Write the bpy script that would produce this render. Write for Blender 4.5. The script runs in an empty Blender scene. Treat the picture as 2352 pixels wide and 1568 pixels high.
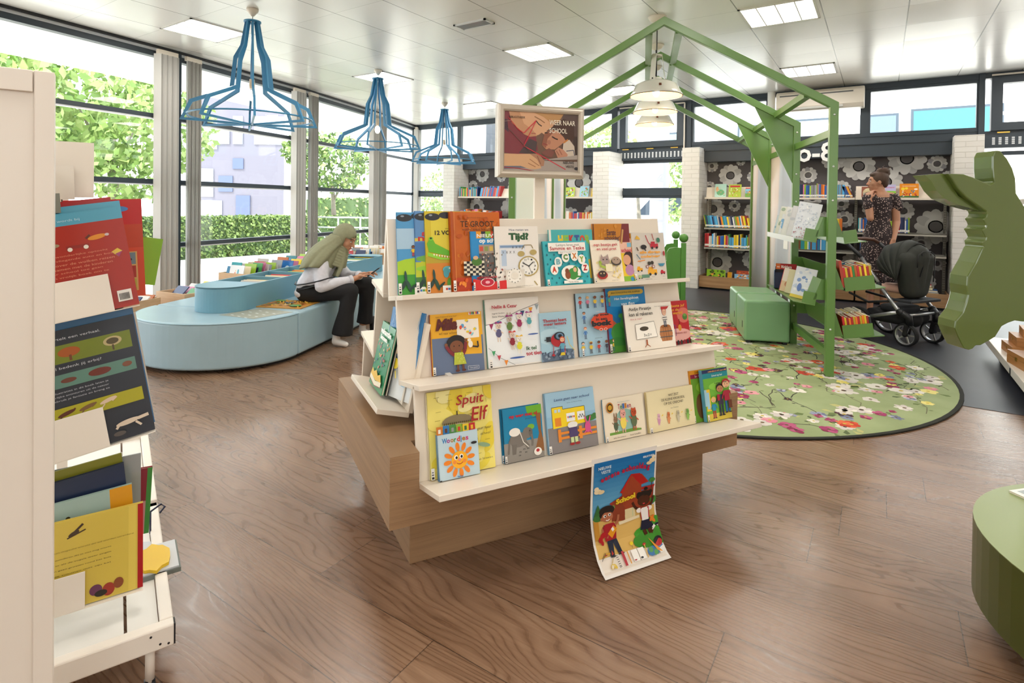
import bpy, math, random
from mathutils import Matrix, Vector
random.seed(7)
R_ = math.radians
sc = bpy.context.scene
COL = sc.collection
# ------------------------------------------------------------------ camera
cam = bpy.data.cameras.new('camera'); camo = bpy.data.objects.new('camera', cam); COL.objects.link(camo)
cx_ = Vector((0.82818254, 0.56032299, 0.01232154)); cd_ = Vector((0.01685593, -0.00292697, -0.99985364)); cf_ = Vector((-0.56020492, 0.82826903, -0.01186883))
camo.matrix_world = Matrix(((cx_.x, -cd_.x, -cf_.x, 0), (cx_.y, -cd_.y, -cf_.y, 0), (cx_.z, -cd_.z, -cf_.z, 1.25), (0, 0, 0, 1)))
cam.sensor_fit = 'HORIZONTAL'; cam.sensor_width = 36; cam.lens = 1294.396 / 2352 * 36
cam.shift_x = (1176 - 1147.06) / 2352; cam.shift_y = (484.65 - 784) / 2352
cam.clip_start = 0.05; cam.clip_end = 300
sc.camera = camo
# ------------------------------------------------------------------ world, sun, exposure
w = bpy.data.worlds.new('world'); sc.world = w; w.use_nodes = True
nt = w.node_tree; bg = nt.nodes['Background']
tc = nt.nodes.new('ShaderNodeTexCoord'); sp = nt.nodes.new('ShaderNodeSeparateXYZ'); rmp = nt.nodes.new('ShaderNodeValToRGB')
nt.links.new(tc.outputs['Generated'], sp.inputs[0]); nt.links.new(sp.outputs['Z'], rmp.inputs[0]); nt.links.new(rmp.outputs[0], bg.inputs[0])
rmp.color_ramp.elements[0].position = 0.0; rmp.color_ramp.elements[0].color = (0.95, 0.97, 1, 1)
rmp.color_ramp.elements[1].position = 0.9; rmp.color_ramp.elements[1].color = (0.78, 0.88, 1, 1)
bg.inputs[1].default_value = 5.0
sun = bpy.data.lights.new('sun', 'SUN'); suno = bpy.data.objects.new('sun', sun); COL.objects.link(suno)
sun.energy = 9.0; sun.angle = R_(1.0); sun.color = (1, 0.96, 0.88)
suno.rotation_euler = Vector((0.30, 0.62, -0.95)).to_track_quat('-Z', 'Y').to_euler()
sc.view_settings.view_transform = 'Standard'; sc.view_settings.look = 'None'
sc.view_settings.exposure = 0.05; sc.view_settings.gamma = 1; sc.view_settings.use_curve_mapping = False
sc.cycles.max_bounces = 8; sc.cycles.diffuse_bounces = 5; sc.cycles.glossy_bounces = 4; sc.cycles.transparent_max_bounces = 24
sc.cycles.caustics_reflective = False; sc.cycles.caustics_refractive = False; sc.cycles.sample_clamp_indirect = 6
LAMP_W = 20.0   # watts of each ceiling light

# ------------------------------------------------------------------ materials
def lin(c):
    if isinstance(c, str):
        c = c.lstrip('#'); c = tuple(int(c[i:i+2], 16) for i in (0, 2, 4))
    return tuple(((v / 255) / 12.92 if v / 255 <= 0.04045 else ((v / 255 + 0.055) / 1.055) ** 2.4) for v in c)
MATS = {}
def mat(col, rough=0.5, metal=0.0, spec=0.5, emit=0, key=None, coat=0):
    k = key or (col, rough, metal, spec, emit, coat)
    if k in MATS: return MATS[k]
    m = bpy.data.materials.new('mat_%s' % (col if isinstance(col, str) else 'c')); m.use_nodes = True
    b = m.node_tree.nodes['Principled BSDF']; L = lin(col)
    b.inputs['Base Color'].default_value = (*L, 1); b.inputs['Roughness'].default_value = rough; b.inputs['Metallic'].default_value = metal
    b.inputs['Specular IOR Level'].default_value = spec; b.inputs['Coat Weight'].default_value = coat
    if emit:
        b.inputs['Emission Color'].default_value = (*L, 1); b.inputs['Emission Strength'].default_value = emit
    m.diffuse_color = (*L, 1); MATS[k] = m
    return m
class NT:
    """small helper to wire nodes"""
    def __init__(s, name, rough=0.5):
        s.m = bpy.data.materials.new(name); s.m.use_nodes = True; s.t = s.m.node_tree; s.b = s.t.nodes['Principled BSDF']; s.b.inputs['Roughness'].default_value = rough
        s.tc = s.t.nodes.new('ShaderNodeTexCoord').outputs['Object']
    def n(s, typ, ins=None, **kw):
        nd = s.t.nodes.new('ShaderNode' + typ)
        for k, v in kw.items(): setattr(nd, k, v)
        for k, v in (ins or {}).items():
            if hasattr(v, 'is_linked') or hasattr(v, 'links'): s.t.links.new(v, nd.inputs[k])
            else: nd.inputs[k].default_value = v
        return nd
    def math(s, op, a, b=0.0, c=0.0): return s.n('Math', {0: a, 1: b, 2: c}, operation=op).outputs[0]
    def mix(s, f, a, b):
        nd = s.t.nodes.new('ShaderNodeMix'); nd.data_type = 'RGBA'
        for i, v in ((0, f), (6, a), (7, b)):
            if hasattr(v, 'links'): s.t.links.new(v, nd.inputs[i])
            else: nd.inputs[i].default_value = (*v, 1) if isinstance(v, tuple) and len(v) == 3 else v
        return nd.outputs[2]
    def ramp(s, f, stops):
        nd = s.t.nodes.new('ShaderNodeValToRGB'); s.t.links.new(f, nd.inputs[0]); e = nd.color_ramp.elements
        while len(e) < len(stops): e.new(0.5)
        for i, (p, c) in enumerate(stops): e[i].position = p; e[i].color = (*c, 1)
        return nd.outputs[0]
    def set(s, k, v):
        if hasattr(v, 'links'): s.t.links.new(v, s.b.inputs[k])
        else: s.b.inputs[k].default_value = v
    def bump(s, h, st=0.3, d=0.01):
        nd = s.n('Bump', {'Strength': st, 'Distance': d, 'Height': h}); s.t.links.new(nd.outputs[0], s.b.inputs['Normal'])

def wood_floor():
    q = NT('wood_floor', 0.36); sp = q.n('SeparateXYZ', {0: q.tc}); x, y = sp.outputs[0], sp.outputs[1]
    PW, PL = 0.256, 1.3
    row = q.math('FLOOR', q.math('DIVIDE', q.math('ADD', y, 20.0 + 0.02), PW))
    rr = q.n('TexWhiteNoise', {'W': row}, noise_dimensions='1D').outputs[0]
    xs = q.math('ADD', x, q.math('MULTIPLY', rr, 5.0))
    colm = q.math('FLOOR', q.math('DIVIDE', xs, PL))
    pid = q.n('TexWhiteNoise', {'Vector': q.n('CombineXYZ', {0: row, 1: colm, 2: 0.0}).outputs[0]}, noise_dimensions='3D')
    fy = q.math('FRACT', q.math('DIVIDE', q.math('ADD', y, 20.02), PW)); fx = q.math('FRACT', q.math('DIVIDE', xs, PL))
    ey = q.math('MINIMUM', fy, q.math('SUBTRACT', 1.0, fy)); ex = q.math('MULTIPLY', q.math('MINIMUM', fx, q.math('SUBTRACT', 1.0, fx)), PL / PW)
    e = q.math('MINIMUM', ey, ex); seam = q.math('LESS_THAN', e, 0.006)
    off = q.n('CombineXYZ', {0: q.math('MULTIPLY', pid.outputs[0], 37.0), 1: q.math('MULTIPLY', pid.outputs[0], 91.0), 2: 0.0}).outputs[0]
    v = q.n('VectorMath', {0: q.tc, 1: off}, operation='ADD').outputs[0]
    n1 = q.n('TexNoise', {'Vector': q.n('VectorMath', {0: v, 1: (0.75, 3.2, 1.0)}, operation='MULTIPLY').outputs[0], 'Scale': 1.0, 'Detail': 3.0, 'Roughness': 0.45, 'Distortion': 0.35}).outputs[0]
    rings = q.math('FRACT', q.math('ADD', q.math('MULTIPLY', y, 34.0), q.math('MULTIPLY', n1, 24.0)))
    rl = q.math('POWER', q.math('SUBTRACT', 1.0, q.math('ABSOLUTE', q.math('SUBTRACT', q.math('MULTIPLY', rings, 2.0), 1.0))), 0.32)
    fine = q.n('TexNoise', {'Vector': q.n('VectorMath', {0: v, 1: (5.0, 130.0, 1.0)}, operation='MULTIPLY').outputs[0], 'Scale': 1.0, 'Detail': 3.0, 'Roughness': 0.6}).outputs[0]
    soft = q.n('TexNoise', {'Vector': q.n('VectorMath', {0: v, 1: (0.8, 5.0, 1.0)}, operation='MULTIPLY').outputs[0], 'Scale': 1.0, 'Detail': 2.0}).outputs[0]
    g = q.math('ADD', q.math('MULTIPLY', rl, 0.24), q.math('ADD', q.math('MULTIPLY', fine, 0.42), q.math('MULTIPLY', soft, 0.42)))
    base = q.ramp(g, [(0.28, lin('4d3727')), (0.50, lin('745741')), (0.64, lin('8e6f57')), (0.84, lin('a88a70'))])
    tint = q.mix(q.math('MULTIPLY', pid.outputs[0], 0.30), base, lin('6f503a'))
    big = q.n('TexNoise', {'Vector': q.n('VectorMath', {0: v, 1: (0.8, 0.35, 1.0)}, operation='MULTIPLY').outputs[0], 'Scale': 1.0, 'Detail': 2.0}).outputs[0]
    knot = q.math('GREATER_THAN', big, 0.70)
    c = q.mix(q.math('MULTIPLY', knot, 0.35), tint, lin('3d2a1e')); c = q.mix(q.math('MULTIPLY', seam, 0.75), c, lin('2a1d15'))
    q.set('Base Color', c); q.set('Roughness', q.math('ADD', 0.22, q.math('MULTIPLY', rl, 0.09))); q.set('Specular IOR Level', 0.95)
    q.bump(q.math('SUBTRACT', g, q.math('MULTIPLY', seam, 0.8)), 0.16, 0.002)
    return q.m
def oak(name='oak', c0='a37f5a', c1='b8946c', c2='8a6847', sc_=(1.5, 1.5, 22)):
    q = NT(name, 0.45)
    v = q.n('VectorMath', {0: q.tc, 1: sc_}, operation='MULTIPLY').outputs[0]
    n1 = q.n('TexNoise', {'Vector': v, 'Scale': 1.0, 'Detail': 5.0, 'Roughness': 0.6, 'Distortion': 0.5}).outputs[0]
    n2 = q.n('TexNoise', {'Vector': q.n('VectorMath', {0: v, 1: (3, 3, 9)}, operation='MULTIPLY').outputs[0], 'Scale': 1.2, 'Detail': 3.0}).outputs[0]
    g = q.math('ADD', q.math('MULTIPLY', n1, 0.6), q.math('MULTIPLY', n2, 0.4))
    q.set('Base Color', q.ramp(g, [(0.3, lin(c2)), (0.5, lin(c0)), (0.7, lin(c1))])); q.bump(g, 0.15, 0.002)
    return q.m
def ceiling_mat():
    q = NT('ceiling_panels', 0.3); sp = q.n('SeparateXYZ', {0: q.tc}); P = 0.627
    ux = q.math('DIVIDE', q.math('ADD', sp.outputs[0], 0.455 + P * 40), P); uy = q.math('DIVIDE', q.math('ADD', sp.outputs[1], -5.946 + P * 40), 0.628)
    fx, fy = q.math('FRACT', ux), q.math('FRACT', uy)
    ex = q.math('MINIMUM', fx, q.math('SUBTRACT', 1.0, fx)); ey = q.math('MINIMUM', fy, q.math('SUBTRACT', 1.0, fy))
    s1 = q.math('LESS_THAN', ex, 0.0075); s2 = q.math('LESS_THAN', ey, 0.004)
    wn = q.n('TexWhiteNoise', {'Vector': q.n('CombineXYZ', {0: q.math('FLOOR', ux), 1: q.math('FLOOR', uy), 2: 0.0}).outputs[0]}, noise_dimensions='3D')
    c = q.mix(wn.outputs[0], lin('eceae6'), lin('f2f0ec')); c = q.mix(q.math('MULTIPLY', s1, 0.75), c, lin('55554f')); c = q.mix(q.math('MULTIPLY', s2, 0.45), c, lin('77756f'))
    q.set('Base Color', c); q.set('Metallic', 0.12); q.set('Roughness', 0.27); q.set('Specular IOR Level', 0.6)
    # panels are very slightly out of level with one another
    t = q.n('VectorMath', {0: wn.outputs[1], 1: (0.5, 0.5, 0.5)}, operation='SUBTRACT').outputs[0]
    t = q.n('VectorMath', {0: t, 1: (0.022, 0.022, 0.0)}, operation='MULTIPLY').outputs[0]
    geo = q.t.nodes.new('ShaderNodeNewGeometry').outputs['Normal']
    nn = q.n('VectorMath', {0: q.n('VectorMath', {0: geo, 1: t}, operation='ADD').outputs[0]}, operation='NORMALIZE').outputs[0]
    q.t.links.new(nn, q.b.inputs['Normal'])
    return q.m
def brick_mat():
    q = NT('white_painted_brick', 0.55)
    # bricks run round the pillar: along x on the front, along y on the sides
    geo = q.n('SeparateXYZ', {0: q.tc}); uv = q.n('CombineXYZ', {0: q.math('ADD', geo.outputs[0], geo.outputs[1]), 1: geo.outputs[2], 2: 0.0}).outputs[0]
    br = q.n('TexBrick', {'Vector': uv, 'Scale': 1.0, 'Mortar Size': 0.005, 'Mortar Smooth': 0.3, 'Brick Width': 0.21, 'Row Height': 0.065})
    br.inputs['Color1'].default_value = (*lin('e9e7e2'), 1); br.inputs['Color2'].default_value = (*lin('e4e1db'), 1); br.inputs['Mortar'].default_value = (*lin('d5d2cb'), 1)
    q.set('Base Color', br.outputs[0]); q.bump(q.math('SUBTRACT', 1.0, br.outputs[1]), 0.5, 0.004)
    return q.m
def speckle_dress():
    q = NT('speckled_cloth', 0.8)
    vo = q.n('TexVoronoi', {'Vector': q.tc, 'Scale': 62.0, 'Randomness': 1.0}, feature='F1')
    m = q.math('LESS_THAN', vo.outputs[0], 0.32); pick = q.math('GREATER_THAN', q.n('SeparateColor', {0: vo.outputs[1]}).outputs[0], 0.35)
    c = q.mix(q.math('MULTIPLY', m, pick), lin('2e2224'), lin('d9bfb5')); q.set('Base Color', c); return q.m
def glass_mat():
    m = bpy.data.materials.new('window_glass'); m.use_nodes = True; t = m.node_tree; t.nodes.clear()
    o = t.nodes.new('ShaderNodeOutputMaterial'); mx = t.nodes.new('ShaderNodeMixShader'); tr = t.nodes.new('ShaderNodeBsdfTransparent'); gl = t.nodes.new('ShaderNodeBsdfGlossy'); lw = t.nodes.new('ShaderNodeLayerWeight'); pw = t.nodes.new('ShaderNodeMath'); pw.operation = 'POWER'; pw.inputs[1].default_value = 4.0; fr = t.nodes.new('ShaderNodeMath'); fr.operation = 'MULTIPLY_ADD'; fr.inputs[1].default_value = 0.35; fr.inputs[2].default_value = 0.02
    lw.inputs[0].default_value = 0.5; t.links.new(lw.outputs['Facing'], pw.inputs[0]); t.links.new(pw.outputs[0], fr.inputs[0]); gl.inputs['Roughness'].default_value = 0.02; tr.inputs[0].default_value = (0.97, 0.985, 0.98, 1)
    t.links.new(fr.outputs[0], mx.inputs[0]); t.links.new(tr.outputs[0], mx.inputs[1]); t.links.new(gl.outputs[0], mx.inputs[2]); t.links.new(mx.outputs[0], o.inputs[0])
    return m
def leather(name, col, rough=0.35):
    q = NT(name, rough); n1 = q.n('TexNoise', {'Vector': q.tc, 'Scale': 5.0, 'Detail': 4.0}).outputs[0]
    L = lin(col); q.set('Base Color', q.mix(n1, tuple(v * 0.92 for v in L), tuple(min(1, v * 1.08) for v in L))); q.bump(n1, 0.12, 0.01); q.set('Specular IOR Level', 0.5)
    return q.m
def cloth(name, col, sc_=60, rough=0.85):
    q = NT(name, rough); n1 = q.n('TexNoise', {'Vector': q.tc, 'Scale': float(sc_), 'Detail': 3.0}).outputs[0]
    n2 = q.n('TexNoise', {'Vector': q.tc, 'Scale': 7.0, 'Detail': 2.0}).outputs[0]
    L = lin(col); q.set('Base Color', q.mix(n1, tuple(v * 0.85 for v in L), tuple(min(1, v * 1.12) for v in L))); q.bump(n2, 0.35, 0.02)
    return q.m
def soft_print():
    """blurred photograph of pinkish curtains over blue-grey, as printed on the panels"""
    q = NT('curtain_print', 0.35); sp = q.n('SeparateXYZ', {0: q.tc})
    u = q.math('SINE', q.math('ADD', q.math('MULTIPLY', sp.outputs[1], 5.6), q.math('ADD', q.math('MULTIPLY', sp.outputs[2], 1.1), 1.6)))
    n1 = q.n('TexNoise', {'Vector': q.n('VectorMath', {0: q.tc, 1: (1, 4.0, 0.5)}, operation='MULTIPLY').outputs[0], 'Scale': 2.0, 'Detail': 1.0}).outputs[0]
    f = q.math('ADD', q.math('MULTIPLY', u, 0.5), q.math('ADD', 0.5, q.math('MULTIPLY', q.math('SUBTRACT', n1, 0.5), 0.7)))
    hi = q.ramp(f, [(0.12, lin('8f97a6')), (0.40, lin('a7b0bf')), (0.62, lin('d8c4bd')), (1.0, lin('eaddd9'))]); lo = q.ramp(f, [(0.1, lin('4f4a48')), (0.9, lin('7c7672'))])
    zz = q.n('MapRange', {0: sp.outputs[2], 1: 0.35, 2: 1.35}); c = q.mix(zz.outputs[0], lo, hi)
    q.set('Base Color', c); return q.m

M_WHITE = mat('e6dccd', 0.38); M_WHITE2 = mat('e6e2da', 0.5); M_FRAME = mat('2f3a44', 0.45); M_FRAME2 = mat('3b4854', 0.5)
M_GREEN = mat('5d843f', 0.32, spec=0.6); M_GREEN2 = mat('8fa85c', 0.3); M_BLUE = mat('3d83ad', 0.4); M_BLK = mat('15161a', 0.45); M_RUB = mat('1c1d20', 0.8)
M_STEEL = mat('b9bcbf', 0.28, 0.85); M_SHELF = mat('b5b1a6', 0.4, 0.2); M_PAGES = mat('e8dfc8', 0.8); M_WLAB = mat('eceae4', 0.6)
M_GLASS = glass_mat(); M_OAK = oak(); M_OAKL = oak('light_birch', 'd0ab83', 'ddbc96', 'bd9670', (2, 2, 14)); M_BRICK = brick_mat()
M_LEAFA = mat('6d8a44', 0.6); M_LEAFB = mat('96ab66', 0.6); M_LEAFC = mat('4a6236', 0.6); M_BARK = mat('857d70', 0.9)
# ------------------------------------------------------------------ mesh builder
class MB:
    def __init__(s): s.v = []; s.f = []; s.mi = []; s.ms = []; s.cur = 0; s.X = Matrix.Identity(4); s.sm = []; s.smooth = False
    def use(s, m):
        if m not in s.ms: s.ms.append(m)
        s.cur = s.ms.index(m); return s
    def add(s, vs, fs):
        o = len(s.v); s.v += [tuple(s.X @ Vector(v)) for v in vs]
        for f in fs: s.f.append(tuple(o + i for i in f)); s.mi.append(s.cur); s.sm.append(s.smooth)
        return s
    def box(s, x0, y0, z0, x1, y1, z1):
        return s.add([(x0, y0, z0), (x1, y0, z0), (x1, y1, z0), (x0, y1, z0), (x0, y0, z1), (x1, y0, z1), (x1, y1, z1), (x0, y1, z1)],
                     [(0, 3, 2, 1), (4, 5, 6, 7), (0, 1, 5, 4), (1, 2, 6, 5), (2, 3, 7, 6), (3, 0, 4, 7)])
    def ob(s, c, hx, hy, hz, M=None):
        """box of half sizes about c, turned by M"""
        X = s.X; s.X = X @ Matrix.Translation(c) @ (M or Matrix.Identity(4)); s.box(-hx, -hy, -hz, hx, hy, hz); s.X = X; return s
    def prism(s, pts, a, b, ax='z'):
        """polygon extruded from a to b along an axis; pts give the two other axes in order"""
        def P(p, t): return (p[0], p[1], t) if ax == 'z' else ((t, p[0], p[1]) if ax == 'x' else (p[0], t, p[1]))
        n = len(pts); s.add([P(p, a) for p in pts] + [P(p, b) for p in pts], [tuple(range(n))[::-1], tuple(range(n, 2 * n))] + [(i, (i + 1) % n, n + (i + 1) % n, n + i) for i in range(n)])
        return s
    def bar(s, p0, p1, w, h=None, up=(0, 0, 1)):
        """rectangular bar between two points"""
        p0, p1 = Vector(p0), Vector(p1); d = (p1 - p0).normalized(); u = Vector(up)
        if abs(d.dot(u)) > 0.98: u = Vector((0, 1, 0))
        x = d.cross(u).normalized() * w / 2; y = x.cross(d).normalized() * (h or w) / 2
        return s.add([p0 - x - y, p0 + x - y, p0 + x + y, p0 - x + y, p1 - x - y, p1 + x - y, p1 + x + y, p1 - x + y], [(0, 3, 2, 1), (4, 5, 6, 7), (0, 1, 5, 4), (1, 2, 6, 5), (2, 3, 7, 6), (3, 0, 4, 7)])
    def tube(s, pts, r, n=8, cap=True):
        pts = [Vector(p) for p in pts]; rs = r if isinstance(r, (list, tuple)) else [r] * len(pts); vs = []; fs = []; u = None
        for i, p in enumerate(pts):
            d = (pts[min(i + 1, len(pts) - 1)] - pts[max(i - 1, 0)]).normalized()
            if u is None: u = d.orthogonal().normalized()
            else: u = (u - d * u.dot(d)).normalized()
            w_ = d.cross(u)
            for k in range(n):
                a = 2 * math.pi * k / n; vs.append(p + (u * math.cos(a) + w_ * math.sin(a)) * rs[i])
        for i in range(len(pts) - 1):
            for k in range(n): fs.append((i * n + k, i * n + (k + 1) % n, (i + 1) * n + (k + 1) % n, (i + 1) * n + k))
        if cap: fs.append(tuple(range(n))[::-1]); fs.append(tuple(range((len(pts) - 1) * n, len(pts) * n)))
        sm = s.smooth; s.smooth = True; s.add(vs, fs); s.smooth = sm; return s
    def lathe(s, prof, n=24, c=(0, 0, 0)):
        vs = []; fs = []
        for (r, z) in prof:
            for k in range(n): a = 2 * math.pi * k / n; vs.append((c[0] + r * math.cos(a), c[1] + r * math.sin(a), c[2] + z))
        for i in range(len(prof) - 1):
            for k in range(n): fs.append((i * n + k, i * n + (k + 1) % n, (i + 1) * n + (k + 1) % n, (i + 1) * n + k))
        sm = s.smooth; s.smooth = True; s.add(vs, fs); s.smooth = sm; return s
    def ball(s, c, rx, ry=None, rz=None, n=14, m=9):
        ry = ry or rx; rz = rz or rx; vs = [(c[0], c[1], c[2] - rz)]; fs = []
        for i in range(1, m):
            t = math.pi * i / m - math.pi / 2
            for k in range(n): a = 2 * math.pi * k / n; vs.append((c[0] + rx * math.cos(t) * math.cos(a), c[1] + ry * math.cos(t) * math.sin(a), c[2] + rz * math.sin(t)))
        vs.append((c[0], c[1], c[2] + rz)); L = len(vs) - 1
        for k in range(n):
            fs.append((0, 1 + (k + 1) % n, 1 + k)); fs.append((L, L - n + k, L - n + (k + 1) % n))
            for i in range(m - 2): fs.append((1 + i * n + k, 1 + i * n + (k + 1) % n, 1 + (i + 1) * n + (k + 1) % n, 1 + (i + 1) * n + k))
        sm = s.smooth; s.smooth = True; s.add(vs, fs); s.smooth = sm; return s
    def build(s, name, m=None, parent=None, bevel=0, seg=2, loc=None, rz=0):
        me = bpy.data.meshes.new(name); me.from_pydata(s.v, [], s.f)
        if m is not None and not s.ms: s.ms = [m]
        for x in s.ms: me.materials.append(x)
        me.polygons.foreach_set('material_index', s.mi); me.polygons.foreach_set('use_smooth', s.sm); me.update()
        o = bpy.data.objects.new(name, me); COL.objects.link(o)
        if parent is not None: o.parent = parent
        if loc is not None: o.location = loc
        if rz: o.rotation_euler.z = rz
        if bevel:
            b = o.modifiers.new('bevel', 'BEVEL'); b.width = bevel; b.segments = seg; b.limit_method = 'ANGLE'; b.angle_limit = R_(40)
        return o
def tag(o, label=None, cat=None, group=None, kind=None):
    if label: o['label'] = label
    if cat: o['category'] = cat
    if group: o['group'] = group
    if kind: o['kind'] = kind
    return o
def thing(name, label, cat, loc=(0, 0, 0), rz=0, group=None, M=None):
    o = bpy.data.objects.new(name, None); COL.objects.link(o); o.empty_display_size = 0.1
    if M is not None: o.matrix_world = M
    else: o.location = loc; o.rotation_euler.z = rz
    return tag(o, label, cat, group)
def struct(o): o['kind'] = 'structure'; return o
def Mz(loc, deg): return Matrix.Translation(loc) @ Matrix.Rotation(R_(deg), 4, 'Z')
TXT = {}
def text_geo(body, bold=0.0, shear=0.0, res=2):
    """outline letters as flat faces: (verts, faces, width, height), lower left at 0"""
    k = (body, bold, shear)
    if k in TXT: return TXT[k]
    cu = bpy.data.curves.new('t', 'FONT'); cu.body = body; cu.size = 1; cu.offset = bold; cu.shear = shear; cu.resolution_u = res; cu.space_line = 0.85
    o = bpy.data.objects.new('t', cu); me = bpy.data.meshes.new_from_object(o)
    vs = [tuple(v.co) for v in me.vertices]; fs = [tuple(p.vertices) for p in me.polygons]
    bpy.data.objects.remove(o); bpy.data.curves.remove(cu); bpy.data.meshes.remove(me)
    if not vs: vs = [(0, 0, 0), (1, 0, 0), (0, 1, 0)]; fs = []
    x0 = min(v[0] for v in vs); y0 = min(v[1] for v in vs); x1 = max(v[0] for v in vs); y1 = max(v[1] for v in vs)
    TXT[k] = ([(v[0] - x0, v[1] - y0) for v in vs], fs, x1 - x0, y1 - y0); return TXT[k]
def art(mb, W, H, items, P=None, lay=0.00018, l0=1, rough=0.3):
    """flat print. items in 0..1 of a W x H sheet (x right, y up); P maps (x, y, lift) to a point. default: sheet in the XZ plane facing -Y"""
    P = P or (lambda x, y, d: (x, -d, y)); L = l0
    def put(pts, fs, col):
        if len(fs) == 1:   # trim to the sheet
            for ax, lim, sg in ((0, 0, 1), (0, W, -1), (1, 0, 1), (1, H, -1)):
                out = []
                for i in range(len(pts)):
                    p, r = pts[i - 1], pts[i]; ip, ir = (p[ax] - lim) * sg >= 0, (r[ax] - lim) * sg >= 0
                    if ip != ir: t = (lim - p[ax]) / (r[ax] - p[ax]); out.append((p[0] + (r[0] - p[0]) * t, p[1] + (r[1] - p[1]) * t))
                    if ir: out.append(r)
                pts = out
                if len(pts) < 3: return
            fs = [tuple(range(len(pts)))]
        mb.use(mat(col, rough)); mb.add([P(x, y, L * lay) for x, y in pts], fs)
    for it in items:
        k = it[0]
        if k == 'r': _, x0, y0, x1, y1, c = it; put([(x0 * W, y0 * H), (x1 * W, y0 * H), (x1 * W, y1 * H), (x0 * W, y1 * H)], [(0, 1, 2, 3)], c)
        elif k == 'e':
            x, y, rx, ry, c = it[1:6]; n = 18; rot = it[6] if len(it) > 6 else 0; ca, sa = math.cos(R_(rot)), math.sin(R_(rot))
            put([(x * W + (rx * W * math.cos(a) * ca - ry * W * math.sin(a) * sa), y * H + (rx * W * math.cos(a) * sa + ry * W * math.sin(a) * ca)) for a in [2 * math.pi * i / n for i in range(n)]], [tuple(range(n))], c)
        elif k == 'p': put([(x * W, y * H) for x, y in it[1]], [tuple(range(len(it[1])))], it[2])
        elif k == 'l':
            pts, wd, c = it[1], it[2] * W / 2, it[3]
            for a, b in zip(pts, pts[1:]):
                ax, ay, bx, by = a[0] * W, a[1] * H, b[0] * W, b[1] * H; d = math.hypot(bx - ax, by - ay) or 1; nx, ny = -(by - ay) / d * wd, (bx - ax) / d * wd
                put([(ax + nx, ay + ny), (ax - nx, ay - ny), (bx - nx, by - ny), (bx + nx, by + ny)], [(0, 1, 2, 3)], c)
        elif k == 't':   # ('t', body, x, y, width, height, colour, [bold], [shear], [rot]) box in sheet fractions, lower left at x, y
            body, x, y, tw, th, c = it[1:7]; bold = it[7] if len(it) > 7 else 0.0; sh = it[8] if len(it) > 8 else 0.0; rot = it[9] if len(it) > 9 else 0
            vs, fs, gw, gh = text_geo(body, bold, sh); sx, sy = tw * W / gw, th * H / gh; ca, sa = math.cos(R_(rot)), math.sin(R_(rot))
            put([(x * W + vx * sx * ca - vy * sy * sa, y * H + vx * sx * sa + vy * sy * ca) for vx, vy in vs], fs, c)
        L += 1
    return mb
# ------------------------------------------------------------------ the room
FM = [(-6.25, -3.12), (-6.36, -0.96), (-6.58, 1.21), (-6.923, 3.362), (-7.437, 5.488), (-8.074, 7.605), (-8.802, 9.576)]
OUTL = FM + [(6.0, 9.576), (6.0, -3.12)]
q = MB().use(wood_floor()); q.prism(OUTL[::-1], -0.1, 0.0); struct(q.build('floor'))
q = NT('dark_vinyl', 0.42); n1 = q.n('TexNoise', {'Vector': q.tc, 'Scale': 1.6, 'Detail': 5.0}).outputs[0]
q.set('Base Color', q.ramp(n1, [(0.3, lin('23252d')), (0.7, lin('33363f'))])); VIN = q.m
mb = MB().use(VIN); mb.prism([(-3.6, 4.62), (6.0, 4.66), (6.0, 9.5), (-5.2, 9.5), (-5.2, 7.2), (-3.6, 6.2)], 0.0005, 0.0025); struct(mb.build('floor_dark_vinyl'))
CM = ceiling_mat(); mb = MB().use(CM); mb.prism(OUTL[::-1], 3.0, 3.06); struct(mb.build('ceiling'))
mb = MB().use(mat('f0eee9', 0.6)); mb.prism([(x - 2.0, y) for x, y in FM][::-1] + [(x - 0.08, y) for x, y in FM], 2.99, 3.05); struct(mb.build('trim_1'))
mb = MB().use(mat('e8e4dc', 0.7)); mb.box(6.0, -3.2, 0, 6.1, 9.6, 3); struct(mb.build('wall_right'))
mb = MB().use(mat('e8e4dc', 0.7))
for a, b, c, d in ((-6.2, 6, 0, .9), (-6.2, 6, 2.8, 3), (-6.2, 2.5, .9, 2.8), (5.7, 6, .9, 2.8)): mb.box(a, -3.22, c, b, -3.12, d)
struct(mb.build('wall_rear'))
for n_, (a, b) in enumerate(((2.5, 5.7),)):
    mb = MB().use(M_FRAME)
    for x in (a, (a + b) / 2 - .03, b - .06): mb.box(x, -3.2, .9, x + .06, -3.14, 2.8)
    mb.box(a, -3.2, .9, b, -3.14, .96); mb.box(a, -3.2, 2.74, b, -3.14, 2.8)
    f = struct(mb.build('window_%d' % (20 + n_))); p = MB().box(a + .05, -3.175, .95, b - .05, -3.17, 2.75).build('window_pane', M_GLASS, f)
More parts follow.
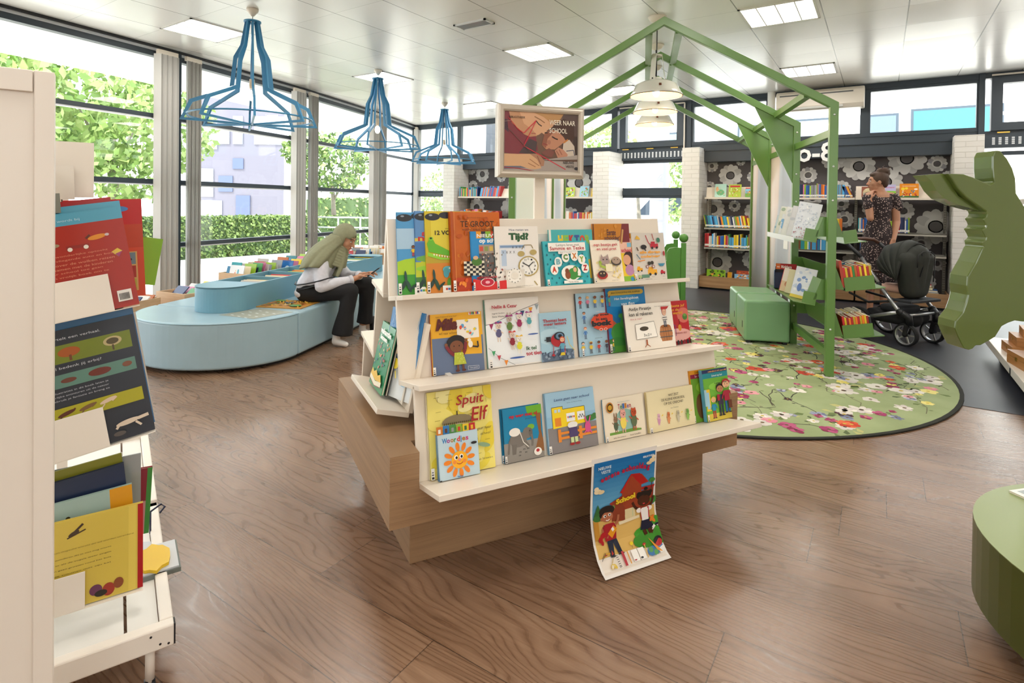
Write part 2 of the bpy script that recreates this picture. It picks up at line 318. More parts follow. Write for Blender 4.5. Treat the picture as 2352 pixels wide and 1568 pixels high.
# the curved window front, one bay between each two mullions
for i in range(6):
    a, b = Vector(FM[i]), Vector(FM[i + 1]); L = (b - a).length; ang = math.degrees(math.atan2((b - a).y, (b - a).x)); M = Mz((a.x, a.y, 0), ang)
    mb = MB().use(M_FRAME); mb.X = M
    mb.box(-.045, -.06, 0, .045, .07, 3.0)
    if i == 5: mb.box(L - .045, -.06, 0, L + .045, .07, 3.0)
    for z0, z1 in ((0, .07), (.70, .75), (1.435, 1.49), (2.185, 2.235), (2.885, 2.945)): mb.box(.045, -.035, z0, L - .045, .055, z1)
    mb.use(mat('c9ccd0', .4)); mb.box(.045, -.045, 2.945, L - .045, .055, 2.975)
    for z0 in (.70, 1.435, 2.185): mb.box(.045, -.037, z0 - .012, L - .045, .03, z0)
    mb.use(M_BLK); mb.box(0, -.075, 2.975, L, .055, 3.0)
    f = struct(mb.build('window_%d' % (i + 1)))
    mb = MB(); mb.X = M
    for z0, z1 in ((.07, .70), (.75, 1.435), (1.49, 2.185), (2.235, 2.885)): mb.box(.045, .012, z0, L - .045, .018, z1)
    mb.build('window_pane', M_GLASS, f)
BL1 = mat('cfcdc8', .6); BL2 = mat('b4b2ad', .6); n_ = 0
POSW = {3: 'left of the big blue lamp', 4: 'right of the big blue lamp', 5: 'behind the middle blue lamp', 6: 'in the room corner'}
for i in (2, 3, 4, 5, 6):
    for side in (-1, 1):
        if i == 6 and side == 1: continue
        a = Vector(FM[i]); b = Vector(FM[i + 1] if side == 1 else FM[i - 1]); d = (b - a).normalized(); x0 = .05 if side == 1 else .055; Wd = {-1: .24, 1: .21}[side]
        ang = math.degrees(math.atan2(d.y, d.x)); inn = Vector((d.y, -d.x)) if side == 1 else Vector((-d.y, d.x))
        mb = MB(); N = 11
        for k in range(N):
            c = a + d * (x0 + .02 + (Wd - .03) * k / (N - 1)) + inn * .12
            mb.use(BL1 if k % 3 else BL2); mb.X = Mz((c.x, c.y, 0), ang + 68 * side + random.uniform(-9, 9)); mb.box(-.044, -.0008, .05, .044, .0008, 2.9)
        mb.X = Matrix.Identity(4)
        o = tag(mb.build('vertical_blind'), 'stacked pale grey vertical blind, %s, %s' % (['far side of its mullion', 'near side of its mullion'][side == -1], POSW.get(i, 'nearest the camera')), 'blind', 'vertical blinds along the window front')
        e0, e1 = a + d * .05 + inn * .12, a + d * (.05 + Wd) + inn * .12
        MB().use(M_WHITE).bar((e0.x, e0.y, 2.925), (e1.x, e1.y, 2.925), .04, .05).build('head_rail', None, o)
# far wall: pillars, niches with daisy paper, beams, upper windows
for k, (x0, x1) in enumerate(((-7.35, -7.07), (-4.06, -3.77), (-2.56, -2.30), (0.735, 1.015))):
    struct(MB().use(M_BRICK).box(x0, 8.82, 0, x1, 9.5, 2.16).build('wall_pillar_%d' % (k + 1)))
def daisies(mb, x0, x1, z0, z1, y, spots):
    G = [mat('c9c8c6', .7), mat('b2b1b0', .7), mat('96959a', .7)]
    def clip(poly):
        for ax, lim, sg in ((0, x0, 1), (0, x1, -1), (1, z0, 1), (1, z1, -1)):
            out = []
            for i in range(len(poly)):
                p, q_ = poly[i - 1], poly[i]; ip, iq = (p[ax] - lim) * sg >= 0, (q_[ax] - lim) * sg >= 0
                if ip != iq: t = (lim - p[ax]) / (q_[ax] - p[ax]); out.append((p[0] + (q_[0] - p[0]) * t, p[1] + (q_[1] - p[1]) * t))
                if iq: out.append(q_)
            poly = out
            if not poly: return []
        return poly
    lv = 0
    for (x, z, r) in spots:
        lv += 1; N = 12; sh = 0 if r > .12 else 1
        for k in range(N):
            a = 2 * math.pi * k / N + x * 7; pts = []
            for j in range(14):
                t = 2 * math.pi * j / 14; u, v = r * .62 + r * .38 * math.cos(t), r * .27 * math.sin(t); pts.append((x + u * math.cos(a) - v * math.sin(a), z + u * math.sin(a) + v * math.cos(a)))
            pc = clip(pts)
            if len(pc) > 2: mb.use(G[(k % 3 == 0) + sh * (k % 2)]); mb.add([(p[0], y - .0006 * lv - .0001 * (k % 2), p[1]) for p in pc], [tuple(range(len(pc)))])
        for rr, g in ((r * .52, G[0]), (r * .36, mat('6f6d6e', .7)), (r * .30, mat('5d5a5b', .7))):
            pc = clip([(x + rr * math.cos(2 * math.pi * j / 18), z + rr * math.sin(2 * math.pi * j / 18)) for j in range(18)])
            if len(pc) > 2: mb.use(g); mb.add([(p[0], y - .0006 * lv - .0003 - (.36 * r - rr if rr < .4 * r else 0) * .002, p[1]) for p in pc], [tuple(range(len(pc)))])
PAPER = mat('504b4d', .75)
nich = [(-7.07, -4.06, [(-6.72, 1.86, .17), (-6.95, 1.62, .12), (-6.25, 1.80, .11), (-7.0, 1.99, .14), (-5.9, 1.6, .2), (-6.0, 1.15, .26), (-6.85, 1.18, .2), (-5.1, 1.75, .2), (-4.55, 1.66, .24), (-4.2, 1.75, .12), (-4.3, 1.12, .14), (-4.72, 1.0, .22), (-6.5, .9, .14), (-5.5, .8, .2), (-6.3, 2.0, .08), (-4.12, 1.95, .1)]),
        (-2.30, .735, [(-1.95, 1.745, .175), (-2.26, 1.56, .1), (-2.23, 1.9, .1), (-1.62, 1.72, .09), (-1.8, 1.96, .07), (-2.2, 1.22, .18), (-1.88, 1.27, .09), (-1.6, 1.19, .14), (-2.12, .38, .22), (-2.05, .62, .1), (-1.8, .62, .09), (-1.62, .45, .14), (-.88, 1.73, .12), (-.82, 1.4, .13), (-.56, 1.95, .16), (-.26, 1.84, .2), (-.47, 1.52, .13), (.05, 1.62, .2), (.28, 1.93, .22), (.6, 1.85, .11), (.48, 1.53, .14), (.72, 1.68, .08),
                       (-.65, 1.08, .13), (-.42, 1.1, .12), (-.46, 1.32, .1), (-.1, 1.26, .12), (.25, 1.23, .13), (.02, .95, .1), (.6, 1.03, .23), (.45, .8, .12), (.62, .55, .1), (.5, .3, .12), (-1.0, 1.0, .15), (-.3, .5, .15), (.1, .5, .12)])]
for k, (x0, x1, spots) in enumerate(nich):
    mb = MB().use(PAPER); mb.box(x0, 9.3, 0, x1, 9.36, 2.0); daisies(mb, x0 + .005, x1 - .005, .02, 1.98, 9.3, spots); struct(mb.build('wall_niche_%d' % (k + 1)))
    mb = MB().use(M_FRAME); mb.box(x0 - .02 if k else x0, 9.1, 1.955, x1 + .0, 9.5, 2.12); mb.box(x0, 9.08, 2.12, x1, 9.5, 2.2); struct(mb.build('wall_beam_%d' % (k + 1)))
mb = MB().use(M_FRAME)
mb.box(-8.78, 9.46, 2.2, 6, 9.54, 2.26); mb.box(-8.78, 9.44, 2.93, 6, 9.56, 3.0); struct(mb.build('wall_top_rail'))
mb = MB().use(mat('e6e2da', .6)); mb.box(2.3, 9.4, 0, 6.0, 9.5, 3.0); struct(mb.build('wall_back'))
WIN = [(-8.76, -7.45, 2.26, 2.93, .05), (-7.45, -5.70, 2.26, 2.93, .05), (-5.70, -3.95, 2.26, 2.93, .05), (-8.76, -7.35, 1.49, 2.2, .05), (-8.76, -7.35, .0, 1.435, .05),
       (-3.83, -2.72, 2.26, 2.93, .11), (-3.90, -2.56, 1.50, 2.04, .07), (-3.90, -2.56, .0, 1.44, .07), (-2.62, -1.42, 2.26, 2.93, .06), (-1.33, -.20, 2.26, 2.93, .06), (-.20, 1.06, 2.26, 2.93, .06),
       (1.14, 2.3, 2.26, 2.93, .11), (1.06, 2.3, .0, 2.0, .07)]
for k, (x0, x1, z0, z1, fr) in enumerate(WIN):
    mb = MB().use(M_FRAME); y0, y1 = 9.45, 9.53
    if fr > .1: y0 = 9.41
    mb.box(x0, y0, z0, x0 + fr, y1, z1); mb.box(x1 - fr, y0, z0, x1, y1, z1); mb.box(x0 + fr, y0, z0, x1 - fr, y1, z0 + fr * .9); mb.box(x0 + fr, y0, z1 - fr * .7, x1 - fr, y1, z1)
    f = struct(mb.build('window_%d' % (7 + k) if k < 13 else 'window_x'))
    MB().box(x0 + fr, 9.488, z0 + fr * .9, x1 - fr, 9.492, z1 - fr * .7).build('window_pane', M_GLASS, f)
    if fr > .1:
        mb = MB().use(mat('c9a34a', .3, .8))
        for xx in (x0 + .12, (x0 + x1) / 2, x1 - .14): mb.box(xx - .06, 9.395, z0 - .035, xx + .06, 9.41, z0 - .02)
        mb.build('brass_catch', None, f)
        mb = MB().use(M_WHITE); mb.bar((x1 + .02, 9.40, z0 - .1), (x1 + .02, 9.40, z1 + .03), .02); mb.bar((x0, 9.40, z1 + .03), (x1 + .02, 9.40, z1 + .03), .02); mb.build('opener_rod', None, f)
# bars between the stacked windows, and the slotted vents
mb = MB().use(M_FRAME); mb.box(-8.78, 9.45, 1.43, -7.35, 9.53, 1.50); mb.box(-3.92, 9.43, 1.435, -2.56, 9.55, 1.51); mb.box(-3.96, 9.43, 0, -3.88, 9.55, 3); mb.box(-2.70, 9.43, 2.2, -2.60, 9.55, 3); mb.box(1.02, 9.42, 0, 1.08, 9.55, 3); struct(mb.build('wall_mullions'))
for k, (x0, x1) in enumerate(((-3.86, -2.58), (1.08, 2.3))):
    v = MB().use(M_FRAME).box(x0, 9.38, 2.04, x1, 9.5, 2.2).build('trim_%d' % (2 + k)); struct(v); mb = MB().use(mat('dfe3e6', .4)); n = int((x1 - x0 - .1) / .062)
    for j in range(n):
        for q_ in range(4): mb.box(x0 + .07 + j * .062, 9.377, 2.08 + q_ * .024, x0 + .098 + j * .062, 9.381, 2.098 + q_ * .024)
    mb.build('vent_slots', None, v)
struct(MB().use(mat('e9e7e2', .5)).lathe([(.055, 2.2), (.055, 3.0)], 16, (-1.40, 9.40, 0)).build('trim_4'))
# ceiling lights on a regular grid, each with its real area lamp
EM = mat('fffaf2', .5, emit=2.2); PX = [-6.10 + 2.508 * k for k in range(5)]; PY = [-2.215, .30, 2.815, 5.33, 7.845]
words = {(0, 2): 'near the window front, beside the near blue lamp', (0, 3): 'behind the canopy of the second blue lamp', (1, 3): 'above the framed poster', (2, 3): 'nearest the right post of the house frame', (2, 4): 'in front of the wall air conditioner', (1, 4): 'behind the three white pendants', (0, 4): 'near the far window corner'}
for i, x in enumerate(PX):
    for j, y in enumerate(PY):
        if x < -6.2 and y < 2: continue
        if x < -3.7 and i == 0 and j < 2: continue
        vis = (i, j) in words
        if vis:
            mb = MB().use(mat('d8d6d0', .4)); mb.box(x, y, 2.992, x + .6, y + .02, 3.0); mb.box(x, y + .58, 2.992, x + .6, y + .6, 3.0); mb.box(x, y, 2.992, x + .02, y + .6, 3.0); mb.box(x + .58, y, 2.992, x + .6, y + .6, 3.0)
            for k in range(1, 4): mb.box(x + .6 * k / 4 - .004, y + .02, 2.990, x + .6 * k / 4 + .004, y + .58, 3.0)
            o = tag(mb.build('ceiling_light'), 'square louvred ceiling light %s' % words[(i, j)], 'ceiling light', 'louvred lights in the ceiling grid')
            MB().use(EM).box(x + .02, y + .02, 2.994, x + .58, y + .58, 2.999).build('diffuser', None, o)
        ld = bpy.data.lights.new('ceiling_light_lamp', 'AREA'); ld.shape = 'SQUARE'; ld.size = .55; ld.energy = LAMP_W; ld.color = (1, .95, .88)
        lo = bpy.data.objects.new('ceiling_light_lamp', ld); COL.objects.link(lo); lo.location = (x + .3, y + .3, 2.985)
mb = MB().use(mat('d5d6d6', .4)); mb.box(-3.49, 4.315, 2.985, -3.11, 4.335, 3); mb.box(-3.49, 4.46, 2.985, -3.11, 4.48, 3); mb.box(-3.49, 4.315, 2.985, -3.47, 4.48, 3); mb.box(-3.13, 4.315, 2.985, -3.11, 4.48, 3)
o = tag(mb.build('emergency_light'), 'small rectangular emergency light recessed in the ceiling', 'emergency light')
MB().use(mat('9aa2a8', .08, .3)).box(-3.47, 4.335, 2.988, -3.13, 4.46, 2.996).build('lens', None, o)
# air conditioner on the far wall, above the age sign
ac = thing('air_conditioner', 'long white wall air conditioner under the ceiling', 'air conditioner', (-.76, 9.3, 2.66))
MB().use(M_WHITE).prism([(0.13, 0), (-.06, .0), (-.10, .06), (-.10, .25), (-.05, .29), (.13, .29)], -.55, .55, 'x').build('casing', None, ac, bevel=.012)
MB().use(mat('5b5d5c', .5)).box(-.50, -.105, .215, .42, -.098, .232).build('air_grille', None, ac); MB().use(mat('c9c7c0', .5)).box(-.48, -.108, .02, .30, -.07, .05).build('air_flap', None, ac)
# the age sign on the beam
lt = MB().use(mat('e8e8e6', .4)); vs, fs, gw, gh = text_geo('o-8', .03)
art(lt, .45, .27, [('t', 'o-8', 0, 0, 1, 1, 'e8e8e6', .02)], P=lambda x, y, d: (-1.0 + x, 9.078 - d, 1.905 + y)); o = tag(lt.build('age_sign'), 'white lettering o-8 on the dark beam over the shelves', 'sign')
so = o.modifiers.new('s', 'SOLIDIFY'); so.thickness = .012; so.offset = 0
# ------------------------------------------------------------------ outside
struct(MB().use(mat('d8d3ca', .9)).box(-80, -40, -.22, 60, 90, -.12).build('ground_outside'))
def leafmass(name, blobs, mats, n, sz, label, cat, kind=None, group=None, trunk=None, branches=()):
    mb = MB()
    for (c, r) in blobs:
        for k in range(int(n * (r[0] * r[1] + r[1] * r[2]) )):
            a, b = random.uniform(0, 6.283), math.acos(random.uniform(-1, 1)); rad = random.uniform(.72, 1.05)
            p = Vector((c[0] + r[0] * rad * math.sin(b) * math.cos(a), c[1] + r[1] * rad * math.sin(b) * math.sin(a), c[2] + r[2] * rad * math.cos(b)))
            s = sz * random.uniform(.6, 1.3); u = Vector((random.gauss(0, 1), random.gauss(0, 1), random.gauss(0, .6))).normalized(); v = u.orthogonal().normalized(); v.rotate(Matrix.Rotation(random.uniform(0, 6.28), 3, u)); w_ = u.cross(v)
            mb.use(random.choice(mats)); mb.add([p - v * s, p - w_ * s * .55, p + v * s, p + w_ * s * .55], [(0, 1, 2, 3)])
    if trunk is None: return tag(mb.build(name), label, cat, group, kind)
    o = thing(name, label, cat, trunk[0], group=group); off = -Vector(trunk[0]); mb.v = [tuple(Vector(v) + off) for v in mb.v]; mb.build('foliage', None, o)
    t = MB().use(M_BARK); H_ = trunk[2]; t.tube([(0, 0, 0), (.02, .03, H_ * .5), (-.03, .0, H_)], [trunk[1], trunk[1] * .85, trunk[1] * .6], 10)
    for e in branches: t.tube([(0, 0, H_ * .7), tuple(Vector(e) * .5 + Vector((0, 0, H_ * .85))), (e[0], e[1], H_ + e[2])], [trunk[1] * .45, trunk[1] * .3, .02], 6)
    t.build('trunk', None, o); return o
def hedge(pts, h, w_, label, sz=.05, dens=1900):
    mb = MB().use(M_LEAFC); P = [Vector((x, y, 0)) for x, y in pts]
    for a, b in zip(P, P[1:]):
        d = (b - a).normalized(); nn = Vector((-d.y, d.x, 0)); M = Mz((a.x, a.y, -.12), math.degrees(math.atan2(d.y, d.x))); mb.X = M; L = (b - a).length
        mb.use(M_LEAFC); mb.box(0, -w_ / 2, 0, L, w_ / 2, h - .03)
        for k in range(int(dens * L)):
            f = random.random(); x = random.uniform(0, L)
            if f < .35: p = Vector((x, random.uniform(-w_ / 2, w_ / 2), h + random.gauss(0, .02)))
            else: sg = random.choice((-1, 1)); p = Vector((x, sg * (w_ / 2 + abs(random.gauss(0, .03))), random.uniform(0, h)))
            s = sz * random.uniform(.6, 1.3); u = Vector((random.gauss(0, 1), random.gauss(0, 1), random.gauss(0, 1))).normalized(); v = u.orthogonal().normalized(); w2 = u.cross(v)
            mb.use(random.choice((M_LEAFA, M_LEAFB, M_LEAFB, M_LEAFC))); mb.add([p - v * s, p - w2 * s * .6, p + v * s, p + w2 * s * .6], [(0, 1, 2, 3)])
        mb.X = Matrix.Identity(4)
    return tag(mb.build('hedge'), label, 'hedge')
hedge([(-13.9, 5.6), (-13.7, 7.0), (-13.5, 10.4)][::-1], .95, .8, 'clipped leafy hedge close outside the window behind the book crates')
hedge([(-15.1, 11.4), (-13.4, 12.7)][::-1], .9, .7, 'long clipped hedge outside, behind the metal railing', .06, 350)
hedge([(-18.4, 14.0), (-16.4, 15.5)][::-1], 1.5, .8, 'taller hedge outside behind the round street tree', .08, 300)
LM = (M_LEAFA, M_LEAFB, M_LEAFB, mat('a9c873', .6))
leafmass('street_tree', [((-15.2, 5.2, 3.6), (1.9, 1.7, 1.1)), ((-14.6, 3.6, 3.3), (1.5, 1.4, 1.2)), ((-16.3, 7.3, 3.2), (1.6, 1.6, 1.3)), ((-15.2, 4.6, 2.2), (1.3, 1.3, .8)), ((-15.8, 6.6, 1.9), (1.2, 1.1, .7))], LM, 330, .12, 'big broad leaved tree outside the nearest window', 'tree', trunk=((-16.96, 6.65, -.12), .17, 3.0), branches=((1.2, -1.2, .6), (.9, -2.2, .3), (-.4, .9, .8)))
leafmass('street_tree', [((-14.5, 11.9, 2.5), (1.15, 1.1, .95)), ((-14.9, 11.2, 2.9), (.7, .7, .6))], (M_LEAFA, M_LEAFB, M_LEAFC), 700, .09, 'small round street tree behind the railing', 'tree', trunk=((-14.5, 11.93, -.12), .09, 2.0), branches=((.4, .3, .3),))
leafmass('street_tree', [((-9.6, 11.4, 1.5), (.55, .5, .65)), ((-9.3, 10.9, .9), (.5, .4, .5))], LM, 1200, .05, 'leafy young tree outside the far left corner window', 'tree', trunk=((-9.5, 11.2, -.12), .05, 1.3))
leafmass('street_tree', [((-5.75, 13.1, 2.75), (.8, .8, .45)), ((-4.2, 14.1, 1.7), (.5, .6, .9))], LM, 700, .07, 'bushy green tree outside beyond the poster', 'tree', trunk=((-5.0, 13.6, -.12), .07, 1.6))
# metal railing between pavement and planting
rl = thing('railing', 'grey metal railing with slanting bars outside behind the seated reader', 'railing', (-11.53, 9.1, -.12), R_(34)); mb = MB().use(M_STEEL)
for k in range(4): mb.tube([(k * .55 - .1, 0, 0), (k * .55 - .1, 0, 1.0)], .02, 8)
mb.build('post', None, rl); mb = MB().use(M_STEEL)
for z in (1.0, .75, .3): mb.tube([(-.1, 0, z), (1.6, 0, z)], .018, 8)
mb.build('rail', None, rl); mb = MB().use(M_STEEL)
for k in range(3): mb.tube([(k * .55 - .1, 0, .75), (k * .55 + .3, 0, .3)], .014, 6)
mb.build('brace', None, rl)
# buildings
BRK = mat('6c6a76', .8); BW = mat('a4abb8', .5); BB = mat('525e80', .4)
b1 = thing('apartment_building', 'grey violet brick apartment block with a blue door, across the street', 'building', (-32.5, 16.7, -.12), R_(34.1))
MB().use(BRK).box(0, 0, 0, 5.9, 6, 9.5).build('wall', None, b1)
for x, z, sx, sz_, mm in ((.3, 4.3, 1.2, 1.5, BW), (1.5, 4.6, .7, 1.1, BW), (2.4, 7.1, .6, .6, BW), (2.4, 4.6, .55, 1.6, BW), (2.4, 3.2, .6, .6, BB), (3.6, 4.6, 2.0, 1.6, BW), (.6, 1.6, .7, 1.6, BW), (1.6, 1.9, .8, .9, BB), (.6, .2, 1.2, 1.2, BW)):
    f = MB().use(mm).box(x, -.05, z, x + sx, -.003, z + sz_).build('window', None, b1)
MB().use(BB).box(2.6, -.06, .1, 3.4, -.003, 1.7).build('door', None, b1)
tag(MB().use(mat('f2f1ee', .6)).prism([(-22.0, 15.4), (-17.0, 18.9), (-13.0, 22), (-16, 26), (-25, 19)], -.12, 7).build('apartment_building'), 'long pale building across the street beyond the corner', 'building')
b2 = thing('office_building', 'white building with turquoise blinds behind the high far windows', 'building', (-9, 24.5, -.12))
MB().use(mat('f1efeb', .6)).box(0, 0, 0, 22, 5, 9).build('wall', None, b2)
TQ = mat('3a6e76', .3)
for x, z, sx, sz_, mm in ((9.9, 3.7, 2.3, 1.1, TQ), (8.4, 3.6, 1.0, 1.1, mat('5c6d88', .3)), (13.3, 3.7, 2.3, 1.1, TQ), (1.0, 3.4, 1.2, 1.1, mat('6f8a92', .3)), (4.2, 3.6, 1.3, 1.0, mat('77828e', .3)), (6.0, 3.8, 1.4, .9, mat('8a93a0', .3)), (1.0, .9, 1.5, 1.2, mat('8f9aa5', .3)), (5, 1.0, 1.5, 1.2, mat('8f9aa5', .3))):
    f = MB().use(M_FRAME2).box(x - .08, -.06, z - .08, x + sx + .08, -.003, z + sz_ + .08).build('window', None, b2)
    MB().use(mm).box(x, -.07, z, x + sx, -.05, z + sz_).build('pane', None, f)
tag(MB().use(mat('8f8f99', .5)).lathe([(.21, -.12), (.21, 5.5)], 24, (-4.24, 12.84, 0)).build('street_column'), 'thick round grey column standing outside the far window', 'column')
tag(MB().use(mat('4a4f57', .5)).box(-8.0, 11.2, -.12, -7.82, 11.35, 5).build('street_post'), 'dark post standing outside the far left corner window', 'post')
cr = thing('parked_van', 'white van parked outside the far window', 'van', (-6.4, 15.4, -.12), R_(12))
MB().use(mat('e9ebee', .3)).prism([(0, .3), (0, 1.0), (.5, 1.1), (1.0, 1.75), (3.6, 1.8), (3.7, .3)], 0, 1.7, 'y').build('body', None, cr, bevel=.05)
MB().use(mat('3d4754', .15)).prism([(.62, 1.12), (1.05, 1.62), (2.0, 1.65), (2.0, 1.12)], -.01, 0.0, 'y').build('side_window', None, cr)
for x in (.75, 2.9): MB().use(M_RUB).prism([(x + .33 * math.cos(t * .393), .33 + .33 * math.sin(t * .393)) for t in range(16)], -.03, .2, 'y').build('wheel', None, cr)
# ------------------------------------------------------------------ the white stepped display stand
ST = Mz((-1.33, 1.438, 0), 60.1)
st = thing('book_display_stand', 'white stepped book display on an oak box plinth in the middle of the floor', 'display stand', M=ST)
OAKH = oak('oak_veneer', '9c7c5c', 'aa8863', '83664a', (1.3, 1.3, 30))
def addp(mb, name, p=st, bevel=0, seg=2): return mb.build(name, None, p, bevel=bevel, seg=seg)
addp(MB().use(OAKH).box(0, 0, 0, 1.368, .70, .194), 'plinth', bevel=.002); addp(MB().use(OAKH).box(-.1, -.1, .194, 1.468, .81, .318).box(-.1, .0, .318, 1.468, .712, .431).box(-.1, -.1, .318, -.001, 0, .431).box(1.391, -.1, .318, 1.468, 0, .431).box(-.1, .712, .318, -.001, .81, .431).box(1.391, .712, .318, 1.468, .81, .431), 'oak_box')
TIERS = {1: ((.298, .884), (.345, 1.187), (.318, .881), (.118, .916)), 2: ((.142, .598), (.200, .898), (.16, .595), (-.085, .645)), 3: ((-.088, .325), (-.030, .628), (-.075, .322), (-.287, .374))}
def tier(mirror, k):
    a, b, c, d = TIERS[k]; f = (lambda p: (.712 - p[0], p[1])) if mirror else (lambda p: p); T = .018
    na = Vector((b[0] - a[0], b[1] - a[1])).normalized(); n_ = (na.y * T, -na.x * T)
    addp(MB().use(M_WHITE).prism([f(p) for p in (a, b, (b[0] + n_[0], b[1] + n_[1]), (a[0] + n_[0], a[1] + n_[1]))], 0, 1.39, 'x'), 'back_panel', bevel=.0015)
    na = Vector((c[0] - d[0], c[1] - d[1])).normalized(); n_ = (na.y * T, -na.x * T)
    addp(MB().use(M_WHITE).prism([f(p) for p in (c, d, (d[0] + n_[0], d[1] + n_[1]), (c[0] + n_[0], c[1] + n_[1]))], 0, 1.39, 'x'), 'shelf', bevel=.0015)
for k in (1, 2, 3): tier(False, k); tier(True, k)
addp(MB().use(M_WHITE2).box(.17, .325, .431, 1.22, .387, 1.12), 'core'); addp(MB().use(M_WHITE2).box(.17, .0, .431, .19, .712, .61).box(.17, .235, .61, .19, .477, .88).box(1.2, .0, .431, 1.22, .712, .61).box(1.2, .235, .61, 1.22, .477, .88), 'side_cheek')
addp(MB().use(M_WHITE).prism([(-.085, .51), (.035, .478), (.031, .460), (-.089, .492)], .13, .585, 'y'), 'end_shelf', bevel=.0015)
addp(MB().use(M_WHITE).prism([(.030, .478), (.098, .80), (.114, .797), (.046, .474)], .13, .585, 'y'), 'end_panel')
# ------------------------------------------------------------------ books shown face out
def cover_book(M, w_, h, d, col, items, label, group=None, spine=None, back=None, tabs=None, nolab=False, parent=None, cat='book', rough=.28):
    b = thing('picture_book', label, cat, group=group, M=M)
    g = .0022; mb = MB().use(mat(col, rough)); mb.box(0, 0, 0, w_, g, h)
    if back: mb.use(mat(back, rough))
    mb.box(0, d - g, 0, w_, d, h); mb.use(mat(spine or col, rough)).box(-.0004, 0, 0, g, d, h); mb.build('cover', None, b)
    MB().use(M_PAGES).box(g, g, .003, w_ - .003, d - g, h - .003).build('pages', None, b)
    it = list(items)
    if not nolab: it += [('r', .0, .01, .05, .14, 'eceae6'), ('r', .008, .02, .042, .045, '26262a'), ('r', .008, .06, .038, .075, '55555a'), ('r', .01, .09, .036, .1, '3a3a40')]
    if it: art(MB(), w_, h, it).build('cover_print', None, b)
    if tabs: tabs(b, w_, h, d)
    return b
def on_stand(s, t, w_, h, d, lean, *a, tier_=None, **k):
    z = {1: .8845 + (.298 - t) * .172, 2: .5985 + (.142 - t) * .204, 3: .3305 + (-.108 - t) * .246}[tier_]
    z += d * math.sin(R_(lean)) * .2 + .0015
    return cover_book(ST @ Matrix.Translation((s, t, z)) @ Matrix.Rotation(-R_(lean), 4, 'X'), w_, h, d, *a, **k)
def kid(x, y, s, skin, hair, shirt, legs, a=1.0):
    """small standing figure, feet at x, y, height s; a = sheet width / height"""
    r = []; X = lambda v: x + v * s / a
    r += [('r', X(-.09), y, X(-.02), y + .36 * s, legs), ('r', X(.02), y, X(.09), y + .36 * s, legs), ('e', X(-.07), y + .01 * s, .07 * s / a, .025 * s, '2a2a2a'), ('e', X(.07), y + .01 * s, .07 * s / a, .025 * s, '2a2a2a')]
    r += [('p', [(X(-.11), y + .33 * s), (X(.11), y + .33 * s), (X(.10), y + .62 * s), (X(-.10), y + .62 * s)], shirt), ('l', [(X(-.10), y + .60 * s), (X(-.2), y + .40 * s)], .05 * s / a, shirt), ('l', [(X(.10), y + .60 * s), (X(.2), y + .42 * s)], .05 * s / a, shirt)]
    r += [('e', X(0), y + .83 * s, .155 * s / a, .175 * s, hair), ('e', X(0), y + .79 * s, .135 * s / a, .14 * s, skin), ('e', X(-.05), y + .80 * s, .016 * s / a, .018 * s, '1d1d1d'), ('e', X(.05), y + .80 * s, .016 * s / a, .018 * s, '1d1d1d'), ('l', [(X(-.04), y + .72 * s), (X(.04), y + .72 * s)], .012 * s / a, 'a03c34')]
    return r
def critter(x, y, s, body, ear, shirt, a=1.0, tall=True):
    X = lambda v: x + v * s / a; r = []
    r += [('l', [(X(-.06), y), (X(-.05), y + .3 * s)], .05 * s / a, body), ('l', [(X(.07), y), (X(.05), y + .3 * s)], .05 * s / a, body), ('e', X(0), y + .42 * s, .16 * s / a, .22 * s, shirt)]
    r += [('l', [(X(-.12), y + .5 * s), (X(-.26), y + .62 * s)], .05 * s / a, body), ('l', [(X(.12), y + .5 * s), (X(.24), y + .4 * s)], .05 * s / a, body)]
    r += [('e', X(-.08), y + (.98 if tall else .88) * s, .045 * s / a, (.14 if tall else .07) * s, ear), ('e', X(.08), y + (.98 if tall else .88) * s, .045 * s / a, (.14 if tall else .07) * s, ear), ('e', X(0), y + .76 * s, .15 * s / a, .14 * s, body), ('e', X(-.05), y + .79 * s, .018 * s / a, .02 * s, '1d1d1d'), ('e', X(.06), y + .79 * s, .018 * s / a, .02 * s, '1d1d1d'), ('e', X(.02), y + .72 * s, .03 * s / a, .02 * s, '5a2f2a')]
    return r
def rnd(n, seed, cols, x0=0, x1=1, y0=0, y1=1, r0=.01, r1=.03):
    g = random.Random(seed); return [('e', g.uniform(x0, x1), g.uniform(y0, y1), g.uniform(r0, r1), g.uniform(r0, r1) * .8, g.choice(cols), g.uniform(0, 90)) for _ in range(n)]
def flag(x, y, s, c): return ('p', [(x, y), (x + s, y), (x + s * .45, y - s * 1.1)], c)
PUB = [('r', .26, .0, .52, .085, 'f2f0ea'), ('e', .50, .043, .045, .043, 'f2f0ea'), ('r', .31, .03, .345, .055, 'c8352b'), ('r', .35, .03, .385, .055, '3a72b8'), ('r', .39, .03, .425, .055, '3a9a4c'), ('r', .43, .03, .465, .055, 'e0a52a')]
plant = [('e', .09, .12, .10, .03, '1f3a34', 60), ('e', .17, .10, .10, .03, '244a3c', 110), ('e', .12, .22, .09, .022, '274c46', 95), ('e', .24, .09, .08, .02, '1d3c33', 40)]
eyes = [('e', .13, .93, .13, .06, '20252d'), ('e', .36, .95, .12, .055, '232a33'), ('e', .10, .95, .03, .015, '8f9aa5')]
